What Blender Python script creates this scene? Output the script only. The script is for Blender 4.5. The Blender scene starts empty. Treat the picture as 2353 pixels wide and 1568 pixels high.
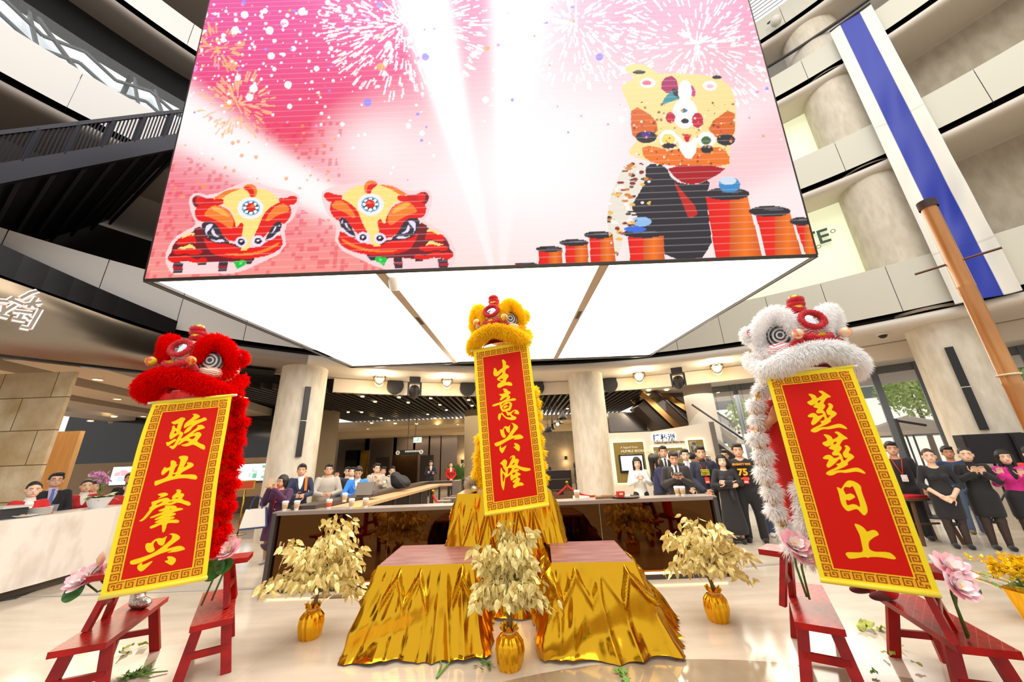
import bpy, bmesh, math, random
import numpy as np
from mathutils import Vector, Matrix
from mathutils import noise as mnoise
PI = math.pi
sc = bpy.context.scene
col = sc.collection

# ---------------------------------------------------------------- camera
FW, FH, FPX = 2353, 1568, 825.0
EYE = np.array([0.0, 0.0, 1.65])
_zen = np.array([1084.0, -1715.0]) - np.array([FW / 2, FH / 2])
_up = np.array([_zen[0], -_zen[1], -FPX]); _up /= np.linalg.norm(_up)
_f = np.array([0, 0, -1.0]); _yw = _f - _up * _f.dot(_up); _yw /= np.linalg.norm(_yw)
_xw = np.cross(_yw, _up)
RC = np.array([_xw, _yw, _up])
cam_d = bpy.data.cameras.new('camera'); cam = bpy.data.objects.new('camera', cam_d); col.objects.link(cam)
cam_d.sensor_width = 36.0; cam_d.lens = FPX / FW * 36.0; cam_d.clip_start = 0.05; cam_d.clip_end = 300
mw = Matrix.Identity(4)
for i in range(3):
    for j in range(3): mw[i][j] = RC[i][j]
    mw[i][3] = EYE[i]
cam.matrix_world = mw
sc.camera = cam
# ---------------------------------------------------------------- world, exposure
sc.view_settings.view_transform = 'Standard'; sc.view_settings.look = 'None'
sc.view_settings.gamma = 1; sc.view_settings.use_curve_mapping = False
sc.view_settings.exposure = 0.82
W_STRENGTH = 0.62
wd = bpy.data.worlds.new('world'); sc.world = wd; wd.use_nodes = True
bg = wd.node_tree.nodes['Background']; bg.inputs[0].default_value = (1.0, 0.97, 0.93, 1); bg.inputs[1].default_value = W_STRENGTH
SOFFIT_E, LED_E = 2.4, 0.575

def lamp(kind, loc, power, color, size=1.0, sizey=None, rot=(0, 0, 0), name='lamp'):
    d = bpy.data.lights.new(name, kind); d.energy = power; d.color = color
    if kind == 'AREA':
        d.shape = 'RECTANGLE'; d.size = size; d.size_y = sizey or size
    else: d.shadow_soft_size = size
    o = bpy.data.objects.new(name, d); col.objects.link(o); o.location = loc; o.rotation_euler = rot
    return o
# unseen area lights: one for the glazed roof, fill added to brighten the hall
lamp('AREA', (1.2, -2.0, 17.0), 1300, (1.0, 0.97, 0.92), 15, 13, name='skylight')
lamp('AREA', (0.5, 16.5, 3.6), 330, (1.0, 0.84, 0.62), 9, 5, name='hall_fill')
lamp('AREA', (8.0, 12.6, 3.7), 170, (1.0, 0.92, 0.8), 4, 4, name='hall_fill')
lamp('AREA', (-11.5, 10.5, 3.4), 220, (1.0, 0.82, 0.6), 5, 5, name='hall_fill')

lamp('AREA', (-3.5, 22.0, 3.3), 170, (1.0, 0.84, 0.62), 9, 2, name='hall_fill')
def ray(px, py): return RC @ np.array([px - FW / 2, -(py - FH / 2), -FPX])
def fl(px, py, z=0.0):
    v = ray(px, py); return EYE + v * ((z - EYE[2]) / v[2])
def aty(px, py, Y):
    v = ray(px, py); return EYE + v * (Y / v[1])
CEN = np.array([1.17, -0.27])
def cyl(px, py, R):
    v = ray(px, py); o = -CEN; a = v[0]**2 + v[1]**2; b = o[0]*v[0] + o[1]*v[1]; c = o @ o - R*R
    return EYE + v * ((-b + math.sqrt(max(b*b - a*c, 0))) / a)

# ---------------------------------------------------------------- materials
def lin(c):
    if isinstance(c, str): c = tuple(int(c[i:i+2], 16) / 255 for i in (1, 3, 5))
    return tuple(x / 12.92 if x <= 0.04045 else ((x + 0.055) / 1.055) ** 2.4 for x in c)
MATS = {}
def M(name, c='#808080', rough=0.5, metal=0.0, emit=None, es=1.0, noise=None, bump=None, spec=0.5, coat=0.0, alpha=1.0, trans=0.0, attr=None, sheen=0.0, sub=0.0, aniso=None):
    if name in MATS: return MATS[name]
    m = bpy.data.materials.new(name); m.use_nodes = True; nt = m.node_tree; b = nt.nodes['Principled BSDF']
    b.inputs['Base Color'].default_value = (*lin(c), 1); b.inputs['Roughness'].default_value = rough
    b.inputs['Metallic'].default_value = metal; b.inputs['Specular IOR Level'].default_value = spec
    b.inputs['Coat Weight'].default_value = coat; b.inputs['Coat Roughness'].default_value = 0.08
    b.inputs['Alpha'].default_value = alpha; b.inputs['Transmission Weight'].default_value = trans
    b.inputs['Sheen Weight'].default_value = sheen
    if sub: b.inputs['Subsurface Weight'].default_value = sub; b.inputs['Subsurface Radius'].default_value = (.02, .01, .006)
    if emit: b.inputs['Emission Color'].default_value = (*lin(emit), 1); b.inputs['Emission Strength'].default_value = es
    tc = None
    def coords(stretch):
        nonlocal tc
        tc = tc or nt.nodes.new('ShaderNodeTexCoord')
        mp = nt.nodes.new('ShaderNodeMapping'); mp.inputs['Scale'].default_value = stretch
        nt.links.new(tc.outputs['Object'], mp.inputs[0]); return mp.outputs[0]
    if attr:
        at = nt.nodes.new('ShaderNodeAttribute'); at.attribute_name = attr
        if emit: nt.links.new(at.outputs['Color'], b.inputs['Emission Color']); b.inputs['Base Color'].default_value = (.01, .01, .01, 1)
        else: nt.links.new(at.outputs['Color'], b.inputs['Base Color'])
    if noise:   # (scale, other colour, detail, stretch, lo, hi)
        s, c2, det, st, lo, hi = (list(noise) + [None] * 6)[:6]
        n = nt.nodes.new('ShaderNodeTexNoise'); n.inputs['Scale'].default_value = s; n.inputs['Detail'].default_value = det or 4
        nt.links.new(coords(st or (1, 1, 1)), n.inputs['Vector'])
        r = nt.nodes.new('ShaderNodeMapRange'); r.inputs[1].default_value = lo or .35; r.inputs[2].default_value = hi or .65
        nt.links.new(n.outputs['Fac'], r.inputs[0])
        mx = nt.nodes.new('ShaderNodeMix'); mx.data_type = 'RGBA'
        mx.inputs[6].default_value = (*lin(c), 1); mx.inputs[7].default_value = (*lin(c2), 1)
        nt.links.new(r.outputs[0], mx.inputs[0]); nt.links.new(mx.outputs[2], b.inputs['Base Color'])
    if bump:    # (scale, strength, detail, stretch)
        s, k, det, st = (list(bump) + [None] * 4)[:4]
        n = nt.nodes.new('ShaderNodeTexNoise'); n.inputs['Scale'].default_value = s; n.inputs['Detail'].default_value = det or 3
        nt.links.new(coords(st or (1, 1, 1)), n.inputs['Vector'])
        bp = nt.nodes.new('ShaderNodeBump'); bp.inputs['Strength'].default_value = k; bp.inputs['Distance'].default_value = .02
        nt.links.new(n.outputs['Fac'], bp.inputs['Height']); nt.links.new(bp.outputs[0], b.inputs['Normal'])
    MATS[name] = m
    return m
def G(c, rough=.6, **k):   # plain material keyed by its colour
    return M('m_%s_%02d_%s' % (c.strip('#'), int(rough * 100), ''.join('%s%s' % (a, b) for a, b in sorted(k.items()))), c, rough, **k)

# ---------------------------------------------------------------- object helpers
def wm(o):
    m = Matrix.LocRotScale(o.location, o.rotation_euler, o.scale)
    return wm(o.parent) @ m if o.parent else m
def tag(o, label=None, cat=None, group=None, kind=None):
    for k, v in (('label', label), ('category', cat), ('group', group), ('kind', kind)):
        if v: o[k] = v
    return o
def thing(name, label, cat, loc=(0, 0, 0), rz=0.0, group=None):
    o = bpy.data.objects.new(name, None); col.objects.link(o); o.empty_display_size = .1
    o.location = tuple(float(x) for x in loc); o.rotation_euler = (0, 0, rz)
    return tag(o, label, cat, group)
def mesh_obj(name, verts, faces, mats, parent=None, mi=None, smooth=False, local=True, kind=None):
    me = bpy.data.meshes.new(name)
    V = np.asarray(verts, dtype=np.float64)
    if parent is not None and not local:
        inv = np.array(wm(parent).inverted()); V = V @ inv[:3, :3].T + inv[:3, 3]
    if isinstance(faces, np.ndarray):
        nf, k = faces.shape
        me.vertices.add(len(V)); me.vertices.foreach_set('co', V.ravel())
        me.loops.add(nf * k); me.loops.foreach_set('vertex_index', faces.ravel().astype(np.int32))
        me.polygons.add(nf); me.polygons.foreach_set('loop_start', np.arange(0, nf * k, k, dtype=np.int32))
        me.update(calc_edges=True)
    else: me.from_pydata([tuple(v) for v in V], [], faces)
    if not isinstance(mats, (list, tuple)): mats = [mats]
    for m in mats: me.materials.append(m)
    if mi is not None: me.polygons.foreach_set('material_index', np.asarray(mi, dtype=np.int32))
    if smooth is True: me.polygons.foreach_set('use_smooth', np.ones(len(me.polygons), dtype=bool))
    elif smooth: me.shade_smooth() if False else smooth_angle(me, smooth)
    me.update()
    o = bpy.data.objects.new(name, me); col.objects.link(o)
    if parent is not None: o.parent = parent
    if kind: o['kind'] = kind
    return o
def smooth_angle(me, ang):
    me.polygons.foreach_set('use_smooth', np.ones(len(me.polygons), dtype=bool))
    me.set_sharp_from_angle(angle=ang)
def dup(o, parent=None):
    c = o.copy(); col.objects.link(c)
    if parent: c.parent = parent
    for ch in [x for x in o.children]: dup(ch, c)
    return c
class MB:
    """collects shapes for ONE mesh"""
    def __init__(s): s.v = []; s.f = []; s.m = []
    def add(s, vs, fs, mi=0):
        o = len(s.v); s.v += [tuple(float(a) for a in x) for x in vs]; s.f += [tuple(o + i for i in f) for f in fs]; s.m += [mi] * len(fs); return s
    def box(s, c, sz, rz=0.0, mi=0, mat=None):
        x, y, z = sz[0] / 2, sz[1] / 2, sz[2] / 2
        P = [(a * x, b * y, d * z) for a in (-1, 1) for b in (-1, 1) for d in (-1, 1)]
        if mat is None: mat = Matrix.Rotation(rz, 3, 'Z')
        P = [Vector(c) + mat @ Vector(p) for p in P]
        return s.add(P, [(0, 1, 3, 2), (4, 6, 7, 5), (0, 4, 5, 1), (2, 3, 7, 6), (0, 2, 6, 4), (1, 5, 7, 3)], mi)
    def bar(s, p0, p1, w, h, mi=0, up=(0, 0, 1), w1=None, h1=None):
        p0, p1 = Vector(p0), Vector(p1); d = (p1 - p0).normalized(); u = Vector(up)
        if abs(d.dot(u)) > .98: u = Vector((0, 1, 0))
        a = d.cross(u).normalized(); b = a.cross(d)
        w1 = w if w1 is None else w1; h1 = h if h1 is None else h1
        P = [p + a * (i * ww / 2) + b * (j * hh / 2) for p, ww, hh in ((p0, w, h), (p1, w1, h1)) for i, j in ((-1, -1), (1, -1), (1, 1), (-1, 1))]
        return s.add(P, [(3, 2, 1, 0), (4, 5, 6, 7), (0, 1, 5, 4), (1, 2, 6, 5), (2, 3, 7, 6), (3, 0, 4, 7)], mi)
    def tube(s, pts, r, n=10, mi=0, cap=True, flat=1.0):
        pts = [Vector(p) for p in pts]; k = len(pts)
        if not hasattr(r, '__len__'): r = [r] * k
        vs = []; ref = None
        for i, p in enumerate(pts):
            d = (pts[min(i + 1, k - 1)] - pts[max(i - 1, 0)]).normalized()
            if ref is None:
                ref = Vector((0, 0, 1)) if abs(d.z) < .9 else Vector((1, 0, 0))
            a = d.cross(ref).normalized(); b = a.cross(d).normalized(); ref = b
            for j in range(n):
                t = 2 * PI * j / n; vs.append(p + a * (math.cos(t) * r[i]) + b * (math.sin(t) * r[i] * flat))
        fs = [(i * n + j, i * n + (j + 1) % n, (i + 1) * n + (j + 1) % n, (i + 1) * n + j) for i in range(k - 1) for j in range(n)]
        if cap: fs += [tuple(range(n))[::-1], tuple((k - 1) * n + j for j in range(n))]
        return s.add(vs, fs, mi)
    def lathe(s, prof, c=(0, 0, 0), n=24, mi=0, a0=0.0, a1=2 * PI, mat=None, sx=1, sy=1):
        full = abs(a1 - a0 - 2 * PI) < 1e-6; m = n if full else n + 1; vs = []
        for (r, z) in prof:
            for j in range(m):
                t = a0 + (a1 - a0) * j / n; v = Vector((math.cos(t) * r * sx, math.sin(t) * r * sy, z))
                vs.append(Vector(c) + (mat @ v if mat else v))
        fs = [(i * m + j, i * m + (j + 1) % m, (i + 1) * m + (j + 1) % m, (i + 1) * m + j) for i in range(len(prof) - 1) for j in range(n)]
        return s.add(vs, fs, mi)
    def ball(s, c, r, n=12, mi=0, mat=None):
        r = (r, r, r) if not hasattr(r, '__len__') else r
        vs = []; k = max(n // 2, 4)
        for i in range(k + 1):
            a = PI * i / k
            for j in range(n):
                t = 2 * PI * j / n; v = Vector((math.sin(a) * math.cos(t) * r[0], math.sin(a) * math.sin(t) * r[1], math.cos(a) * r[2]))
                vs.append(Vector(c) + (mat @ v if mat else v))
        return s.add(vs, [(i * n + j, (i + 1) * n + j, (i + 1) * n + (j + 1) % n, i * n + (j + 1) % n) for i in range(k) for j in range(n)], mi)
    def torus(s, c, R, r, n=24, k=8, mi=0, mat=None, sx=1, sy=1):
        vs = []
        for i in range(n):
            t = 2 * PI * i / n
            for j in range(k):
                a = 2 * PI * j / k; v = Vector(((R + r * math.cos(a)) * math.cos(t) * sx, (R + r * math.cos(a)) * math.sin(t) * sy, r * math.sin(a)))
                vs.append(Vector(c) + (mat @ v if mat else v))
        return s.add(vs, [(i * k + j, ((i + 1) % n) * k + j, ((i + 1) % n) * k + (j + 1) % k, i * k + (j + 1) % k) for i in range(n) for j in range(k)], mi)
    def prism(s, poly, z0, z1, mi=0, mat=None, c=(0, 0, 0)):
        n = len(poly); P = [(x, y, z0) for x, y in poly] + [(x, y, z1) for x, y in poly]
        P = [Vector(c) + (mat @ Vector(p) if mat else Vector(p)) for p in P]
        return s.add(P, [tuple(range(n))[::-1], tuple(range(n, 2 * n))] + [(i, (i + 1) % n, n + (i + 1) % n, n + i) for i in range(n)], mi)
    def grid(s, fn, nu, nv, mi=0, wrap=False):
        m = nu if wrap else nu + 1
        vs = [fn(i / nu, j / nv) for j in range(nv + 1) for i in range(m)]
        fs = [(j * m + i, j * m + (i + 1) % m, (j + 1) * m + (i + 1) % m, (j + 1) * m + i) for j in range(nv) for i in range(nu)]
        return s.add(vs, fs, mi)
    def build(s, name, mats, parent=None, smooth=False, local=True, kind=None):
        return mesh_obj(name, s.v, s.f, mats, parent, s.m, smooth, local, kind)
RX = lambda a: Matrix.Rotation(a, 3, 'X')
RY = lambda a: Matrix.Rotation(a, 3, 'Y')
RZ = lambda a: Matrix.Rotation(a, 3, 'Z')
def struct(name, mb, mats, smooth=False):
    return mb.build(name, mats, None, smooth, kind='structure')
def text_mesh(name, body, size, mat, loc, rot, parent=None, extrude=.004, align='LEFT', bold=0.0, local=True, shear=0):
    c = bpy.data.curves.new(name, 'FONT'); c.body = body; c.size = size; c.extrude = extrude; c.align_x = align; c.offset = bold; c.shear = shear
    o = bpy.data.objects.new(name + '_tmp', c); col.objects.link(o)
    dg = bpy.context.evaluated_depsgraph_get(); me = bpy.data.meshes.new_from_object(o.evaluated_get(dg))
    bpy.data.objects.remove(o); bpy.data.curves.remove(c)
    V = np.array([v.co[:] for v in me.vertices]); F = [tuple(p.vertices) for p in me.polygons]; bpy.data.meshes.remove(me)
    R = np.array(rot)
    return mesh_obj(name, V @ R.T + np.array(loc), F, mat, parent, local=local)
def rot_facing(n, up=(0, 0, 1)):
    """rotation whose z axis is n (text normal) and y axis is up"""
    z = Vector(n).normalized(); x = Vector(up).cross(z).normalized(); y = z.cross(x)
    return Matrix((x, y, z)).transposed()

# ---------------------------------------------------------------- signed-distance bodies -> smooth meshes
class SDF:
    def __init__(s, k=.02): s.p = []; s.k = k
    def cap(s, a, b, r0, r1=None, k=None, sub=False, sc3=None):
        s.p.append(('c', np.array(a, float), np.array(b, float), r0, r0 if r1 is None else r1, s.k if k is None else k, sub, sc3)); return s
    def ell(s, c, r, k=None, sub=False, rot=None):
        s.p.append(('e', np.array(c, float), np.array(r, float), None if rot is None else np.array(rot), 0, s.k if k is None else k, sub, None)); return s
    def box(s, c, h, k=None, sub=False, rot=None, rd=.0):
        s.p.append(('b', np.array(c, float), np.array(h, float), None if rot is None else np.array(rot), rd, s.k if k is None else k, sub, None)); return s
    def bounds(s):
        lo = np.full(3, 9e9); hi = -lo
        for t, a, b, r0, r1, k, sub, sc3 in s.p:
            if sub: continue
            if t == 'c': R = max(r0, r1); l, h = np.minimum(a, b) - R, np.maximum(a, b) + R
            else: e = b if (t == 'e' and r0 is None) else np.full(3, np.linalg.norm(b) if t == 'b' else b.max()); l, h = a - e, a + e
            lo = np.minimum(lo, l); hi = np.maximum(hi, h)
        return lo, hi
    def mesh(s, cell):
        lo, hi = s.bounds(); lo -= 3 * cell; hi += 3 * cell
        n = np.ceil((hi - lo) / cell).astype(int) + 1
        D = np.full(n, 1.0)
        ax = [lo[i] + cell * np.arange(n[i]) for i in range(3)]
        for t, a, b, r0, r1, k, sub, sc3 in s.p:
            if t == 'c': R = max(r0, r1); l, h = np.minimum(a, b) - R, np.maximum(a, b) + R
            else: e = np.full(3, np.linalg.norm(b)) if (t == 'b' or r0 is not None) else b; l, h = a - e, a + e
            m = k + 3 * cell
            i0 = np.clip(((l - m - lo) / cell).astype(int), 0, n - 1); i1 = np.clip(((h + m - lo) / cell).astype(int) + 2, 1, n)
            if np.any(i1 <= i0): continue
            X = ax[0][i0[0]:i1[0], None, None]; Y = ax[1][None, i0[1]:i1[1], None]; Z = ax[2][None, None, i0[2]:i1[2]]
            if t == 'c':
                S = np.ones(3) if sc3 is None else np.array(sc3, float)
                d = (b - a) / S; L = max(d @ d, 1e-12); px, py, pz = (X - a[0]) / S[0], (Y - a[1]) / S[1], (Z - a[2]) / S[2]
                u = np.clip((px * d[0] + py * d[1] + pz * d[2]) / L, 0, 1)
                v = np.sqrt((px - u * d[0])**2 + (py - u * d[1])**2 + (pz - u * d[2])**2) - (r0 + (r1 - r0) * u)
                v = v * min(1, S.min())
            else:
                px, py, pz = X - a[0], Y - a[1], Z - a[2]
                if r0 is not None:
                    q = r0; px, py, pz = (q[0, 0]*px + q[1, 0]*py + q[2, 0]*pz, q[0, 1]*px + q[1, 1]*py + q[2, 1]*pz, q[0, 2]*px + q[1, 2]*py + q[2, 2]*pz)
                if t == 'e':
                    k0 = np.sqrt((px / b[0])**2 + (py / b[1])**2 + (pz / b[2])**2); k1 = np.sqrt((px / b[0]**2)**2 + (py / b[1]**2)**2 + (pz / b[2]**2)**2)
                    v = np.where(k0 < 1e-6, -b.min(), k0 * (k0 - 1) / np.maximum(k1, 1e-9))
                else:
                    qx, qy, qz = np.abs(px) - b[0] + r1, np.abs(py) - b[1] + r1, np.abs(pz) - b[2] + r1
                    v = np.sqrt(np.maximum(qx, 0)**2 + np.maximum(qy, 0)**2 + np.maximum(qz, 0)**2) + np.minimum(np.maximum(np.maximum(qx, qy), qz), 0) - r1
            B = D[i0[0]:i1[0], i0[1]:i1[1], i0[2]:i1[2]]
            if sub: B[...] = np.maximum(B, -v)
            elif k > 1e-6:
                hh = np.clip(.5 + .5 * (B - v) / k, 0, 1); B[...] = B * (1 - hh) + v * hh - k * hh * (1 - hh)
            else: B[...] = np.minimum(B, v)
        return surface_nets(D, lo, cell)
def surface_nets(D, lo, cell):
    ins = D < 0
    nx, ny, nz = D.shape
    c = [ins[i:nx-1+i, j:ny-1+j, k:nz-1+k] for i in (0, 1) for j in (0, 1) for k in (0, 1)]
    sm = sum(a.astype(np.int8) for a in c); act = (sm > 0) & (sm < 8)
    idx = np.argwhere(act); N = len(idx)
    if N == 0: return np.zeros((0, 3)), np.zeros((0, 4), int)
    cs = np.array([(i, j, k) for i in (0, 1) for j in (0, 1) for k in (0, 1)])
    val = np.stack([D[idx[:, 0] + o[0], idx[:, 1] + o[1], idx[:, 2] + o[2]] for o in cs], 1)
    acc = np.zeros((N, 3)); cnt = np.zeros(N)
    for a in range(8):
        for b in range(a + 1, 8):
            if np.abs(cs[a] - cs[b]).sum() != 1: continue
            va, vb = val[:, a], val[:, b]; x = (va < 0) != (vb < 0)
            t = np.where(x, va / np.where(x, va - vb, 1), 0)
            p = cs[a] + t[:, None] * (cs[b] - cs[a]); acc += p * x[:, None]; cnt += x
    V = lo + cell * (idx + acc / cnt[:, None])
    ids = np.full(act.shape, -1, dtype=np.int64); ids[tuple(idx.T)] = np.arange(N)
    Fs = []
    for axis in range(3):
        sl0 = [slice(None)] * 3; sl1 = [slice(None)] * 3; sl0[axis] = slice(0, -1); sl1[axis] = slice(1, None)
        a = ins[tuple(sl0)]; b = ins[tuple(sl1)]; e = np.argwhere(a != b); flip = a[tuple(e.T)]
        u, w = [(1, 2), (2, 0), (0, 1)][axis]
        ok = (e[:, u] > 0) & (e[:, w] > 0) & (e[:, u] < D.shape[u] - 1) & (e[:, w] < D.shape[w] - 1); e = e[ok]; flip = flip[ok]
        def g(du, dw):
            q = e.copy(); q[:, u] -= du; q[:, w] -= dw; return ids[tuple(q.T)]
        q = np.stack([g(1, 1), g(0, 1), g(0, 0), g(1, 0)], 1); q[~flip] = q[~flip][:, ::-1]; Fs.append(q)
    F = np.concatenate(Fs); F = F[(F >= 0).all(1)]
    return V, F
def sdf_obj(s, cell, name, mat, parent=None, local=True):
    V, F = s.mesh(cell)
    return mesh_obj(name, V, F, mat, parent, smooth=True, local=local)
# ---------------------------------------------------------------- setting
def brick(m, s, w, h, mortar, cm, rot=(0, 0, 0), off=.5, c2=None):
    nt = m.node_tree; b = nt.nodes['Principled BSDF']
    tc = nt.nodes.new('ShaderNodeTexCoord'); mp = nt.nodes.new('ShaderNodeMapping'); mp.inputs['Rotation'].default_value = rot
    br = nt.nodes.new('ShaderNodeTexBrick'); br.inputs['Scale'].default_value = s; br.inputs['Brick Width'].default_value = w; br.inputs['Row Height'].default_value = h
    br.inputs['Mortar Size'].default_value = mortar; br.inputs['Mortar Smooth'].default_value = .1; br.offset = off
    nt.links.new(tc.outputs['Object'], mp.inputs[0]); nt.links.new(mp.outputs[0], br.inputs['Vector'])
    mx = nt.nodes.new('ShaderNodeMix'); mx.data_type = 'RGBA'
    src = b.inputs['Base Color'].links[0].from_socket if b.inputs['Base Color'].links else None
    if src: nt.links.new(src, mx.inputs[6])
    else: mx.inputs[6].default_value = b.inputs['Base Color'].default_value
    if c2:
        m2 = nt.nodes.new('ShaderNodeMix'); m2.data_type = 'RGBA'; m2.inputs[7].default_value = (*lin(c2), 1)
        br.inputs['Color1'].default_value = (0, 0, 0, 1); br.inputs['Color2'].default_value = (1, 1, 1, 1); br.inputs['Mortar'].default_value = (0, 0, 0, 1)
        ml = nt.nodes.new('ShaderNodeMath'); ml.operation = 'MULTIPLY'; ml.inputs[1].default_value = .45
        nt.links.new(br.outputs['Color'], ml.inputs[0]); nt.links.new(ml.outputs[0], m2.inputs[0])
        if src: nt.links.new(src, m2.inputs[6])
        nt.links.new(m2.outputs[2], mx.inputs[6])
    mx.inputs[7].default_value = (*lin(cm), 1)
    nt.links.new(br.outputs['Fac'], mx.inputs[0]); nt.links.new(mx.outputs[2], b.inputs['Base Color'])
    return m
def arc(mb, prof, a0, a1, n, mi=0, closed=False):
    """sweeps an (r, z) profile round the atrium axis, angles in degrees from straight ahead"""
    pr = list(prof) + ([prof[0]] if closed else [])
    k = len(pr); vs = []
    for i in range(n + 1):
        t = math.radians(a0 + (a1 - a0) * i / n)
        for r, z in pr: vs.append((CEN[0] + r * math.sin(t), CEN[1] + r * math.cos(t), z))
    mb.add(vs, [(i * k + j, i * k + j + 1, (i + 1) * k + j + 1, (i + 1) * k + j) for i in range(n) for j in range(k - 1)], mi)
def pol(r, deg, z=0.0):
    t = math.radians(deg); return (CEN[0] + r * math.sin(t), CEN[1] + r * math.cos(t), z)
def prect(mb, p0, p1, Y, th=.04, mi=0):
    """a slab standing at depth Y whose opposite corners are seen at the two picture points"""
    a, b = aty(*p0, Y), aty(*p1, Y)
    mb.box(((a[0] + b[0]) / 2, Y + th / 2, (a[2] + b[2]) / 2), (abs(b[0] - a[0]), th, abs(b[2] - a[2])), mi=mi)
    return (a[0], b[0], a[2], b[2])

m_floor = brick(M('floor_stone', '#d3c6b4', .13, noise=(1.1, '#bfb09d', 7, (1, 4, 1), .3, .75), spec=.6), 1, 1.2, 1.2, .0022, '#b8ab9a')
m_inlay = M('inlay_stone', '#a2927c', .10, noise=(2.2, '#8a7964', 8, (1, 1, 1), .35, .7), spec=.6)
m_panel = M('cream_panel', '#d9d6cf', .42)
m_cream = M('cream_paint', '#d8cfc2', .5)
m_slot = M('dark_slot', '#15120f', .7)
m_conc = M('column_plaster', '#e0d7c6', .75, noise=(7, '#cfc4b0', 5, (1, 1, .35)), bump=(40, .15))
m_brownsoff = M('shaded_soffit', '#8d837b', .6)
m_black = M('black_metal', '#151517', .4)
m_dkgrey = M('dark_grey_metal', '#3c3a3a', .35, .6)
m_steel = M('brushed_metal', '#93826d', .2, 1.0, bump=(1.1, .16, 2, (1, 1, .6)))
m_white_e = M('downlight_glow', '#fff2d8', .5, emit='#ffdf9a', es=14)
m_dlrim = M('downlight_rim', '#e8dcc8', .5)

fm = MB().box((0, 8, -.05), (90, 80, .1)); struct('floor', fm, m_floor)
mb = MB(); mb.prism([(CEN[0] + 4.0 * math.cos(2 * PI * i / 120), CEN[1] + 4.0 * math.sin(2 * PI * i / 120)) for i in range(120)], 0, .003); struct('trim_1', mb, m_inlay)
mb = MB()
for i in range(24):
    a = 2 * PI * i / 24; mb.bar((CEN[0] + 3.0 * math.cos(a), CEN[1] + 3.0 * math.sin(a), .0035), (CEN[0] + 3.98 * math.cos(a), CEN[1] + 3.98 * math.sin(a), .0035), .012, .002)
struct('trim_2', mb, M('joint_line', '#8d7f6c', .4))
mb = MB(); mb.box((-5.7, 6.04, .004), (4.1, .07, .008)); P = [(3.35, 6.2), (4.6, 6.38), (5.6, 6.36), (6.4, 6.16), (7.2, 5.82), (8.2, 5.2)]
for a, b in zip(P[:-1], P[1:]): mb.bar((*a, .004), (*b, .004), .07, .008)
struct('trim_3', mb, M('grey_strip', '#a7a29b', .3))
mb = MB(); mb.box((-11.5, 13.0, .003), (9.5, 6.0, .006)); struct('trim_4', mb, M('brown_timber_floor', '#6e5a47', .25, noise=(3, '#8a735c', 4, (8, 1, 1))))
mb = MB()
for (px, py, w, dp) in ((738, 1372, .22, .12), (780, 1372, .22, .12)): mb.box((*fl(px, py)[:2], .004), (w, dp, .006))
struct('trim_5', mb, M('floor_socket_plate', '#5b4a2c', .35, .8))

# levels of the atrium: rounded slab edge, dark slot, panelled parapet
LV = [(4.55, 5.88), (8.72, 9.85), (12.22, 13.15), (14.75, 15.7)]
mb = MB(); ms = MB(); mp = MB(); ml = MB(); mlp = MB()
for li, (zs, zt) in enumerate(LV):
    zb = zs - .25
    prof = [(13.6, zb), (11.85, zb)] + [(11.72 + .14 * -math.sin(t) , zb + .125 - .125 * math.cos(t)) for t in np.linspace(0.0, PI, 9)] + [(11.95, zs)]
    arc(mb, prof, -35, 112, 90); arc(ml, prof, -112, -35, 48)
    arc(ms, [(11.95, zs), (11.95, zs + .12), (11.6, zs + .12)], -112, 112, 120)
    for k in range(-18, 18):
        a0, a1 = k * 6.2 + .03 + 1.2, (k + 1) * 6.2 - .03 + 1.2
        arc(mp if a0 > -35 else mlp, [(11.78, zs + .12), (11.6, zs + .12), (11.6, zt), (11.78, zt), (11.78, zs + .12)], a0, a1, 5)
m_left = M('pale_grey_panel', '#dedbd8', .45)
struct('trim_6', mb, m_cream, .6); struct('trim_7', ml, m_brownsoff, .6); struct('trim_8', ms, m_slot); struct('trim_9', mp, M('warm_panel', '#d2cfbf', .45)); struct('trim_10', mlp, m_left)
# gallery floors / soffits behind the edges and the recessed walls
mb = MB()
for zs, zt in LV[:3]: arc(mb, [(11.9, zs + .1), (18, zs + .1), (18, zs - .26), (13.2, zs - .26)], -112, 112, 80)
struct('ceiling', mb, M('soffit_grey', '#b9b0a8', .6))
mb = MB(); mg = MB(); mw2 = MB()
for (z0, z1) in ((5.0, 8.46), (9.0, 11.96), (12.5, 14.5)):
    arc(mb, [(12.9, z0), (12.9, z1)], 51.5, 112, 40)
arc(mg, [(12.45, 4.9), (12.45, 8.46)], 14, 47, 30); arc(mg, [(12.5, 9.0), (12.5, 11.96)], 14, 47, 30)
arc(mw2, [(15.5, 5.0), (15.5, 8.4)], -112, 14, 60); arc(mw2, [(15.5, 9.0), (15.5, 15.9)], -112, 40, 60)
struct('wall_right', mb, M('textured_wall', '#c4b9a6', .85, noise=(6, '#b3a792', 4, (1, 1, .4)), bump=(90, .3)))
struct('window_1', mg, M('backlit_panel', '#d8dab8', .5, emit='#f1f2cc', es=.36))
struct('wall_left', mw2, M('dark_gallery', '#1d1a19', .7))

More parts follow.
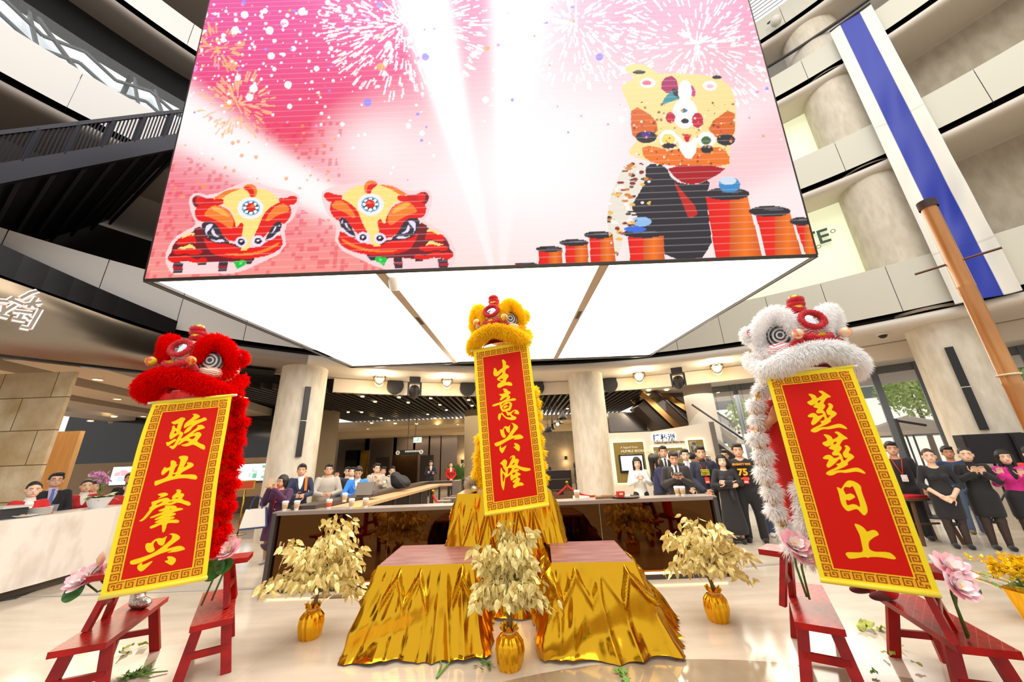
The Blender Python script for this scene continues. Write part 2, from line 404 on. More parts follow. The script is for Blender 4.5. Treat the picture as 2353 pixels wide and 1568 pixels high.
# columns
def column(n, r, x, y, z1, mat=None):
    mb = MB(); mb.lathe([(r, 0), (r, z1)], (x, y, 0), 64); return struct(n, mb, mat or m_conc, True)
COLS = [(-5.9, 9.9), (2.44, 12.05)]
for i, (x, y) in enumerate(COLS): column('trim_%d' % (11 + i), .575, x, y, 4.32)
column('trim_13', .58, 10.25, 8.2, 4.32)
mb = MB()
for z0, z1 in ((4.6, 8.48), (8.8, 11.98), (12.3, 14.5)): mb.lathe([(.72, z0), (.72, z1)], (10.17, 8.27, 0), 48)
struct('trim_14', mb, m_conc, True)
p = aty(745, 1000, 15.5); column('trim_15', .6, p[0] - .1, 15.5, 3.9, M('brown_plaster', '#85765d', .8))
column('trim_16', .55, aty(1095, 1000, 17)[0], 17, 3.9, MATS['brown_plaster'])
p = aty(1613, 955, 13.6); column('trim_17', .5, p[0], 13.6, 4.2, M('grey_plaster', '#9d948a', .8))
# line-array strip speakers on columns
def strip(px0, py0, px1, py1, x, y, label):
    c = np.array([x, y]); d = c / np.linalg.norm(c)
    v = ray((px0 + px1) / 2, (py0 + py1) / 2); 
    # nearest point of the column surface along the sight line
    b = v[0] * x + v[1] * y; a = v[0]**2 + v[1]**2; cc = x * x + y * y - .6**2; t = (b - math.sqrt(max(b * b - a * cc, 0))) / a
    q = v[:2] * t; n = (q - c) / np.linalg.norm(q - c)
    z0 = EYE[2] + ray(px0, py0)[2] / np.hypot(*ray(px0, py0)[:2]) * np.hypot(*q); z1 = EYE[2] + ray(px1, py1)[2] / np.hypot(*ray(px1, py1)[:2]) * np.hypot(*q)
    root = thing('strip_speaker', label, 'speaker', (q[0], q[1], z1), math.atan2(n[1], n[0]) + PI / 2)
    h = (z0 - z1)
    for k in range(2):
        MB().box((0, 0, h * (.25 + .5 * k)), (.13, .1, h * .48)).build('cabinet', m_black, root)
    MB().box((0, -.02, h * .5), (.12, .08, .015)).build('joint_bracket', M('pale_bracket', '#d8d4cc', .4), root)
strip(708, 888, 685, 1052, -5.9, 9.9, 'tall thin black strip speaker on the left plaster column')
strip(2178, 797, 2264, 990, 10.25, 8.2, 'tall thin black strip speaker on the right plaster column')

# fascia behind the columns, slatted ceiling of the hall
mb = MB(); arc(mb, [(13.3, 4.3), (13.3, 3.86), (13.45, 3.86), (13.45, 4.3)], -31, 66, 60); struct('trim_18', mb, M('fascia_cream', '#ddd2c2', .5))
mb = MB()
for i in range(64):
    x = -8.6 + i * .225
    y0 = CEN[1] + math.sqrt(13.3**2 - (x - CEN[0])**2) + .1
    y0 = max(y0, 13 + (x - 4.6) / .3)
    if y0 > 19: continue
    mb.box((x, (y0 + 19.6) / 2, 3.93), (.07, 19.6 - y0, .16))
struct('ceiling_slats', mb, M('slat_black', '#2a2522', .45))
mb = MB(); arc(mb, [(13.46, 4.26), (21, 4.26), (21, 4.29), (13.46, 4.29)], -38, 16, 30); struct('ceiling_dark', mb, M('void_black', '#0b0908', .9))
mb = MB(); arc(mb, [(13.46, 4.1), (21, 4.1), (21, 4.16), (13.46, 4.16)], 15, 62, 40); struct('ceiling_right', mb, M('white_ceiling', '#cfcac6', .7))
mb = MB(); mb.box((-3, 21, 3.72), (18, 2.6, .3)); mb.box((-3, 23.2, 3.5), (18, 2.4, .4)); struct('ceiling_back', mb, M('beige_ceiling', '#cdbb9b', .7))
mb = MB()
p1, p2 = fl(165, 897, 3.9), fl(360, 935, 3.9); d = Vector((p2 - p1)); d.normalize(); nrm = Vector((-d.y, d.x, 0)); base = Vector(p1)
for k in range(-1, 6):
    a = base + nrm * (k * 2.0) - d * 6
    for i in range(40):   # keep each beam behind the slab edge
        q = a + d * (i * .5)
        if math.hypot(q.x - CEN[0], q.y - CEN[1]) > 13.0 and q.x < -6.2 and q.y > 5 and q.x > -19: mb.box(q + Vector((0, 0, .15)), (.5, 1.15, .3), math.atan2(d.y, d.x))
struct('ceiling_beams', mb, M('beam_cream', '#cfc2b1', .6))
mb = MB(); arc(mb, [(12.6, 4.22), (22, 4.22), (22, 4.25), (12.6, 4.25)], -112, -38, 40); struct('ceiling_left', mb, MATS['void_black'])
def downlight(name, pts, z, r, label, group):
    base = None
    for i, (px, py) in enumerate(pts):
        q = fl(px, py, z)
        if base is None:
            base = thing(name, label, 'ceiling light', (q[0], q[1], z), 0, group)
            MB().torus((0, 0, -.004), r * 1.15, r * .2, 16, 6).build('rim', m_dlrim, base, True)
            MB().lathe([(0.0001, -.006), (r, -.006), (r, .02)], n=16).build('lens', m_white_e, base)
        else:
            o = dup(base); o.location = (q[0], q[1], z)
DLs = [(862, 924), (990, 916), (1011, 931), (1026, 943), (983, 953), (999, 962), (876, 962), (831, 948), (800, 948), (893, 967), (1050, 962), (1085, 933), (938, 926), (833, 912), (917, 914), (1077, 920), (1304, 940)]
downlight('downlight', DLs, 3.84, .055, 'small round downlight among the black slats of the hall ceiling', 'downlights between the black slats')
downlight('downlight', [(854, 973), (908, 974), (957, 975), (1005, 976), (1052, 976), (845, 986)], 3.565, .07, 'small warm round downlight in the beige back ceiling', 'downlights in the beige back ceiling')
downlight('downlight', [(1491, 898), (1489, 908), (1487, 916), (1532, 897), (1583, 904), (1622, 889), (1650, 902), (1695, 888)], 4.065, .07, 'small round downlight in the white ceiling before the escalators', 'downlights in the white ceiling')
downlight('downlight', [(225, 872), (335, 896), (270, 917), (262, 958), (208, 968), (330, 957), (565, 913), (580, 963), (613, 964), (576, 990)], 3.895, .09, 'warm round downlight in the cream ceiling beams at left', 'downlights in the cream beams')
mb = MB()
for px, py in ((1510, 903), (1500, 903)): q = fl(px, py, 4.065); mb.box((q[0], q[1], 4.066), (.06, .5, .012))
tag(mb.build('air_grille', m_slot), 'dark twin slot air grille in the white ceiling', 'air grille')

# back of the hall
mb = MB(); mb.box((-4, 25.4, 1.9), (34, .2, 3.8)); struct('wall_back', mb, M('stone_wall', '#8d7d66', .6, noise=(2, '#7a6b57', 4)))
m_dkpan = M('smoked_panel', '#8d8075', .24, 1.0, bump=(1.2, .5, 2, (1, 1, .6)))
m_dkglass = M('dark_glass', '#0d0d10', .05, spec=.8)
mb = MB(); xs = [780, 840, 905, 950, 985, 1012, 1050]
for a, b in zip(xs[:-1], xs[1:]): prect(mb, (a + .6, 1002), (b - .6, 1135), 24.6, .1)
struct('wall_elevators', mb, m_dkpan)
def leaf_door(n, p0, p1, mat, Y=24.5):
    mb = MB(); x0, x1, z0, z1 = prect(mb, p0, p1, Y, .08); o = struct(n, mb, mat)
    MB().bar((x1 - .12, Y - .05, 1.0), (x1 - .12, Y - .05, 1.5), .03, .03).build('handle', m_dkgrey, o)
leaf_door('door_1', (795, 1036), (820, 1135), m_dkglass); leaf_door('door_2', (822, 1036), (840, 1135), M('amber_glass', '#7a5a16', .1, noise=(1.5, '#3d2c0a', 3)))
leaf_door('door_3', (864, 1052), (890, 1135), M('dark_door', '#2a231f', .2)); leaf_door('door_4', (902, 1045), (956, 1135), M('copper_door', '#5a4630', .18, 1.0, bump=(1, .4)))
leaf_door('door_5', (966, 1047), (993, 1135), MATS['dark_door'])
# hanging signs
def hang_sign(name, label, cat, p0, p1, Y, mat, cable):
    a, b = aty(*p0, Y), aty(*p1, Y); c = ((a[0] + b[0]) / 2, Y, (a[2] + b[2]) / 2)
    r = thing(name, label, cat, c); w, h = b[0] - a[0], a[2] - b[2]
    MB().box((0, 0, 0), (w, .08, h)).build('sign_box', mat, r)
    if cable:
        zc = 3.85 - c[2]; MB().tube([(-.1, 0, h / 2), (-.1, 0, zc)], .015, 6).build('hanging_rod', m_black, r)
    return r, w, h
m_exit = M('exit_white', '#dfeadf', .4, emit='#e6f5e4', es=.8); m_green = M('exit_green', '#18b04a', .4, emit='#2fd860', es=1.2)
r, w, h = hang_sign('exit_sign', 'white hanging exit sign with green running man and arrow', 'exit sign', (951, 1006), (968, 1017), 17, m_exit, True)
mb = MB(); mb.bar((-w * .4, -.05, -h * .15), (w * .42, -.05, -h * .15), .02, .02); mb.bar((-w * .4, -.05, -h * .15), (-w * .28, -.05, 0), .02, .02); mb.bar((-w * .4, -.05, -h * .15), (-w * .28, -.05, -h * .3), .02, .02)
mb.ball((.06, -.05, h * .28), .035, 8); mb.bar((.05, -.05, h * .2), (0, -.05, -.02), .05, .03); mb.bar((0, -.05, 0), (.08, -.05, -h * .3), .03, .02); mb.bar((0, -.05, 0), (-.08, -.05, -h * .25), .03, .02); mb.bar((.04, -.05, h * .15), (.14, -.05, h * .1), .025, .02)
mb.build('pictogram', m_green, r)
r, w, h = hang_sign('wayfinding_sign', 'dark hanging direction sign with rounded arrow ends', 'direction sign', (915, 1035), (968, 1045), 16, M('sign_black', '#1b1a1c', .35), True)
mb = MB(); mw_ = M('sign_white', '#c9c5bd', .5, emit='#c9c5bd', es=.25)
for s in (-1, 1): mb.torus((s * w * .5, -.045, 0), h * .32, .02, 16, 6, mat=RX(PI / 2)); mb.bar((s * w * .5 - .06, -.05, 0), (s * w * .5 + .06, -.05, 0), .02, .02)
mb.build('arrow_ring', mw_, r); mb = MB(); [mb.box((-w * .16 + .07 * i, -.045, .04 - .1 * (i // 9) ), (.045, .012, .07 if i < 9 else .03)) for i in range(9)]; mb.build('lettering', mw_, r)
# wall sconces
def sconce(px, py, Y, lab):
    q = aty(px, py, Y); r = thing('wall_sconce', lab, 'wall light', (q[0], Y - .12, q[2]))
    MB().lathe([(.02, -.1), (.09, -.12), (.09, .12), (.02, .1)], n=14).build('shade', m_black, r, .6)
    MB().lathe([(.001, .122), (.08, .122)], n=14).lathe([(.001, -.122), (.08, -.122)], n=14).build('bulb', M('sconce_glow', '#ffe9bf', .5, emit='#ffd48a', es=22), r)
    lamp('POINT', (q[0], Y - .25, q[2] + .28), 9, (1, .75, .42), .05, name='sconce_light'); lamp('POINT', (q[0], Y - .25, q[2] - .28), 9, (1, .75, .42), .05, name='sconce_light')
sconce(1063, 1061, 25.2, 'small black wall sconce glowing up and down left of the centre banner'); sconce(1300, 1053, 25.2, 'small black wall sconce glowing up and down right of the centre banner')
# pendant lamps
def pendant(px, py, kind, lab):
    Y = 14.5; q = aty(px, py, Y); r = thing('pendant_lamp', lab, 'pendant lamp', q)
    pr = {'wide': [(.03, .16), (.04, .1), (.26, -.02), (.27, -.03), (.2, -.02)], 'tall': [(.03, .28), (.05, .15), (.1, -.06), (.13, -.12), (.1, -.11)], 'bell': [(.02, .2), (.04, .12), (.15, .02), (.17, -.06), (.13, -.12), (.1, -.11)]}[kind]
    MB().lathe(pr, n=20).build('shade', M('pendant_black', '#17130f', .4), r, .7)
    MB().ball((0, 0, -.05), .06, 10).build('bulb', m_white_e, r, True)
    MB().tube([(0, 0, pr[0][1]), (0, 0, 3.86 - q[2])], .008, 6).build('cord', m_black, r)
pendant(1293, 958, 'bell', 'black bell pendant lamp highest beside the centre column'); pendant(1281, 972, 'wide', 'wide black saucer pendant lamp with bright bulb'); pendant(1269, 980, 'tall', 'tall narrow black pendant lamp in the cafe'); pendant(1259, 987, 'bell', 'small black bell pendant lamp nearest the centre banner')

# metal sign fascia, stone pier and walls at left
mb = MB(); n = 40; vs = []; fs = []
for i in range(n + 1):
    b = -112 + 63.6 * i / n; zt = 4.78 + max(0, (-48.3 - b)) * .056
    for k in range(9):
        t = k / 8; vs.append(pol(11.36 - .10 * math.sin(PI * t) ** .8 + .012 * math.sin(b * .55 + 5 * t), b, 3.6 + (zt - 3.6) * .74 * t))
for i in range(n):
    for j in range(8): fs.append((i * 9 + j, i * 9 + j + 1, (i + 1) * 9 + j + 1, (i + 1) * 9 + j))
mb.add(vs, fs); struct('wall_fascia', mb, m_steel, True)
mb = MB(); vs = []
for i in range(n + 1):
    b = -112 + 63.6 * i / n; zt = 4.78 + max(0, (-48.3 - b)) * .056; zm = 3.6 + (zt - 3.6) * .72
    vs += [pol(11.3, b, zm), pol(11.34, b, zt), pol(11.58, b, zt), pol(11.58, b, 3.6), pol(11.36, b, 3.6), pol(11.36, b, 3.57), pol(11.3, b, 3.57), pol(11.3, b, 3.6)]
mb.add(vs, [(i * 8 + j, i * 8 + j + 1, (i + 1) * 8 + j + 1, (i + 1) * 8 + j) for i in range(n) for j in range(7)])
e = len(vs); mb.add([pol(11.3, -48.4, 3.57), pol(11.62, -48.4, 3.57), pol(11.62, -48.4, 4.78), pol(11.34, -48.4, 4.78)], [(0, 1, 2, 3)])
struct('trim_19', mb, M('fascia_black', '#171413', .25, .3))
# backlit characters on the metal fascia (cut off by the picture's left edge)
root = thing('shop_sign_lettering', 'white backlit brush characters mounted on the brushed metal fascia', 'sign', pol(11.28, -60, 4.3))
S = [(75, 650, 170, 690), (170, 690, 300, 675), (205, 612, 272, 592), (150, 645, 235, 600), (262, 640, 205, 712), (240, 690, 262, 712), (292, 725, 212, 862), (212, 862, 150, 850), (100, 735, 232, 752), (158, 760, 128, 806), (92, 790, 185, 806), (190, 770, 225, 800), (62, 662, 100, 640), (0, 662, 62, 668), (0, 758, 112, 690), (0, 766, 62, 782), (30, 700, 20, 760), (-40, 690, -70, 800), (-90, 690, 0, 690)]
for nm, w, r_, mt in (('letter_backlight', 15, 11.225, M('sign_glow', '#f6f2ff', .5, emit='#f2eeff', es=2.2)), ('letter', 9, 11.19, M('sign_face', '#b7a893', .25, .9))):
    mb = MB()
    for x0, y0, x1, y1 in S:
        a = Vector(cyl(x0 / 3.137, 480 + y0 / 3.137, r_)); b = Vector(cyl(x1 / 3.137, 480 + y1 / 3.137, r_)); mb.bar(a, b, w * .0048, .02 if nm == 'letter' else .012, up=Vector((a.x - CEN[0], a.y - CEN[1], 0)).normalized())
    mb.build(nm, mt, root, local=False)
m_stone = brick(M('sandstone', '#f0dcb8', .85, noise=(2.2, '#cfae7c', 8), bump=(14, .5, 6)), 1, 1.05, .62, .008, '#6a5334', (PI / 2, 0, 0), c2='#c8a878')
x1 = aty(140, 950, 6.8)[0]; mb = MB().box(((x1 - 16) / 2, 6.83, 1.8), (x1 + 16, .06, 3.6)); struct('wall_pier', mb, m_stone)
mb = MB(); a, b = aty(115, 993, 8.4), aty(182, 1000, 8.4); mb.box(((a[0] + b[0]) / 2, 8.45, a[2] / 2), (b[0] - a[0], .1, a[2])); struct('wall_timber', mb, M('pale_timber', '#d6ac72', .5, noise=(2, '#c99d62', 4, (12, 12, 1))))
mb = MB(); prect(mb, (180, 900), (640, 1052), 16.2, .1); struct('wall_shopfront', mb, M('shop_glass', '#131418', .12, spec=.5))
mb = MB(); mb.box((-13.6, 15.6, 1.05), (9.6, .1, 2.1)); struct('wall_brown', mb, M('brown_wall', '#8a7358', .6))
mb = MB(); mb.box((-13.6, 15.5, .3), (9.6, .08, .62)); struct('baseboard_left', mb, M('dark_timber_base', '#2a211b', .5))
def wall_screen(p0, p1, Y, lab, cols):
    a, b = aty(*p0, Y), aty(*p1, Y); w, h = b[0] - a[0], a[2] - b[2]
    r = thing('wall_display', lab, 'display', ((a[0] + b[0]) / 2, Y, (a[2] + b[2]) / 2))
    MB().box((0, .03, 0), (w + .04, .05, h + .04)).build('frame', m_black, r)
    mb = MB(); mm = [M('disp_' + c[1:], c, .4, emit=c, es=.95) for c in cols]
    mb.box((0, 0, 0), (w, .02, h))
    rr = random.Random(len(lab))
    for i in range(1, len(cols)):
        for k in range(5): mb.box((rr.uniform(-.42, .42) * w, -.012, rr.uniform(-.35, .35) * h), (rr.uniform(.04, .16) * w, .006, rr.uniform(.06, .3) * h), mi=i)
    mb.build('screen', mm, r)
wall_screen((545, 1068), (618, 1104), 15.4, 'bright wall display of plants and rooms by the left column', ['#eaf0fb', '#4f8a78', '#b9cdf3', '#8da59b'])
wall_screen((262, 1074), (345, 1112), 15.4, 'bright wall display with red and white pages behind the orchids', ['#f4f4fb', '#e88a90', '#ccd6f2', '#9aa8c8'])

# dark steel footbridge with railing at upper left
m_bridge = M('bridge_steel', '#23222a', .35, .5); m_under = M('bridge_under', '#17151a', .5)
A, B = cyl(0, 400, 10.9), cyl(412, 326, 10.9)
A = np.array([-9.6, 4.4, 6.35]); B_ = fl(405, 328, 8.6); 
root = thing('footbridge', 'dark steel sloping footbridge with barred railing at upper left', 'bridge', (-7, 5.5, 6))
zA, zB = aty(0, 402, 4.4), aty(430, 322, 6.0)
d = Vector(zB - zA); ext0 = Vector(zA) - d * .5; ext1 = Vector(zB) + d * .45
nrm = Vector((-d.y, d.x, 0)).normalized()
if nrm.x > 0: nrm = -nrm
W = 5.0
mb = MB(); mb.add([ext0, ext1, ext1 + nrm * W, ext0 + nrm * W], [(0, 1, 2, 3)]); 
for k in range(14):
    t = k / 13; p = ext0.lerp(ext1, t); mb.bar(p - Vector((0, 0, .12)), p + nrm * W - Vector((0, 0, .12)), .05, .1)
mb.build('deck', m_under, root, local=False)
MB().bar(ext0 + Vector((0, 0, -.02)), ext1 + Vector((0, 0, -.02)), .12, .24).build('edge_beam', m_bridge, root, local=False)
mb = MB(); mb.bar(ext0 + Vector((0, 0, .2)), ext1 + Vector((0, 0, .2)), .05, .05); mb.build('bottom_rail', m_bridge, root, local=False)
RH = aty(0, 302, 4.4)[2] - zA[2]
MB().bar(ext0 + Vector((0, 0, RH)), ext1 + Vector((0, 0, RH)), .06, .06).build('handrail', m_bridge, root, local=False)
for i in range(84):
    p = ext0.lerp(ext1, (i + .5) / 84); MB().bar(p + Vector((0, 0, .2)), p + Vector((0, 0, RH)), .05 if i % 8 == 0 else .016, .05 if i % 8 == 0 else .016).build('post' if i % 8 == 0 else 'baluster', M('bridge_bar', '#4a4952', .35, .5), root, local=False)
# glass balustrade; its roof reflection is put in as bars and a glowing sheet
mb = MB(); arc(mb, [(11.7, 9.85), (11.7, 10.68)], -112, -28, 40); tag(mb.build('glass_balustrade', M('clear_glass', '#dfe6e8', .03, alpha=.1, spec=.6)), 'clear glass balustrade above the pale parapet at upper left', 'balustrade')
root = thing('roof_reflection', 'dark lattice standing in for the roof reflected in the glass balustrade at upper left', 'truss', pol(13.0, -60, 10))
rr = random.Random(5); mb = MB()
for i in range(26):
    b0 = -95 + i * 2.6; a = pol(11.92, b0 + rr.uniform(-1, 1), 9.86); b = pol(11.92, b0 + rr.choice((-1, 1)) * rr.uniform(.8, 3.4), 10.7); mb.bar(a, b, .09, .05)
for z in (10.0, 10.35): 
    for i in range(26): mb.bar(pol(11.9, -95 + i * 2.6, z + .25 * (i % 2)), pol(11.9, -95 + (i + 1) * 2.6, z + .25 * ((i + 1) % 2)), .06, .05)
mb.build('reflected_strut', M('reflected_steel_black', '#17181c', .3, .4), root, local=False)  # dark bars modelled as the reflected roof lattice
mb = MB(); arc(mb, [(12.1, 9.0), (12.1, 10.72)], -112, -30, 30); struct('reflection_sheet', mb, M('reflected_sky_glow', '#aeb6bd', .3, emit='#d5dde4', es=.42))  # glowing sheet added as the bright roof reflected in the glass
mb = MB(); arc(mb, [(12.3, 10.72), (12.3, 11.96)], -112, -30, 30); struct('gallery_shade', mb, MATS['void_black'])  # black sheet standing in for the shade of the gallery recess
# louvred plant screen and lamps at the top right, glass rails
mb = MB(); arc(mb, [(11.7, 13.15), (11.7, 13.7)], 36, 60, 20); tag(mb.build('glass_balustrade', MATS['clear_glass']), 'clear glass balustrade at the top behind the blue and white banner', 'balustrade')
mb = MB(); arc(mb, [(11.66, 13.7), (11.66, 13.76), (11.74, 13.76), (11.74, 13.7), (11.66, 13.7)], 36, 60, 20); tag(mb.build('handrail', m_dkgrey), 'dark steel handrail along the topmost gallery at right', 'handrail')
mb = MB()
for i in range(10): arc(mb, [(11.9, 15.72 + i * .16), (12.0, 15.8 + i * .16)], 24, 60, 12)
tag(mb.build('louvre_screen', M('louvre_grey', '#70737a', .4)), 'dark grey louvred screen above the topmost gallery', 'louvre')
q = cyl(1783, 48, 11.3); root = thing('dome_camera', 'white dome camera on a short arm at the top gallery', 'camera', q)
MB().ball((0, 0, 0), (.16, .16, .18), 14).build('dome', M('cam_white', '#ddd9d0', .4), root, True); MB().tube([(0, 0, .15), (-.02, .25, .3)], .03, 8).build('arm', m_dkgrey, root)
for px, py, lab in ((2028, 770, 'small dark dome camera on the cream soffit by the white lion'),):
    q = fl(px, py, 4.28); root = thing('ceiling_camera', lab, 'camera', q); MB().lathe([(.09, .02), (.09, -.02), (.06, -.07), (.001, -.09)], n=14).build('dome', m_black, root, .5); MB().lathe([(.11, .02), (.11, -.01), (.09, -.012)], n=14).build('base', M('cam_white', '#ddd9d0', .4), root)
# shop letters on the backlit panel
root = thing('shop_letters', 'dark green serif capital letters on the backlit cream panel', 'sign', cyl(1890, 545, 12.38))
for ch, px, py in (('E', 1881, 562), ('T', 1846, 571)):
    q = cyl(px, py, 12.36); n = Vector((CEN[0] - q[0], CEN[1] - q[1], 0)); text_mesh('letter', ch, .62, M('letter_green', '#1f4a38', .5), q, rot_facing(n), root, .03, local=False)
mb = MB()
for px, py in ((1914, 531), (1881, 567)): q = cyl(px, py, 12.36); mb.torus(q, .05, .012, 16, 6, mat=rot_facing(Vector((CEN[0] - q[0], CEN[1] - q[1], 0))))
mb.build('ring_mark', M('ring_grey', '#8f9488', .4), root, local=False)

# glazing at right and what lies outside
mb = MB(); mbg = MB()
for i in range(16):
    b = 24.0 + i * 3.55; q = pol(16, b); t = -math.radians(b)
    mb.box((q[0], q[1], 2.1), (.16, .34, 4.2), t)
arc(mb, [(15.9, 3.86), (15.9, 4.12), (16.15, 4.12)], 22, 80, 30); arc(mb, [(15.92, .0), (15.92, .12), (16.1, .12)], 22, 80, 30)
struct('window_3', mb, M('mullion_grey', '#6b7076', .35, .5))
arc(mbg, [(16.0, .1), (16.0, 3.9)], 22, 80, 40); struct('window_4', mbg, M('window_glass', '#ffffff', .0, alpha=.08, spec=.5))
mb = MB(); arc(mb, [(16.2, 4.1), (16.2, 4.6), (18, 4.6)], 22, 80, 30); struct('trim_20', mb, m_cream)
mb = MB(); mb.box((24, 30, -.06), (46, 30, .1)); tag(mb.build('pavement', G('#cfcdc8', .8)), 'pale paved plaza outside the tall windows', 'pavement', kind='structure')
mb = MB(); mb.box((30, 25, .02), (14, 5, .06)); mb.box((22, 16.5, .02), (5, 3, .06)); tag(mb.build('lawn', M('lawn_green', '#a9b968', .9)), 'strip of pale green lawn outside the windows', 'lawn')
def building(x, y, rz, w, h, lab, c):
    r = thing('building', lab, 'building', (x, y, 0), rz)
    MB().box((0, 2, h / 2), (w, 4, h)).build('wall', G(c, .7, emit=c, es=.35), r)  # emission puts daylight into the wall colour
    for k in range(int(h / 1.5)):
        if k % 2: MB().box((0, -.03, 1.2 + k * 1.5), (w * .98, .1, .9)).build('window_band', M('bld_glass', '#6f7d86', .15), r)
    MB().box((0, -.3, h + .1), (w + .4, 4.6, .25)).build('roof', G('#8d9092', .6), r)
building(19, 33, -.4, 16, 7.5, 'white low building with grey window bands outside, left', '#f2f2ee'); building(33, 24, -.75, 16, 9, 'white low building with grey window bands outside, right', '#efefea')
def parasol(x, y, r_, c, lab):
    r = thing('parasol', lab, 'parasol', (x, y, 0))
    MB().tube([(0, 0, 0), (0, 0, 2.65)], .03, 8).build('pole', m_dkgrey, r)
    mb = MB(); mb.lathe([(.02, 2.75), (r_, 2.15), (r_, 2.0), (r_ * .98, 2.0), (r_ * .98, 2.12)], n=8); mb.build('canopy', G(c, .8), r)
    MB().lathe([(.3, 0), (.3, .08), (.05, .1)], n=16).build('base', m_dkgrey, r)
for (px, py, Y, c, l) in ((2085, 1008, 15.5, '#2f3f8c', 'navy blue parasol outside the window by the right column'), (2110, 1032, 14.6, '#e8ddd0', 'cream parasol outside the window, nearest the right column'), (1722, 1045, 19, '#efe8de', 'cream parasol outside seen beside the escalator rail'), (2345, 800, 12.5, '#eee6dc', 'cream parasol outside at far right')):
    q = aty(px, py, Y); parasol(q[0], Y, 1.7, c, l)
def tree(px, py, Y, r_, lab, seed):
    q = aty(px, py, Y); rt = thing('street_tree', lab, 'tree', (q[0], Y, 0)); rr = random.Random(seed); z = q[2]
    MB().tube([(0, 0, 0), (.1, 0, z * .6), (0, .1, z)], [.16, .11, .04], 8).build('trunk', G('#6b5a48', .9), rt)
    mb = MB()
    for i in range(1600):
        v = Vector((rr.gauss(0, 1), rr.gauss(0, 1), rr.gauss(0, .8))); v = v.normalized() * r_ * rr.uniform(.45, 1) + Vector((0, 0, z))
        a = Vector((rr.gauss(0, 1), rr.gauss(0, 1), rr.gauss(0, 1))).normalized() * .16; b = a.cross(Vector((rr.gauss(0, 1), rr.gauss(0, 1), rr.gauss(0, 1)))).normalized() * .08
        mb.add([v - a, v + b, v + a, v - b], [(0, 1, 2, 3)])
    mb.build('foliage', G('#b4cc78', .8), rt)
tree(2092, 895, 22, 1.7, 'leafy green tree outside the window left of the right column', 1); tree(2375, 850, 14.5, 1.3, 'leafy green tree outside at the far right edge', 2); tree(1735, 955, 26, 1.8, 'small green tree outside the window beside the white lion', 3)
# ---------------------------------------------------------------- painted surfaces: polygons rasterised into vertex colours
def pip(px, py, poly):
    """even-odd point in polygon for flat arrays"""
    ins = np.zeros(px.shape, bool); P = np.array(poly, float); Q = np.roll(P, -1, 0)
    x0, y0 = P.min(0); x1, y1 = P.max(0)
    sel = np.nonzero((px >= x0) & (px <= x1) & (py >= y0) & (py <= y1))
    X, Y = px[sel], py[sel]; r = np.zeros(X.shape, bool)
    for (ax, ay), (bx, by) in zip(P, Q):
        if ay == by: continue
        c = (ay > Y) != (by > Y); r ^= c & (X < (bx - ax) * (Y - ay) / (by - ay) + ax)
    ins[sel] = r
    return ins
def smooth_poly(P, it=2):
    for _ in range(it):
        P = np.array(P, float); Q = np.roll(P, -1, 0); P = np.stack([.75 * P + .25 * Q, .25 * P + .75 * Q], 1).reshape(-1, 2)
    return P
def rgb(r, g, b): return np.array(lin((r / 255, g / 255, b / 255)))
def grid_faces(nu, nv):
    i = np.arange(nv - 1)[:, None] * nu + np.arange(nu - 1)[None, :]
    return np.stack([i, i + 1, i + nu + 1, i + nu], -1).reshape(-1, 4)
def painted_grid(name, V, nu, nv, C, mat, parent, smooth=True):
    o = mesh_obj(name, V, grid_faces(nu, nv), mat, parent, smooth=smooth, local=False)
    ca = o.data.color_attributes.new('paint', 'FLOAT_COLOR', 'POINT')
    ca.data.foreach_set('color', np.concatenate([C, np.ones((len(C), 1))], 1).astype(np.float32).ravel())
    return o

# ---------------------------------------------------------------- the big hanging screen
Y1 = 3.9
BL, BR = aty(333, 641, Y1), aty(1876, 585, Y1)
zb = (BL[2] + BR[2]) / 2; BL[2] = BR[2] = zb
tilt = math.radians(4.0); SU = np.array([0, -math.sin(tilt), math.cos(tilt)]); SD = np.array([0, math.cos(tilt), math.sin(tilt)])
SHT = 5.6
root = thing('video_cube', 'huge hanging video screen with a glowing white underside above the stage', 'video screen', (BL + BR) / 2)
nu, nv = 860, 470
U, Vv = np.meshgrid(np.linspace(0, 1, nu), np.linspace(0, 1, nv))
PT = BL + (BR - BL) * U[..., None] + SU * (SHT * Vv)[..., None]
cc = (PT - EYE) @ RC
PX = (FW / 2 + FPX * cc[..., 0] / -cc[..., 2]).ravel(); PY = (FH / 2 - FPX * cc[..., 1] / -cc[..., 2]).ravel()
rs = np.random.RandomState(4)
def band(th, a, b, s=2.2): return 1 / (1 + np.exp(-(th - a) / s)) * 1 / (1 + np.exp((th - b) / s))
th = np.degrees(np.arctan2(PX - 1150, -(PY - 690))); rad = np.hypot(PX - 1150, PY - 690)
pink = .25 + .62 * band(th, -95, -65) + .92 * band(th, -55.5, -19, 1.4) * np.clip((rad - 300) / 300, 0, 1) + .55 * band(th, -9.5, -2, .6) * np.clip((rad - 150) / 500, 0, 1) + .30 * band(th, 12, 34) * np.clip((rad - 420) / 250, 0, 1) + .38 * band(th, 36, 50) * np.clip((rad - 300) / 300, 0, 1) + .45 * band(th, 55, 66, 1.2) * np.clip((rad - 300) / 250, 0, 1)
pink *= 1 - .95 * band(th, -64.5, -56, .8); pink *= 1 - .97 * band(th, -18.8, -10, .5); pink *= 1 - .8 * band(th, -1.5, 9, .8)
pink *= 1 - .97 * np.exp(-(((PX - 1210) / 230)**2 + ((PY - 400) / 210)**2)); pink *= 1 - .75 * np.exp(-(((PX - 860) / 130)**2 + ((PY - 340) / 100)**2))
pink = np.clip(pink * (1 - .45 * np.clip((PX - 1150) / 250, 0, 1)) + .34 * np.clip((PX - 1230) / 200, 0, 1) * np.clip((260 - PY) / 220, 0, 1), 0, 1)
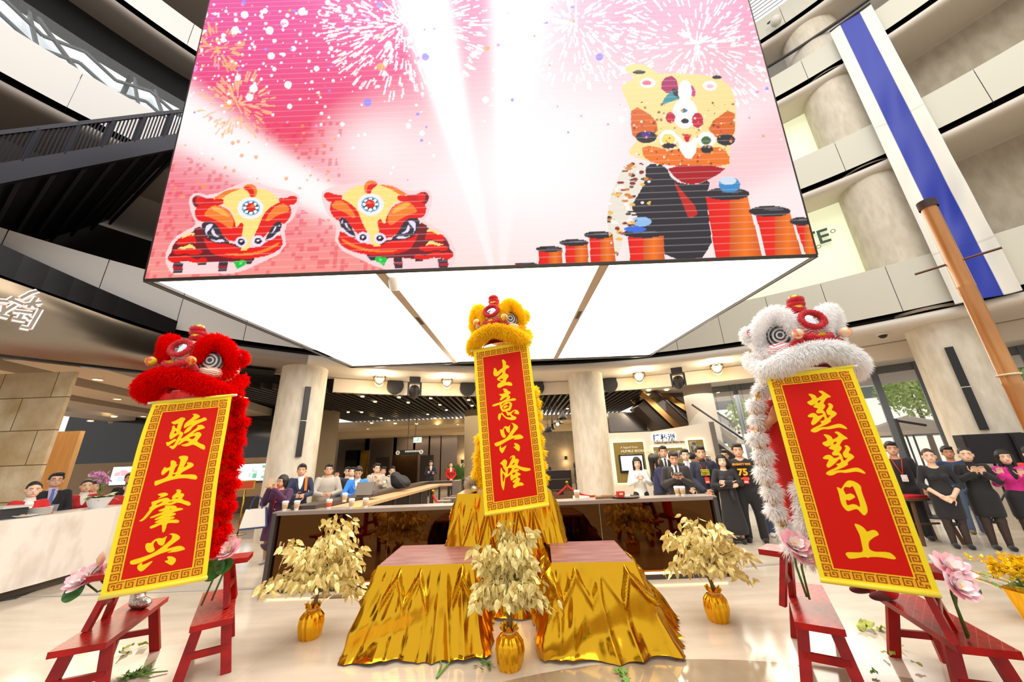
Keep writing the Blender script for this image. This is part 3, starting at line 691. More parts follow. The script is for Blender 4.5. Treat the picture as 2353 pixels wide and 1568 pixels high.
top = np.clip((330 - PY) / 300, 0, 1)[:, None]; low = np.clip((PY - 430) / 200, 0, 1)[:, None]
base = rgb(238, 62, 96) * (1 - top) + rgb(236, 78, 158) * top; base = base * (1 - low) + rgb(244, 96, 92) * low
C = base * pink[:, None] + rgb(255, 250, 250) * (1 - pink[:, None])
C = C * (1 - .22 * low) + np.array([1, .55, .42]) * .22 * low
def splat(mask, c, a=1.0): C[mask] = C[mask] * (1 - a) + np.asarray(c) * a
nz = rs.rand(nv // 5 + 2, nu // 5 + 2); J, I = np.meshgrid(np.arange(nu), np.arange(nv)); blot = nz[I // 5, J // 5].ravel()
splat((blot > .80) & (pink > .45) & (PY > 280), rgb(232, 20, 70), .45)
# fireworks and drifting sparks
def burst(cx, cy, R, n, c=(1, 1, 1)):
    for k in range(n):
        a = rs.rand() * 2 * PI; r0 = R * rs.rand()**.6; x, y = cx + r0 * math.cos(a), cy + r0 * math.sin(a) * .9; L = 4 + 9 * rs.rand()
        s = (np.abs(PX - x) < L) & (np.abs(PY - y) < L); s = np.nonzero(s)[0]
        if len(s) == 0: continue
        u = (PX[s] - x) * math.cos(a) + (PY[s] - y) * math.sin(a); w = -(PX[s] - x) * math.sin(a) + (PY[s] - y) * math.cos(a)
        s = s[(np.abs(u) < L) & (np.abs(w) < 1.5 + rs.rand())]; C[s] = C[s] * .25 + .75 * np.asarray(c)
burst(930, 55, 190, 650); burst(1320, 50, 170, 380); burst(1600, 100, 190, 420); burst(545, 240, 85, 120, rgb(255, 196, 140)); burst(500, 110, 60, 60, rgb(255, 190, 120))
for k in range(560):
    x, y, r = (rs.uniform(420, 1000), abs(rs.normal(0, 170)), rs.uniform(1.5, 4)) if k < 430 else (rs.uniform(1100, 1800), rs.uniform(0, 330), rs.uniform(1.5, 4))
    if rs.rand() < .10: r *= 2.4
    s = (PX - x)**2 + (PY - y)**2 < r * r; c = (1, 1, 1) if rs.rand() < .8 else rgb(*[(150, 140, 255), (255, 170, 90), (255, 150, 220)][rs.randint(3)])
    splat(s, c, .9)
for k in range(60): x, y = rs.uniform(350, 760), rs.uniform(280, 520); splat((PX - x)**2 + (PY - y)**2 < rs.uniform(2, 5)**2, rgb(255, 150, 70), .7)
def shapes(lst, f):
    for c, P, *sm in lst:
        c = rgb(*c)
        if isinstance(P, tuple):   # ellipse cx, cy, rx, ry
            t = np.linspace(0, 2 * PI, 28, endpoint=False); P = np.stack([P[0] + P[2] * np.cos(t), P[1] + P[3] * np.sin(t)], 1)
        else: P = smooth_poly(P, 1 if not sm else sm[0])
        splat(pip(PX, PY, f(np.asarray(P, float))), c)
RED, DK, OR, YE, MA = (236, 12, 0), (58, 42, 56), (245, 128, 38), (255, 226, 128), (120, 10, 26)
CART = [((255, 214, 214), [(600, 330), (700, 240), (900, 300), (1300, 130), (1450, 90), (1700, 180), (2100, 250), (2110, 400), (2020, 620), (1900, 700), (1930, 1040), (1500, 1240), (1380, 1300), (1160, 1360), (980, 1340), (560, 1360), (370, 1360), (270, 1130), (400, 860), (640, 730), (720, 680), (650, 560)]),
 (MA, [(320, 1120), (380, 1060), (380, 1000), (450, 880), (680, 780), (680, 740), (780, 700), (1000, 900), (1500, 1000), (1500, 1150), (1450, 1210), (1200, 1190), (1000, 1180), (850, 1200), (720, 1210), (560, 1170), (420, 1210), (340, 1180)]),
 (DK, [(400, 1200), (540, 1200), (520, 1340), (400, 1340)], 0), ((190, 20, 40), [(395, 1250), (530, 1250), (530, 1290), (395, 1290)], 0), (DK, [(1020, 1180), (1140, 1180), (1120, 1320), (1010, 1320)], 0), ((190, 20, 40), [(1010, 1240), (1135, 1240), (1135, 1270), (1010, 1270)], 0), (DK, [(735, 1190), (850, 1190), (840, 1230), (735, 1230)], 0), (DK, [(1390, 1170), (1500, 1150), (1450, 1215), (1390, 1215)], 0),
 (RED, [(450, 880), (520, 860), (620, 820), (690, 830), (720, 950), (640, 920), (560, 960), (450, 970)]), (RED, [(380, 1060), (450, 1010), (560, 1010), (620, 990), (700, 1020), (800, 1030), (780, 1080), (660, 1105), (560, 1070), (460, 1100)]), (RED, [(320, 1130), (400, 1110), (480, 1120), (560, 1090), (640, 1120), (720, 1160), (820, 1120), (880, 1190), (700, 1210), (560, 1160), (420, 1210), (340, 1180)]),
 (YE, [(500, 860), (580, 800), (690, 795), (690, 830), (620, 820), (540, 870)]), (YE, [(440, 1000), (560, 980), (620, 945), (660, 960), (715, 1020), (620, 995), (540, 1020)]),
 ((214, 6, 20), [(655, 340), (690, 295), (750, 285), (800, 310), (860, 335), (1080, 320), (1080, 420), (760, 470), (700, 460), (660, 400)]), (MA, (715, 370, 55, 75)), (RED, (760, 360, 60, 60)), (RED, [(1820, 325), (1920, 330), (1990, 295), (2060, 295), (2080, 340), (2060, 390), (2000, 430), (1840, 400)]),
 (YE, [(930, 340), (1000, 290), (1120, 220), (1300, 190), (1500, 190), (1680, 220), (1780, 290), (1850, 390), (1700, 460), (1640, 560), (1560, 700), (1480, 860), (1320, 900), (1250, 720), (1200, 500), (1080, 420)]), (OR, [(930, 340), (1000, 290), (1120, 220), (1250, 195), (1340, 195), (1200, 240), (1100, 300), (1080, 320)]), (RED, [(930, 345), (1080, 320), (1080, 420), (940, 400)]),
 (OR, [(1340, 190), (1380, 145), (1450, 130), (1510, 160), (1540, 230), (1520, 310), (1440, 320), (1430, 260), (1390, 215)]), (RED, [(1340, 190), (1400, 165), (1470, 190), (1500, 250), (1490, 310), (1440, 315), (1430, 255)]),
 (RED, [(690, 480), (760, 430), (900, 410), (1080, 440), (1180, 520), (1240, 650), (1250, 740), (1340, 620), (1380, 900), (1180, 920), (1060, 830), (1000, 700), (920, 650), (780, 650), (700, 600)]), (OR, [(800, 560), (900, 440), (980, 420), (1100, 460), (1200, 560), (1220, 680), (1180, 760), (1040, 650), (900, 590)]), ((255, 176, 70), [(900, 440), (1000, 440), (1130, 520), (1170, 600), (1000, 520), (940, 490)]),
 (RED, [(1480, 860), (1560, 700), (1620, 540), (1720, 440), (1840, 380), (1930, 380), (1990, 440), (2000, 540), (1960, 620), (1880, 690), (1860, 640), (1800, 650), (1700, 760), (1640, 850), (1560, 880)]), (OR, [(1640, 640), (1700, 520), (1820, 410), (1920, 400), (1980, 480), (1940, 520), (1800, 560), (1700, 640)]),
 (YE, [(1370, 630), (1480, 620), (1470, 800), (1440, 960), (1410, 1030), (1310, 1030), (1340, 940), (1330, 820)], 0),
 (RED, [(790, 830), (900, 930), (1180, 950), (1320, 1020), (1560, 980), (1850, 800), (1880, 900), (1880, 960), (1840, 1020), (1700, 1100), (1500, 1140), (1300, 1150), (1100, 1130), (930, 1080), (860, 1000)]), (OR, [(1060, 1075), (1400, 1080), (1640, 1020), (1840, 910), (1830, 960), (1650, 1060), (1400, 1110), (1150, 1100)]), (YE, [(1310, 1030), (1330, 960), (1420, 960), (1400, 1030)], 0),
 (DK, [(780, 650), (920, 640), (1000, 690), (1080, 850), (1180, 930), (1100, 950), (960, 930), (850, 860), (790, 760)]), ((235, 228, 250), [(840, 690), (950, 670), (900, 740), (850, 800), (880, 870), (960, 900), (1060, 880), (1110, 915), (1000, 930), (890, 880), (830, 790)]), ((235, 228, 250), [(930, 730), (910, 790), (960, 850), (1040, 850), (970, 820), (950, 760)]),
 (DK, [(1650, 870), (1720, 730), (1800, 640), (1860, 640), (1870, 700), (1830, 800), (1740, 880), (1650, 920)]), ((235, 228, 250), [(1650, 890), (1740, 860), (1840, 760), (1830, 810), (1740, 890), (1660, 905)]), ((235, 228, 250), [(1780, 700), (1800, 740), (1700, 830), (1750, 770)]), ((215, 210, 245), [(1820, 660), (1845, 700), (1830, 725)]),
 ((246, 240, 248), (1445, 462, 178, 150)), ((80, 170, 190), (1450, 460, 122, 102)), ((40, 30, 45), (1450, 460, 100, 84))] + [((255, 255, 255), (1450 + 82 * math.cos(a), 460 + 70 * math.sin(a), 24, 20)) for a in np.arange(8) * PI / 4] + [((224, 20, 10), (1450, 450, 62, 56)), ((245, 120, 40), (1470, 432, 22, 18)),
 ((240, 230, 250), (1320, 918, 82, 72)), ((50, 20, 50), (1320, 918, 50, 44)), ((255, 255, 255), (1322, 912, 16, 14)), ((240, 230, 250), (1548, 905, 84, 74)), ((50, 20, 50), (1548, 905, 50, 44)), ((255, 255, 255), (1549, 902, 16, 14)),
 ((0, 200, 60), [(1200, 1185), (1380, 1160), (1390, 1220), (1310, 1260), (1260, 1300), (1240, 1230)]), ((150, 235, 160), [(1290, 1200), (1340, 1190), (1310, 1240)])]
shapes(CART, lambda P: np.stack([330 + P[:, 0] / 5.8825, 400 + P[:, 1] / 5.8825], 1))
shapes(CART, lambda P: np.stack([720 + (770 - (P[:, 0] - 1450)) / 5.8825, 380 + (525 + P[:, 1] - 455) / 5.8825], 1))
# the photographed lion on its row of drums
fz = lambda P: np.stack([1150 + P[:, 0] / 3.1365, 130 + P[:, 1] / 3.1365], 1)
LY, LO, BK = (255, 224, 150), (226, 104, 24), (44, 38, 46)
shapes([(BK, [(1050, 770), (1190, 780), (1240, 900), (1400, 930), (1520, 880), (1480, 1010), (1540, 1450), (1190, 1470), (1160, 1290), (880, 1280), (930, 1230), (1000, 1150), (940, 1100), (950, 920), (1040, 880)]), ((238, 228, 214), [(760, 1120), (830, 900), (910, 760), (1040, 770), (1050, 900), (930, 1100), (900, 1300), (830, 1480), (790, 1350)]),
 (LY, [(870, 230), (900, 190), (980, 150), (890, 100), (920, 60), (1000, 45), (1080, 80), (1140, 130), (1250, 120), (1450, 130), (1560, 150), (1600, 170), (1680, 240), (1700, 400), (1690, 580), (1650, 640), (1660, 800), (1560, 790), (1200, 780), (1040, 750), (910, 700), (960, 630), (990, 600), (940, 560), (955, 430), (900, 300)])], fz)
def drum(x0, x1, xa, xb, yt, yb, cap):
    P = fz(np.array([(x0, yt), (x1, yt), (xb, yb), (xa, yb)], float)); m = pip(PX, PY, P)
    if not m.any(): return
    t = (PX[m] - P[:, 0].min()) / (np.ptp(P[:, 0])); t = np.clip(t, 0, 1)[:, None]
    c = np.where(t < .42, rgb(228, 8, 0) * (1 - t / .42) + rgb(240, 30, 0) * t / .42, rgb(246, 120, 20) * (1 - np.abs(t - .7) / .35) + rgb(200, 70, 10) * np.abs(t - .7) / .35); C[m] = c
    shapes([(BK, cap), ((96, 92, 104), (cap[0] + cap[2] * .2, cap[1] - cap[3] * .35, cap[2] * .5, cap[3] * .2))], fz)
drum(105, 265, 105, 265, 1494, 1510, (185, 1494, 80, 10)); drum(275, 445, 275, 445, 1390, 1505, (350, 1388, 96, 22)); drum(465, 630, 470, 635, 1350, 1492, (530, 1342, 106, 25)); drum(640, 810, 650, 830, 1290, 1490, (705, 1286, 102, 28)); drum(918, 1175, 935, 1185, 1290, 1478, (1030, 1276, 148, 32)); drum(1480, 1780, 1550, 1890, 1010, 1452, (1635, 990, 160, 46)); drum(1835, 2085, 1915, 2175, 1120, 1440, (1940, 1116, 150, 40)); drum(2120, 2215, 2200, 2285, 1200, 1432, (2165, 1188, 80, 30))
W_ = (255, 250, 244)
shapes([(LO, [(940, 340), (1120, 440), (1140, 560), (990, 600), (940, 560)]), (LO, [(1480, 500), (1690, 350), (1690, 600), (1560, 600)]), ((240, 118, 24), [(1010, 630), (1250, 680), (1560, 640), (1650, 700), (1650, 800), (1200, 790), (1040, 750)]), ((176, 0, 20), [(1180, 780), (1640, 790), (1560, 860), (1400, 930), (1280, 900)]), ((200, 30, 20), [(1240, 880), (1300, 960), (1440, 1120), (1360, 1180), (1320, 1080)]),
 ((176, 20, 96), [(1160, 160), (1260, 130), (1290, 270), (1160, 260)]), ((210, 60, 140), [(1340, 190), (1400, 220), (1410, 300), (1350, 270)]), ((60, 150, 160), [(1180, 300), (1240, 240), (1330, 290), (1220, 330), (1160, 350)]), (BK, [(1230, 220), (1300, 250), (1320, 300), (1250, 290)]),
 (W_, (1330, 250, 50, 80)), (W_, (1060, 190, 56, 36)), ((240, 120, 140), (1055, 190, 34, 18)), (BK, (1000, 113, 46, 14)), (BK, (1560, 150, 34, 14)), (W_, (1510, 210, 52, 36)), ((250, 190, 200), (1510, 214, 26, 14)), (W_, (1330, 410, 90, 110)), ((205, 20, 60), (1225, 440, 34, 40)), ((205, 20, 60), (1420, 460, 40, 56)), (BK, (1330, 465, 28, 18)), ((60, 130, 170), (1322, 390, 24, 14)),
 (W_, [(1260, 540), (1340, 640), (1430, 550), (1400, 740), (1310, 730)]), ((214, 10, 30), [(1310, 555), (1345, 640), (1375, 565)]), (BK, (1050, 580, 76, 44)), (BK, (1625, 600, 66, 42)), ((90, 40, 150), (1050, 565, 36, 20)), (W_, (1210, 590, 66, 62)), ((250, 220, 110), (1210, 600, 48, 42)), (BK, (1215, 645, 52, 20)), (W_, (1485, 600, 66, 58)), ((60, 110, 60), (1482, 605, 36, 30)), (BK, (1490, 670, 44, 32)),
 ((60, 140, 200), (1650, 925, 78, 56)), ((210, 226, 240), (1640, 895, 60, 30)), ((60, 110, 220), (970, 1245, 80, 22)), ((150, 190, 235), (1015, 1190, 74, 34))], fz)
body = pip(PX, PY, smooth_poly(fz(np.array([(760, 1120), (830, 900), (910, 760), (1060, 770), (1130, 1000), (930, 1250), (900, 1300), (830, 1480), (790, 1350)], float)), 1))
for k in range(110):
    x, y = 1150 + rs.uniform(760, 1120) / 3.1365, 130 + rs.uniform(760, 1470) / 3.1365; a, b = rs.uniform(3, 9), rs.uniform(2, 5)
    splat(body & (((PX - x) / a)**2 + ((PY - y) / b)**2 < 1), rgb(*[(214, 130, 40), (60, 46, 40), (255, 250, 240), (150, 40, 30), (240, 190, 90)][rs.randint(5)]))
for k in range(150):
    x, y = 1150 + rs.uniform(960, 1690) / 3.1365, 130 + rs.uniform(330, 790) / 3.1365; hd = np.hypot(PX - x, PY - y) < rs.uniform(1.2, 3.4)
    splat(hd & (C[:, 2] < .55), rgb(*[(255, 240, 220), (190, 30, 60), (90, 60, 30), (255, 170, 60)][rs.randint(4)]), .8)
rowc = (np.arange(nv) % 8 == 0).astype(float)[:, None].repeat(nu, 1).ravel()[:, None]; C = C * (1 - .16 * rowc) + .16 * rowc
painted_grid('led_face', PT.reshape(-1, 3), nu, nv, C, M('led_display', '#050505', .35, emit='#ffffff', es=LED_E, attr='paint', spec=.2), root)
Y2 = 9.55; z2 = EYE[2] + .272 * Y2
a, b = aty(370, 645, Y1 + .02), aty(1870, 590, Y1 + .02)
NL, NR = Vector((a[0], Y1 + .06, zb + .0)), Vector((b[0], Y1 + .06, zb + .0)); FL_, FR_ = Vector((aty(785, 836, Y2)[0], Y2, z2)), Vector((aty(1455, 824, Y2)[0], Y2, z2))
xl, xr = BL[0], BR[0]; sh = SU * SHT
mb = MB(); e = Vector(SU) * -.05; f2 = Vector((0, Y2 + .06, z2))
for p, q in ((Vector(BL), Vector(BR)), (Vector((xl, f2.y, z2)), Vector((xr, f2.y, z2))), (Vector(BL), Vector((xl, f2.y, z2))), (Vector(BR), Vector((xr, f2.y, z2)))): mb.bar(p + e * .4, q + e * .4, .03, .035)
mb.bar(Vector(BL) + Vector((-.02, .03, 0)), Vector(BL + sh) + Vector((-.01, .03, 0)), .02, .05); mb.bar(Vector(BR) + Vector((.02, .03, 0)), Vector(BR + sh) + Vector((.01, .03, 0)), .02, .05)
mb.build('frame', M('frame_bronze', '#3b342e', .4, .5), root, local=False)
mb = MB(); up = Vector(SU); 
P0 = [Vector((xl, Y1 + .05, zb + .06)), Vector((xr, Y1 + .05, zb + .06)), Vector((xr, Y2, z2 + .06)), Vector((xl, Y2, z2 + .06))]; P1 = [p + Vector(sh) * .97 for p in P0]
mb.add(P0 + P1, [(0, 3, 2, 1), (4, 5, 6, 7), (1, 2, 6, 5), (2, 3, 7, 6), (3, 0, 4, 7), (0, 1, 5, 4)]); mb.build('casing', M('casing_dark', '#26242a', .5), root, local=False)
def ptl(t, s): return (Vector((xl + .09, Y1 + .03, zb)).lerp(Vector((xr - .03, Y1 + .03, zb)), t)).lerp(Vector((xl + .09, Y2 - .02, z2)).lerp(Vector((xr - .03, Y2 - .02, z2)), t), s)
for t0, t1 in ((0.0, .337), (.352, .676), (.691, 1.0)):
    mb = MB(); mb.add([ptl(t0, 0), ptl(t1, 0), ptl(t1, 1), ptl(t0, 1)], [(0, 1, 2, 3)]); mb.build('light_panel', M('soffit_glow', '#ffffff', .5, emit='#fffaf2', es=SOFFIT_E), root, local=False)
for t in (.3445, .6835):
    mb = MB(); mb.bar(ptl(t, 0) - Vector((0, 0, .01)), ptl(t, 1) - Vector((0, 0, .01)), .12, .04); o = mb.build('divider_rail', M('rail_beige', '#b8a996', .5), root, local=False)
    mb = MB()
    for s in (.3,): 
        for k in (-.022, 0, .022): mb.bar(ptl(t, s) + Vector((k, 0, -.033)), ptl(t, s + .07) + Vector((k, 0, -.033)), .012, .006)
    mb.build('vent_slot', m_slot, o, local=False)
for x in (xl + .6, xr - .6):
    for y in (Y1 + .8, Y2 - 1): MB().tube([(x, y, zb + SHT * .95), (x, y, 16.5)], .03, 8).build('suspension_cable', m_dkgrey, root, local=False)
q = ptl(.33, .04); rt = thing('moving_head_light', 'small white spotlight fixed under the glowing soffit rail', 'spotlight', aty(905, 650, q.y))
MB().lathe([(.06, -.1), (.07, .08), (.04, .12)], n=14, mat=RX(.6)).build('lamp_head', M('cam_white', '#ddd9d0', .4), rt, .6); MB().bar((0, 0, .1), (0, 0, .22), .06, .05).build('yoke', m_dkgrey, rt)

# ---------------------------------------------------------------- the three red couplet banners
def homog(src):
    """projective map: picture corners tl,tr,br,bl -> unit square (u right, v down)"""
    A = []; bb = []
    for (x, y), (u, v) in zip(src, ((0, 0), (1, 0), (1, 1), (0, 1))):
        A += [[x, y, 1, 0, 0, 0, -u * x, -u * y], [0, 0, 0, x, y, 1, -v * x, -v * y]]; bb += [u, v]
    h_ = np.linalg.solve(np.array(A), np.array(bb)); return np.append(h_, 1).reshape(3, 3)
GLY = {
'jun': (370, 940, 17.425, [[[(420,440),(560,400),(700,335),(800,270),(880,258),(980,285),(1020,320),(960,375),(925,450),(870,600),(810,765),(870,775),(930,810),(945,850),(920,920),(800,1130),(720,1270),(640,1370),(560,1430),(520,1430),(440,1370),(370,1330),(440,1300),(540,1300),(600,1250),(680,1100),(760,950),(800,860),(760,870),(640,950),(520,1030),(440,1065),(405,1050),(385,940),(420,830),(490,690),(485,590),(530,560),(580,570),(620,650),(640,670),(680,655),(700,560),(725,470),(640,505),(560,520),(480,480)],[(615,725),(560,865),(700,825)]],
 [[(260,1180),(300,1160),(380,1165),(500,1095),(610,1040),(670,1055),(680,1085),(640,1130),(480,1220),(420,1265),(350,1310),(295,1300),(285,1245)]],
 [[(1270,150),(1350,125),(1430,130),(1520,165),(1580,215),(1540,260),(1400,335),(1300,380),(1450,345),(1640,300),(1700,255),(1780,250),(1850,325),(1810,355),(1600,430),(1450,500),(1330,580),(1270,640),(1240,700),(1150,780),(950,870),(980,780),(1080,650),(1200,570),(1290,510),(1150,565),(970,660),(955,620),(985,490),(1090,410),(1250,300),(1355,190)]],
 [[(1450,550),(1550,525),(1640,518),(1720,560),(1780,630),(1700,660),(1500,720),(1370,790),(1290,865),(1400,820),(1480,785),(1560,790),(1630,840),(1640,890),(1600,960),(1450,1125),(1600,1210),(1780,1265),(1830,1350),(1810,1440),(1740,1440),(1600,1380),(1330,1235),(1180,1300),(1000,1325),(830,1265),(1000,1240),(1200,1155),(1100,1115),(1020,1115),(900,1190),(740,1300),(770,1200),(850,1100),(800,1100),(860,1035),(960,995),(1100,890),(1300,745),(1440,650),(1500,575)],[(1150,1010),(1230,960),(1440,905),(1315,1070)]]]),
'ye': (350, 1025, 17.425, [[[(455,880),(480,770),(540,670),(610,600),(615,650),(700,655),(830,605),(815,410),(850,370),(920,360),(990,390),(1055,440),(1035,540),(1130,510),(1020,610),(975,720),(935,850),(1050,830),(1100,700),(1160,550),(1215,330),(1150,290),(1125,260),(1180,205),(1300,185),(1420,190),(1490,225),(1500,280),(1450,390),(1300,670),(1500,530),(1440,460),(1500,435),(1620,445),(1710,495),(1735,550),(1690,610),(1500,700),(1320,790),(1240,850),(1180,920),(1810,895),(1900,990),(1910,1050),(1860,1105),(1700,1090),(1500,1055),(1300,1045),(1100,1065),(800,1130),(500,1230),(300,1320),(220,1345),(190,1260),(210,1150),(290,1145),(740,1000),(800,720),(700,780),(560,910),(500,935)],[(890,930),(920,900),(1035,885),(1000,950),(930,985)]]]),
'zhao': (320, 1105, 14.257, [[[(690,230),(780,205),(950,165),(1050,230),(1010,270),(850,330),(680,385),(830,290),(750,275)]],
 [[(490,480),(600,450),(800,380),(980,340),(1060,360),(1085,420),(1200,390),(1160,380),(1165,290),(1270,220),(1330,130),(1270,100),(1380,70),(1450,100),(1460,150),(1420,205),(1500,200),(1550,230),(1560,270),(1450,405),(1740,480),(1790,570),(1710,620),(1600,580),(1350,490),(1200,560),(1060,590),(960,560),(600,690),(450,870),(330,1010),(220,1100),(130,1125),(85,1105),(200,1040),(330,880),(460,710),(410,680),(500,630),(520,560)],[(650,545),(900,440),(800,540),(660,585)],[(1000,520),(1100,475),(1240,460),(1120,510)],[(1220,385),(1380,320),(1340,380)]],
 [[(910,610),(980,590),(1100,605),(1200,595),(1280,620),(1320,665),(1285,690),(1430,680),(1540,715),(1480,750),(1250,805),(1130,855),(1240,845),(1285,885),(1250,920),(1020,995),(1200,970),(1240,1000),(1200,1040),(1000,1105),(1200,1070),(1330,1080),(1390,1130),(1340,1200),(1150,1185),(975,1195),(950,1330),(900,1460),(825,1540),(805,1400),(830,1210),(600,1330),(440,1380),(420,1310),(500,1270),(830,1130),(700,1180),(560,1180),(700,1090),(880,1000),(740,1060),(600,1085),(580,1060),(700,990),(920,860),(530,1020),(410,1005),(600,920),(950,770),(800,800),(695,775),(820,720),(960,655)],[(1060,765),(1100,710),(1160,690)]]]),
'xing': (290, 1205, 13.633, [[[(640,600),(660,450),(770,420),(810,445),(900,350),(990,290),(1090,265),(1180,290),(1340,190),(1280,290),(1240,450),(1180,530),(1090,525),(1030,470),(1000,345),(930,400),(890,470),(900,580),(935,660),(880,730),(770,765),(690,730)]],
 [[(1370,160),(1450,120),(1560,120),(1680,180),(1735,250),(1710,310),(1600,390),(1240,660),(1450,600),(1700,535),(1800,570),(1870,655),(1820,690),(1600,750),(1260,785),(1380,740),(1490,680),(1350,720),(1100,800),(900,890),(500,1090),(300,1160),(150,1160),(135,1055),(200,1010),(550,910),(850,790),(1100,620),(1400,370),(1490,260),(1470,150)]],
 [[(540,1080),(490,1160),(520,1185),(620,1150),(880,1015),(700,1220),(490,1420),(400,1400),(345,1310),(355,1220),(410,1150)]],[[(1270,930),(1330,900),(1450,910),(1540,970),(1560,1030),(1530,1120),(1430,1225),(1350,1200),(1170,1065),(1290,1050),(1325,1010)]]]),
'xing2': (1120, 965, 19.6, [[[(570,420),(590,400),(640,405),(685,430),(740,310),(790,265),(850,260),(930,295),(1040,195),(1015,290),(1020,470),(990,575),(920,540),(870,480),(795,320),(750,370),(745,470),(780,590),(835,690),(820,760),(750,790),(680,750),(610,640)]],
 [[(1060,150),(1130,115),(1230,150),(1350,235),(1390,300),(1375,360),(1300,450),(1080,720),(1300,650),(1460,625),(1560,680),(1635,770),(1580,810),(1400,855),(1140,860),(1300,765),(1180,800),(1000,870),(800,980),(600,1110),(420,1175),(350,1140),(305,1025),(600,930),(800,830),(930,710),(1060,500),(1170,340),(1185,260),(1130,150)]],
 [[(630,1125),(605,1200),(630,1245),(700,1220),(890,1095),(800,1270),(690,1500),(600,1420),(545,1330),(545,1220),(570,1160)]],[[(1200,1050),(1215,1020),(1270,1015),(1380,1060),(1450,1130),(1475,1210),(1440,1380),(1410,1395),(1300,1320),(1140,1160),(1230,1190),(1265,1150)]]]),
'sheng': (1115, 820, 19.6, [[[(750,170),(770,130),(820,120),(900,180),(945,250),(930,370),(980,365),(1060,400),(1100,450),(1060,490),(950,540),(915,580),(895,740),(1000,775),(1050,830),(1060,880),(990,960),(940,1060),(925,1150),(1060,1110),(1150,1140),(1210,1190),(1225,1260),(1170,1305),(1080,1285),(950,1270),(830,1300),(700,1370),(630,1395),(560,1360),(540,1280),(580,1200),(720,1130),(720,1100),(580,1060),(530,1010),(560,940),(780,770),(775,670),(680,760),(580,860),(480,885),(400,850),(365,760),(385,620),(405,480),(480,530),(530,590),(540,690),(700,550),(790,500),(795,330)],[(620,1010),(810,960),(800,1030),(770,1060),(700,1060)]]]),
'yi': (1115, 885, 18.45, [[[(740,150),(820,135),(900,150),(950,200),(970,240),(1050,260),(1085,310),(1050,355),(970,400),(1040,440),(1065,490),(1050,540),(980,605),(1200,535),(1290,560),(1315,600),(1270,640),(1050,655),(900,690),(690,775),(690,890),(750,800),(830,740),(950,690),(1060,690),(1120,740),(1145,810),(1110,940),(1070,1030),(1020,1070),(950,1065),(920,1090),(1010,1150),(1100,1110),(1230,1030),(1310,1025),(1400,1070),(1440,1150),(1430,1225),(1320,1210),(1200,1175),(1290,1110),(1250,1060),(1080,1200),(1200,1290),(1320,1330),(1330,1390),(1260,1450),(1150,1470),(980,1440),(840,1370),(740,1260),(690,1190),(670,1310),(625,1470),(590,1480),(535,1370),(560,1250),(600,1165),(640,1220),(680,1150),(735,1145),(790,1240),(880,1330),(1000,1360),(1130,1340),(1040,1230),(980,1290),(940,1260),(900,1160),(860,1105),(800,1100),(735,1125),(680,1040),(625,920),(630,790),(370,905),(255,835),(650,710),(830,620),(920,540),(935,480),(850,510),(650,660),(625,590),(660,520),(715,475),(630,430),(585,360),(720,370),(880,290),(780,295),(805,235)],[(735,980),(740,880),(800,840),(900,800),(1000,735),(1040,760),(1020,880),(990,970),(960,965),(770,1025)]],[[(760,920),(800,870),(900,835),(970,850),(990,880),(870,945),(745,1010),(800,950)]]]),
'long': (1130, 1035, 14.936, [[[(275,430),(330,395),(390,315),(450,290),(510,320),(535,380),(520,450),(490,545),(550,545),(600,470),(640,380),(700,250),(715,190),(650,230),(615,295),(640,200),(720,150),(780,155),(820,210),(795,285),(860,262),(920,290),(940,340),(865,490),(1000,545),(1150,580),(1300,595),(1350,640),(1280,690),(1140,710),(1000,660),(900,605),(800,590),(765,665),(850,615),(910,630),(945,665),(930,690),(860,700),(900,750),(960,765),(1000,810),(970,845),(895,865),(895,920),(950,925),(985,980),(920,1090),(1010,1085),(1080,1120),(1110,1190),(950,1210),(880,1230),(780,1300),(730,1250),(745,1170),(820,1095),(740,1100),(705,1070),(740,1020),(835,965),(835,910),(680,1030),(655,1010),(635,900),(660,810),(600,860),(540,885),(510,925),(470,900),(450,1120),(415,1365),(390,1360),(330,1200),(310,980),(295,700),(320,565),(350,600),(370,680),(470,775),(475,680),(400,600),(380,490)],[(370,735),(440,850),(455,870),(400,1120),(370,950)],[(550,595),(715,580),(660,700),(540,835),(565,680)],[(680,475),(790,390),(790,440),(750,485)],[(700,775),(760,740),(815,745),(825,775),(735,850)]]]),
'zheng': (1830, 885, 14.254, [[[(680,175),(740,148),(810,150),(880,190),(980,260),(1060,300),(1090,345),(1000,355),(930,390),(830,540),(890,580),(900,620),(870,680),(810,740),(870,780),(910,850),(930,930),(955,990),(1000,970),(1085,885),(985,905),(930,820),(930,740),(985,690),(1030,580),(965,570),(1010,530),(1060,525),(1130,575),(1160,630),(1085,750),(1160,760),(1240,810),(1280,870),(1040,1035),(1100,1075),(960,1170),(800,1240),(500,1360),(640,1310),(780,1270),(970,1260),(1180,1190),(1340,1155),(1450,1190),(1560,1260),(1600,1320),(1560,1330),(1400,1285),(1280,1280),(1020,1340),(850,1330),(740,1355),(640,1420),(540,1445),(460,1430),(400,1390),(480,1310),(810,1160),(695,1075),(750,1090),(860,1050),(880,1000),(835,915),(700,1070),(500,1230),(440,1190),(425,1140),(520,960),(440,975),(350,965),(315,935),(400,860),(510,830),(600,860),(665,940),(830,870),(810,830),(650,855),(600,810),(610,760),(690,695),(560,670),(495,635),(590,560),(570,550),(480,605),(400,590),(285,500),(495,425),(430,330),(340,245),(480,250),(580,290),(625,340),(625,390),(760,325),(810,270),(790,235)],[(650,470),(700,445),(770,440),(740,490),(665,540)]]]),
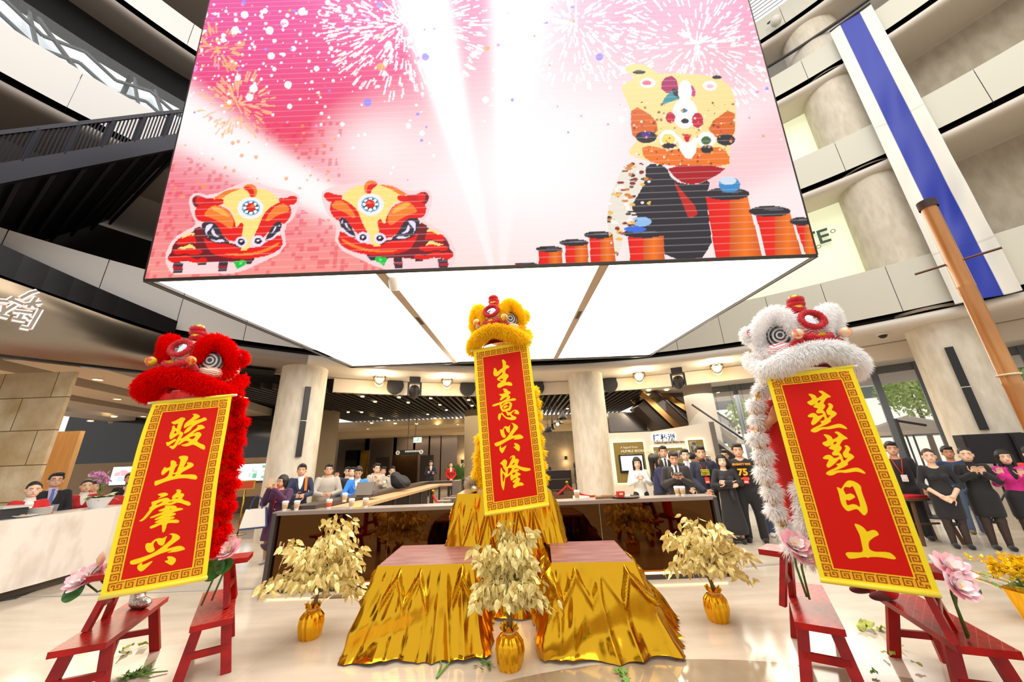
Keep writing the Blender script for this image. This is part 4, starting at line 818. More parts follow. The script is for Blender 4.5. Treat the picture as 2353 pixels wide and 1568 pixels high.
'ri': (1900, 1080, 14.2545, [[[(240,400),(340,430),(400,475),(480,330),(560,230),(620,190),(700,185),(800,205),(920,265),(1010,340),(1050,430),(1045,490),(1120,710),(1220,960),(1265,1160),(1250,1260),(1160,1365),(1060,1270),(930,1120),(800,1150),(640,1215),(560,1170),(450,1050),(380,880),(330,640),(290,510)],[(515,385),(640,415),(710,405),(765,345),(860,540),(1000,900),(1025,1085),(920,1000),(820,965),(720,975),(590,1030),(540,800),(620,845),(700,830),(855,740),(850,710),(780,640),(690,605),(540,660),(520,580),(460,490)]]]),
'shang': (1920, 1180, 13.07, [[[(500,175),(640,210),(770,290),(840,360),(880,430),(930,430),(1050,375),(1150,390),(1220,450),(1255,540),(1180,570),(1080,630),(930,770),(1005,1085),(1540,1075),(1680,1150),(1805,1280),(1750,1325),(1600,1300),(1420,1265),(1200,1245),(980,1250),(970,1290),(870,1245),(430,1330),(350,1280),(265,1150),(330,1100),(500,1105),(810,1110),(760,880),(680,530),(560,310)]]]),
}
KEY = np.array([[int(c) for c in r] for r in ("1111110", "1000010", "1011010", "1010010", "1011110", "1000000", "1111111")])
m_cloth = M('banner_cloth', '#ffffff', .62, attr='paint', sheen=.06, spec=.2)
m_roll = M('yellow_satin', '#f4dd2c', .35, sheen=.3)
def banner(label, tl, tr, br, bl, Yl, Yr, glyphs, wave, shift2=None):
    TL, BLc, TR, BRc = aty(*tl, Yl), aty(*bl, Yl), aty(*tr, Yr), aty(*br, Yr)
    root = thing('couplet_banner', label, 'banner', (TL + TR) / 2)
    nu, nv = 300, 700
    u, v = np.meshgrid(np.linspace(0, 1, nu), np.linspace(0, 1, nv)); u, v = u.ravel(), v.ravel()
    top = TL + (TR - TL) * u[:, None]; bot = BLc + (BRc - BLc) * u[:, None]
    P = top + (bot - top) * v[:, None]
    nrm = np.cross(TR - TL, BLc - TL); nrm /= np.linalg.norm(nrm)
    if nrm[1] > 0: nrm = -nrm
    P = P + nrm * (wave(u, v))[:, None]
    # width and height in metres for the border pattern
    Wm, Hm = np.linalg.norm(TR - TL), np.linalg.norm(TL - BLc)
    H3 = homog([tl, tr, br, bl]); polys = []
    def touv(Q):
        q = np.concatenate([np.asarray(Q, float), np.ones((len(Q), 1))], 1) @ H3.T; return q[:, :2] / q[:, 2:]
    for g in glyphs:
        ox, oy, s, parts = GLY[g[0]] if isinstance(g, tuple) else GLY[g]
        for loops in parts:
            L = [touv(smooth_poly(np.array(l, float) / s + (ox, oy), 2)) for l in loops]
            if isinstance(g, tuple):
                a = touv([np.array(g[1]) / s + (ox, oy)])[0]; b = touv([g[2]])[0]; L = [l + (b - a) for l in L]
            polys.append(L)
    acc = np.zeros((len(u), 3)); SS = [(-.25, -.25), (.25, -.25), (-.25, .25), (.25, .25)]
    cy, cg, cr, cb, ck = rgb(255, 232, 40), rgb(240, 182, 34), rgb(214, 16, 0), rgb(168, 76, 4), rgb(255, 220, 24)
    for dx, dy in SS:
        uu, vv = u + dx / nu, v + dy / nv; X, Y = uu * Wm, vv * Hm
        c = np.tile(cr, (len(u), 1))
        k = Wm / .60; e0, e1, e2 = .030 * k, .090 * k, .096 * k
        dl, dr, dt, db = X, Wm - X, Y, Hm - Y
        dm = np.minimum(np.minimum(dl, dr), np.minimum(dt, db)); c[dm < e2] = ck; c[dm < e1] = cg
        cell = (e1 - e0) / 7.6
        for d_, al in ((dl, Y), (dr, Y), (dt, X), (db, X)):
            on = (d_ >= e0) & (d_ < e1) & (d_ <= dm + 1e-9)
            i = np.floor(al / cell).astype(int) % 8; j = np.floor((d_ - e0) / cell - .3).astype(int)
            ok = on & (i < 7) & (j >= 0) & (j < 7); kk = np.zeros(len(u), bool); kk[ok] = KEY[j[ok], i[ok]] > 0; c[kk] = cb
        c[dm < e0] = cy
        ink = np.zeros(len(u), bool)
        for L in polys:
            m = pip(uu, vv, L[0])
            for hole in L[1:]: m &= ~pip(uu, vv, hole)
            ink |= m
        c[ink] = ck; acc += c / 4
    painted_grid('cloth', P, nu, nv, acc, m_cloth, root)
    ax = (TR - TL) / np.linalg.norm(TR - TL); ax2 = (BRc - BLc) / np.linalg.norm(BRc - BLc)
    MB().tube([TL - ax * .01, TR + ax * .012], .013, 12).build('top_roller', m_roll, root, True, local=False)
    o = MB().tube([TL - ax * .035, TL - ax * .01], .010, 10).tube([TR + ax * .012, TR + ax * .035], .010, 10).build('rod_end', M('white_rod', '#eee8e4', .3), root, True, local=False)
    MB().tube([BLc + nrm * wave(np.array([0.]), np.array([1.]))[0], BRc + nrm * wave(np.array([1.]), np.array([1.]))[0]], .017, 12).build('bottom_roller', m_roll, root, True, local=False)
    return root, TL, TR, BLc, BRc
bL = banner('red couplet banner with four gold characters, left, hanging from the red lion', (352, 926), (534, 909), (472, 1330), (224, 1377), 3.10, 3.24, ['jun', 'ye', 'zhao', 'xing'],
    lambda u, v: .03 * np.sin(PI * v * 1.2) + .012 * np.sin(9 * v + 3 * u) * np.clip(1 - v, 0, 1) + .006 * np.sin(14 * u + 5 * v) * (1 - v) - .02 * np.sin(PI * u) * (1 - v))
bC = banner('red couplet banner with four gold characters, centre, hanging from the yellow lion', (1088, 806), (1214, 784), (1262, 1160), (1114, 1184), 4.15, 4.1, ['sheng', 'yi', 'xing2', 'long'],
    lambda u, v: .02 * np.sin(PI * v) + .006 * np.sin(7 * v + 4 * u) * (1 - v))
bR = banner('red couplet banner with four gold characters, right, hanging from the white lion', (1760, 866), (1957, 843), (2165, 1372), (1886, 1336), 3.02, 2.72, ['zheng', ('zheng', (680, 175), (1870 + 575 / 13.638, 975 + 140 / 13.638)), 'ri', 'shang'],
    lambda u, v: .03 * np.sin(PI * v * 1.3) + .012 * np.sin(8 * v + 2 * u) * np.clip(1 - v, 0, 1) + .006 * np.sin(12 * u - 4 * v) * (1 - v))
# long blue and white cloth hanging down the galleries at right
q = [cyl(*p, 11.42) for p in ((1915, 92), (2008, 22), (2190, 697), (2353, 640))]
root = thing('hanging_banner', 'very long blue and white striped cloth hanging down the right galleries', 'banner', q[0])
nu, nv = 60, 220; u, v = np.meshgrid(np.linspace(0, 1, nu), np.linspace(0, 1, nv)); u, v = u.ravel(), v.ravel()
a = np.array([q[0][0], q[0][1]]); b = np.array([q[1][0], q[1][1]]); zt, zb_ = 13.3, 4.52; nn = np.array([-(b - a)[1], (b - a)[0]]); nn /= np.linalg.norm(nn)
if nn @ (CEN - a) < 0: nn = -nn
off = .05 * np.sin(6 * u + 1.5 * np.sin(3 * v)) * (.3 + v) + .04 * np.sin(20 * v + 5 * u) * v * np.exp(-((u - .5) / .3)**2) + .03 * np.sin(34 * v + 9 * u) * v
P = np.zeros((len(u), 3)); P[:, :2] = a + (b - a) * u[:, None] + nn * off[:, None]; P[:, 2] = zt + (zb_ - zt) * v
blue = ((u > .27) & (u < .745))[:, None]; C2 = np.where(blue, rgb(16, 44, 165), rgb(238, 236, 226))
seam = (np.abs((v * 7.0) % 1.0) < .012)[:, None]; C2 = np.where(seam, C2 * .8, C2)
painted_grid('cloth', P, nu, nv, C2, M('nylon_cloth', '#ffffff', .5, attr='paint', sheen=.2), root)
MB().tube([(a[0], a[1], zt), (b[0], b[1], zt)], .03, 8).build('top_rod', m_dkgrey, root, local=False)
# ---------------------------------------------------------------- lights and speakers on the fascia
m_par = M('par_glow', '#fff0c8', .5, emit='#ffd27a', es=26)
def par_light(px, py, lab):
    q = cyl(px, py, 12.55); r = thing('par_light', lab, 'stage light', q, math.atan2(q[1], q[0]) + PI / 2)
    MB().lathe([(.13, -.16), (.15, -.14), (.15, .04), (.1, .16), (.03, .18)], n=8, mat=RX(PI / 2 + .25)).build('can', M('par_grey', '#8d8579', .4, .5), r, .6)
    MB().lathe([(.0001, .0), (.13, .0)], c=(0, -.148, -.04), n=8, mat=RX(PI / 2 + .25)).build('lens', m_par, r)
    mb = MB(); h = 4.28 - q[2]; mb.bar((-.18, 0, 0), (-.18, 0, h - .02), .02, .03); mb.bar((.18, 0, 0), (.18, 0, h - .02), .02, .03); mb.bar((-.18, 0, h - .02), (.18, 0, h - .02), .04, .04); mb.build('yoke', m_black, r)
    lamp('POINT', (q[0] * .975, q[1] * .975, q[2] - .12), 34, (1, .86, .62), .12, name='par_spill')
for px, py, l in ((872, 875, 'glowing round stage lamp on the fascia nearest the left column'), (1027, 881, 'glowing round stage lamp on the fascia just left of the centre banner'), (1469, 869, 'glowing round stage lamp on the fascia right of the centre column'), (1648, 849, 'glowing round stage lamp on the fascia near the white lion')): par_light(px, py, l)
def moving_head(px, py, lab):
    q = cyl(px, py, 12.5); r = thing('moving_head_light', lab, 'stage light', q, math.atan2(q[1], q[0]) + PI / 2); h = 4.29 - q[2]
    MB().box((0, 0, h - .1), (.34, .26, .2)).build('base_box', M('mh_grey', '#2b2a2c', .35), r)
    [MB().box((s * .19, 0, h - .38), (.06, .18, .42)).build('arm', MATS['mh_grey'], r) for s in (-1, 1)]
    o = MB().lathe([(.02, -.2), (.15, -.16), (.17, 0), (.15, .16), (.13, .2), (.0, .2)], c=(0, 0, h - .46), n=18, mat=RX(PI / 2 + .5)).build('head', MATS['mh_grey'], r, .6)
    MB().lathe([(.0001, .205), (.1, .205)], c=(0, 0, h - .46), n=16, mat=RX(PI / 2 + .5)).build('lens', M('lens_dark', '#4a5058', .05, .8), o)
    MB().box((0, -.135, h - .1), (.08, .01, .05)).build('display', M('lcd_blue', '#9fb4ff', .4, emit='#9fb4ff', es=1.5), r)
moving_head(953, 886, 'black moving head light hanging from the soffit left of the centre banner'); moving_head(1557, 866, 'black moving head light hanging from the soffit right of the centre column')
def round_speaker(px, py, lab):
    q = cyl(px, py, 13.22); r = thing('round_speaker', lab, 'speaker', q, -math.atan2(q[0] - CEN[0], q[1] - CEN[1]))
    MB().lathe([(.0001, -.1), (.08, -.1), (.09, -.06), (.2, -.08), (.24, -.13), (.26, -.13), (.27, -.08), (.27, .12), (.0001, .12)], n=26, mat=RX(-PI / 2) @ RX(PI)).build('cone', m_black, r, .5)
    MB().box((0, .02, .12), (.5, .16, .26)).build('bracket', m_black, r)
for px, py, l in ((908, 888, 'round black speaker on the cream fascia, left of the left-hand moving light'), (1074, 893, 'round black speaker on the fascia partly behind the centre banner, left'), (1233, 892, 'round black speaker on the fascia behind the right edge of the centre banner'), (1401, 885, 'round black speaker on the fascia right of the centre column')): round_speaker(px, py, l)

# ---------------------------------------------------------------- the glass fronted bar
m_amber = M('amber_mirror', '#8a5a22', .04, 1.0, bump=(.8, .02)); m_amber.node_tree.nodes['Principled BSDF'].inputs['Base Color'].default_value = (.085, .036, .010, 1)
m_barfr = M('bar_frame', '#4a4441', .35, .3); m_bartop = M('bar_top', '#8d8179', .3)
root = thing('bar_counter', 'long bar counter with smoked amber glass front behind the gold tables', 'counter', (-.35, 5.8, 0))
xa, xb, yb, ht = -3.62, 2.93, 5.80, 1.03
MB().box(((xa + xb) / 2, yb + .16, ht - .02), (xb - xa, .36, .05)).build('worktop', m_bartop, root, local=False)
MB().box(((xa + xb) / 2, yb + .15, .03), (xb - xa, .34, .06)).build('plinth', m_barfr, root, local=False)
for x in (xa + .03, xb - .03): MB().box((x, yb + .15, ht / 2), (.06, .34, ht - .03)).build('end_post', m_barfr, root, local=False)
for a, b in ((xa + .06, -1.92), (-1.915, -.2), (-.195, 1.2), (1.205, xb - .06)): MB().box(((a + b) / 2, yb + .05, ht / 2 + .01), (b - a, .02, ht - .1)).build('glass_panel', m_amber, root, local=False)
MB().box(((xa + xb) / 2, yb + .0, .075), (xb - xa - .14, .02, .022)).build('light_strip', M('warm_strip', '#ffe2b0', .5, emit='#ffcf86', es=3.0), root, local=False)
root = thing('side_bar', 'long bar arm with a pale timber shelf running back to the lifts', 'counter', (-2.9, 9, 0))
mb = MB(); mb.prism([(-3.48, 5.98), (-3.1, 5.98), (-2.72, 11.9), (-1.95, 11.9), (-1.95, 12.15), (-3.02, 12.15)], 1.03, 1.09); mb.build('dark_shelf', M('dark_bar_top', '#3d332d', .3), root, local=False)
mb = MB(); mb.prism([(-3.1, 5.98), (-2.62, 5.98), (-2.25, 11.45), (-1.95, 11.45), (-1.95, 11.9), (-2.72, 11.9)], .97, 1.02); mb.build('timber_shelf', M('bar_timber', '#d2aa7c', .4, noise=(2, '#c0966a', 4, (1, 10, 1))), root, local=False)
MB().box((-1.85, 11.85, .55), (.2, .6, 1.1)).build('end_panel', M('panel_taupe', '#6f625a', .4), root, local=False)
mb = MB(); mb.prism([(-3.4, 6.2), (-3.1, 6.2), (-2.75, 11.85), (-3.0, 11.85)], .0, 1.03); mb.build('body', M('bar_body', '#241d19', .5), root, local=False)
for k in range(7): t = k / 6; MB().box((-2.66 + .36 * t, 6.3 + 5.1 * t, .48), (.05, .05, .97)).build('leg', m_barfr, root, local=False)
# tall stools along the arm
st0 = None
for i, (x, y) in enumerate(((-2.02, 7.2), (-1.95, 8.1), (-1.88, 8.9), (-1.82, 9.6), (-1.76, 10.3), (-1.7, 10.9))):
    if st0 is None:
        st0 = thing('bar_stool', 'grey metal bar stool under the timber shelf of the long bar', 'stool', (x, y, 0), 0, 'metal stools along the bar arm')
        MB().box((0, 0, .735), (.32, .32, .03)).build('seat', M('stool_grey', '#8a8176', .35, .6), st0)
        for sx in (-1, 1):
            for sy in (-1, 1): MB().bar((sx * .2, sy * .2, 0), (sx * .14, sy * .14, .72), .035, .035).build('leg', MATS['stool_grey'], st0)
        mb = MB()
        for s in (-1, 1): mb.bar((s * .185, -.185, .25), (s * .185, .185, .25), .02, .02); mb.bar((-.185, s * .185, .25), (.185, s * .185, .25), .02, .02)
        mb.build('footrest', MATS['stool_grey'], st0)
    else: o = dup(st0); o.location = (x, y, 0)
# paper cups
def cup(x, y, z, lab, grp=None, sleeve='#c8a878', extra=None):
    r = thing('paper_cup', lab, 'cup', (x, y, z), 0, grp)
    MB().lathe([(.0001, 0), (.028, 0), (.041, .115), (.0001, .115)], n=20).build('body', G('#f3efe8', .5), r, .6)
    MB().lathe([(.033, .03), (.0415, .085), (.0405, .088), (.0325, .031)], n=20).build('sleeve', G(sleeve, .7), r, .6)
    MB().lathe([(.044, .108), (.045, .12), (.042, .122), (.040, .135), (.034, .137), (.0001, .133)], n=20).build('lid', G('#f6f3ee', .4), r, .6)
    if extra == 'straw': MB().tube([(.01, 0, .13), (.02, 0, .21)], .004, 6).build('straw', m_black, r)
def on(px, py, z): return fl(px, py, z)
for i, (px, lab, ex) in enumerate(((656, 'white paper coffee cup nearest the left end of the bar', 'straw'), (683, 'white paper coffee cup second from the left end of the bar', 'straw'), (808, 'white paper coffee cup with a round mark beside the folded snack wrapper', None), (840, 'white paper coffee cup right of the folded snack wrapper', None), (1327, 'white paper coffee cup on the bar beside the centre column', None), (1564, 'white paper coffee cup, left of the pair before the man with the phone', 'straw'), (1573, 'white paper coffee cup, right of the pair before the man with the phone', None))):
    x = aty(px, 1155, 5.93)[0]; cup(x, 5.93 + (.06 if i == 5 else 0), ht + .005, lab, None, extra=ex)
x = aty(756, 1160, 5.95)[0]; cup(x, 5.95, ht + .005, 'printed paper cup with red and yellow pattern on the bar', None, '#d8502a', 'straw')
for px, py, lab in ((791, 1150, 'white paper coffee cup on the dark shelf beside the man in blue'), (882, 1115, 'small paper coffee cup on the dark shelf beside the black rucksack')): q = fl(px, py + 4, 1.09); cup(q[0], q[1], 1.09, lab)
q = aty(821, 1165, 5.92); r = thing('snack_wrapper', 'folded yellow and white snack wrapper lying on the bar', 'wrapper', (q[0], 5.92, ht + .006)); MB().box((0, 0, .008), (.11, .06, .014), .3).box((.01, .01, .02), (.09, .05, .01), .2).build('paper', G('#e9d27a', .6), r)
q = aty(1420, 1150, 5.98); r = thing('serving_tray', 'round dark tray on the bar carrying a red box', 'tray', (aty(1435, 1140, 6.0)[0], 6.0, ht + .006)); MB().lathe([(.0001, 0), (.2, 0), (.23, .02), (.22, .02), (.19, .008), (.0001, .008)], n=28).build('dish', G('#3a2118', .35), r, .5)
r = thing('snack_box', 'small red snack box standing on the dark tray', 'box', (aty(1425, 1130, 6.0)[0], 6.0, ht + .016)); MB().box((0, 0, .04), (.11, .07, .08), .2).build('carton', G('#d8331f', .5), r); MB().box((0, -.042, .045), (.06, .004, .03), .2).build('printed_panel', G('#f0d9b8', .5), r)
r = thing('paper_napkin', 'folded white napkin on the tray beside the red box', 'napkin', (aty(1440, 1133, 6.0)[0], 6.0, ht + .016)); MB().box((0, 0, .012), (.09, .07, .024), -.2).build('sheet', G('#ece8de', .8), r)
r = thing('food_tray', 'low dark wooden tray at the bar end of the red tray', 'tray', (aty(1388, 1140, 6.0)[0], 6.0, ht + .006)); MB().prism([(-.15, -.08), (.15, -.08), (.17, .08), (-.1, .1)], 0, .03).build('board', G('#7a5a36', .5), r); MB().ball((.05, .02, .03), (.1, .06, .03), 10).build('cover', G('#8a6a42', .6), r)
# laptop and rucksack on the arm
q = fl(838, 1140, 1.09); r = thing('laptop', 'open grey laptop on the dark shelf in front of the man in blue', 'laptop', (q[0], q[1], 1.09), -.15)
MB().box((0, .12, .01), (.34, .24, .02)).build('keyboard_base', G('#3a3a3d', .4), r); MB().box((0, -.03, .13), (.34, .012, .24), mat=RX(-.35)).build('screen_lid', G('#7d776f', .4), r)
q = fl(918, 1122, 1.09); r = thing('rucksack', 'black rucksack slumped on the dark shelf of the long bar', 'bag', (q[0], q[1], 1.09))
s = SDF(.05); s.ell((0, 0, .14), (.22, .15, .16)); s.ell((-.12, 0, .26), (.12, .11, .12)); s.ell((.15, -.05, .1), (.13, .12, .1)); sdf_obj(s, .02, 'body', G('#1b1b1d', .6), r)
MB().tube([(-.18, -.1, .3), (-.05, -.2, .28), (.1, -.2, .12), (.2, -.15, .02)], .014, 6).build('strap', G('#2c2c30', .6), r)

# ---------------------------------------------------------------- rope posts
m_brass = M('brass', '#c9982f', .2, 1.0)
def post(px, py, Y, lab):
    q = aty(px, py, Y); r = thing('rope_post', lab, 'rope post', (q[0], Y, 0))
    MB().lathe([(.16, 0), (.16, .03), (.05, .06)], n=20).build('base', m_brass, r, .6); MB().lathe([(.022, .05), (.022, .9), (.035, .91), (.035, .95)], n=12).build('pole', m_brass, r, .6); MB().ball((0, 0, .98), .04, 10).build('finial', m_brass, r, True)
    return Vector((q[0], Y, .9))
p0 = post(995, 1120, 9.5, 'brass rope post in front of the bar end panel'); p1 = post(1076, 1115, 9.2, 'brass rope post beside the grey fur boot'); p2 = post(1303, 1115, 11, 'brass rope post right of the centre banner')
def rope(a, b, sag, lab):
    pts = [a.lerp(b, t) - Vector((0, 0, sag * 4 * t * (1 - t))) for t in np.linspace(0, 1, 15)]; r = thing('velvet_rope', lab, 'rope', (a + b) / 2); MB().tube(pts, .028, 8).build('cord', G('#c01420', .7), r, True, local=False)
    for p in (a, b): MB().ball(p, .035, 8).build('hook', m_brass, r, True, local=False)
rope(p0, p1, .38, 'red velvet rope between the two brass posts by the bar'); rope(p2 - Vector((.9, -.3, .2)), p2, .2, 'red velvet rope running left from the post right of the banner'); rope(p2, p2 + Vector((.75, -.1, -.3)), .1, 'red velvet rope running right towards the centre column')
# cafe furniture glimpsed past the centre banner
q = aty(1276, 1100, 13); r = thing('drinks_cabinet', 'black glass fronted cabinet in the cafe right of the centre banner', 'cabinet', (q[0], 13.2, 0)); MB().box((0, 0, .62), (1.1, .4, 1.24)).build('carcass', G('#191514', .3), r)
for k in range(3): MB().box((0, -.21, .3 + .33 * k), (1.0, .02, .03)).build('shelf', G('#5c4a34', .4), r)
def cafe_chair(px, Y, rz, lab):
    q = aty(px, 1130, Y); r = thing('cafe_chair', lab, 'chair', (q[0], Y, 0), rz); m = G('#5a3d22', .45)
    MB().box((0, 0, .45), (.42, .42, .04)).build('seat', m, r); MB().grid(lambda u, v: (.22 * math.sin((u - .5) * 2.2), .16 + .06 * math.cos((u - .5) * 2.2), .6 + .25 * v), 10, 3).build('backrest', m, r, True)
    for sx in (-1, 1):
        for sy in (-1, 1): MB().bar((sx * .2, sy * .2, 0), (sx * .17, sy * .17, .44), .03, .03).build('leg', m, r)
for px, Y, rz, l in ((1272, 9.5, .4, 'brown cafe chair nearest the banner behind the bar'), (1292, 8.6, -.3, 'brown cafe chair behind the bar left of the paper cup'), (1318, 10, 2.6, 'brown cafe chair beside the brass post')): cafe_chair(px, Y, rz, l)
r = thing('cafe_table', 'small round cafe table beside the brass post', 'table', (aty(1318, 1110, 9.3)[0], 9.3, 0)); MB().lathe([(.0001, .72), (.35, .72), (.35, .75), (.0001, .75)], n=24).build('tabletop', G('#d5cdbf', .4), r); MB().lathe([(.22, 0), (.2, .03), (.03, .05), (.03, .72)], n=14).build('pedestal', m_black, r)
q = aty(1049, 1090, 20); r = thing('potted_plant', 'green potted plant between the two women in red by the lifts', 'plant', (q[0], 20, 0)); MB().lathe([(.2, 0), (.26, .5), (.0001, .48)], n=16).build('pot', G('#3b3230', .5), r)
mb = MB(); rr = random.Random(3)
for i in range(140):
    d = Vector((rr.gauss(0, .3), rr.gauss(0, .3), rr.uniform(.3, 1))); a = Vector((0, 0, .5)) + d * .5; mb.add([a, a + d * .35 + Vector((.05, 0, 0)), a + d * .6, a + d * .35 - Vector((.05, 0, 0))], [(0, 1, 2, 3)])
mb.build('foliage', G('#3f6a2c', .6), r)

# ---------------------------------------------------------------- exhibition wall
A_, B_, C_ = Vector((2.72, 10.9, 0)), Vector((3.98, 10.9, 0)), Vector((5.56, 10.45, 0))
root = thing('exhibition_wall', 'cream exhibition wall with olive panels and family photographs', 'display wall', (4.1, 10.9, 0)); m_ex = M('exhibit_cream', '#e2d6c2', .6)
h1, h2 = aty(1450, 994, 10.9)[2], aty(1632, 970, 10.45)[2]
def slab(a, b, z0, za, zb, th, mat, name, off=0.0, parent=None):
    d = (b - a).normalized(); n = Vector((d.y, -d.x, 0)); a2, b2 = a + n * off, b + n * off
    V = [(*a2.xy, z0), (*b2.xy, z0), (*b2.xy, zb), (*a2.xy, za)]; V += [(x - n.x * th, y - n.y * th, z) for x, y, z in V]
    return mesh_obj(name, V, [(0, 1, 2, 3), (7, 6, 5, 4), (0, 4, 5, 1), (1, 5, 6, 2), (2, 6, 7, 3), (3, 7, 4, 0)], mat, parent or root, local=False)
slab(A_, B_, 0, h1, h1, .12, m_ex, 'left_panel'); slab(B_, C_, 0, h1, h2, .12, m_ex, 'right_panel')
MB().box((C_.x + .07, C_.y + .3, h2 / 2), (.12, .7, h2), -.25).build('end_panel', M('exhibit_taupe', '#6d635c', .5), root, local=False)
def onplane(px, py, a, b):
    n = Vector(((b - a).y, -(b - a).x, 0)).normalized(); v = Vector(ray(px, py)); e = Vector(EYE); t = (a - e).dot(n) / v.dot(n); return e + v * t, n
def board(px0, py0, px1, py1, a, b, off, th, mat, name, parent, glow=True):
    p0, n = onplane(px0, py0, a, b); p1, _ = onplane(px1, py1, a, b); d = (b - a).normalized()
    u0, u1 = (p0 - a).dot(d), (p1 - a).dot(d)
    if glow: slab(a + d * (u0 - .025), a + d * (u1 + .025), p1.z - .025, p0.z + .025, p0.z + .025, .02, M('halo_strip', '#ffe9b8', .5, emit='#ffdd96', es=2.4), 'backlight', off * .5, parent)
    return slab(a + d * u0, a + d * u1, p1.z, p0.z, p0.z, th, mat, name, off, parent), (p0 + p1) / 2 + n * off, u1 - u0, p0.z - p1.z, n
m_olive = M('olive_panel', '#8a7432', .5)
o, c_, w, h, n = board(1407, 1018, 1489, 1108, A_, B_, .07, .03, m_olive, 'story_panel', root)
d_ = (B_ - A_).normalized(); tl_ = c_ + Vector((0, 0, h / 2)) - d_ * (w / 2) + n * .005; m_tx = M('panel_text', '#efe3c4', .5)
for s_, sz, dz, bo in (('A legend from', .085, .17, 0), ('HUMBLE BEGINNINGS', .095, .28, .0015), ('传奇，始于平凡', .05, .37, 0)): text_mesh('lettering', s_, sz, m_tx, tl_ + d_ * .2 - Vector((0, 0, dz)), rot_facing(n), o, .002, bold=bo, local=False)
tv, c_, w, h, n = board(1419, 1046, 1480, 1085, A_, B_, .12, .05, m_black, 'television', root, False)
board(1423, 1049, 1476, 1080, A_, B_, .125, .006, M('tv_screen', '#dfe6f2', .3, emit='#dfe6f2', es=.8), 'screen', tv, False)
for (x0, y0, x1, y1, ph) in ((1500, 1028, 1530, 1108, [(1503, 1037, 1511, 1066, '#4c3d2e'), (1512, 1033, 1522, 1040, '#e6dcc6'), (1512, 1042, 1523, 1070, '#6a5844')]), (1531, 1030, 1581, 1108, [(1534, 1037, 1548, 1055, '#8d8893'), (1556, 1036, 1569, 1054, '#5d5570'), (1570, 1049, 1579, 1053, '#ded4c0'), (1560, 1064, 1576, 1080, '#d6b072'), (1535, 1058, 1555, 1078, '#5a6390')]), (1579, 1012, 1633, 1108, [(1583, 1016, 1603, 1045, '#574a3e'), (1606, 1037, 1631, 1045, '#e8decb'), (1586, 1050, 1600, 1080, '#d8c59c'), (1617, 1048, 1637, 1076, '#3b2c2a')])):
    o, c_, w, h, n = board(x0, y0, x1, y1, B_, C_, .07, .03, m_olive, 'photo_panel', root)
    for (a, b, c, d, colr) in ph:
        f, *_ = board(a, b, c, d, B_, C_, .078, .006, G('#e9e2d2', .5), 'photo_frame', o, False)
        board(a + .8, b + .8, c - .8, d - .8, B_, C_, .084, .005, M('photo_' + colr[1:], colr, .4, noise=(9, '#cfc6b4', 3, (1, 1, 1), .5, .7)), 'photograph', f, False)
p, n = onplane(1501, 1013, B_, C_); text_mesh('lettering', '陳私洲', .20, m_black, p + n * .03, rot_facing(n), root, .02, bold=.006, local=False)
p, n = onplane(1500, 1012.5, B_, C_); mbx = MB(); dd = (C_ - B_).normalized(); mbx.bar(p + n * .012 + Vector((0, 0, .08)), p + n * .012 + dd * .62 + Vector((0, 0, .08)), .02, .2); mbx.build('sign_backlight', M('sign_white_glow', '#f4f6ff', .5, emit='#f4f6ff', es=1.6), root, local=False)
p, n = onplane(1503, 1020, B_, C_); text_mesh('lettering', 'Helping People Live Better Lives', .062, m_black, p + n * .03, rot_facing(n), root, .008, bold=.002, local=False)

# ---------------------------------------------------------------- escalators and metal canopy behind
def escalator(p0, p1, Y, lab):
    a, b = Vector(aty(*p0, Y)), Vector(aty(*p1, Y)); r = thing('escalator', lab, 'escalator', b); d = b - a
    a = a - d * .25; b2 = b + d * .9
    MB().bar(a + Vector((0, .5, -.25)), b2 + Vector((0, .5, -.25)), 1.1, .5).build('truss', M('esc_under', '#2c211a', .35, .5), r, local=False)
    for y in (-.1, 1.1):
        MB().bar(a + Vector((0, y, .1)), b2 + Vector((0, y, .1)), .14, .22).build('side_skirt', M('esc_bronze', '#a9814f', .22, 1.0), r, local=False)
        MB().bar(a + Vector((0, y, .5)), b2 + Vector((0, y, .5)), .02, .6).build('glass_side', M('esc_glass', '#4b3a2c', .05, alpha=.45), r, local=False)
        MB().tube([a + Vector((0, y, .85)), b2 + Vector((0, y, .85))], .04, 8).build('handrail', m_black, r, local=False)
escalator((1487, 925), (1550, 985), 14.6, 'left bronze sided escalator rising behind the exhibition wall'); escalator((1530, 918), (1612, 970), 15.4, 'right bronze sided escalator rising behind the exhibition wall')
a, b = Vector(aty(1590, 930, 12.5)), Vector(aty(1742, 1032, 11.5)); r = thing('staircase', 'dark staircase with glass side falling to the right behind the crowd', 'staircase', b)
MB().bar(a + Vector((0, 0, -.95)), b + (b - a) * .4 + Vector((0, 0, -.95)), 1.0, .35).build('stringer', M('stair_dark', '#2b2826', .4), r, local=False); MB().tube([a, b + (b - a) * .4], .035, 8).build('handrail', m_black, r, local=False); MB().bar(a + Vector((0, 0, -.42)), b + (b - a) * .4 + Vector((0, 0, -.42)), .015, .75).build('glass_side', MATS['clear_glass'], r, local=False)
mb = MB(); x0, x1, z0, z1 = prect(mb, (1397, 950), (1488, 990), 15.5, .2); tag(mb.build('metal_canopy', M('canopy_metal', '#77706a', .2, 1.0, bump=(1, .3))), 'polished grey metal canopy beneath the slatted ceiling, right of the column', 'canopy')
pend = None
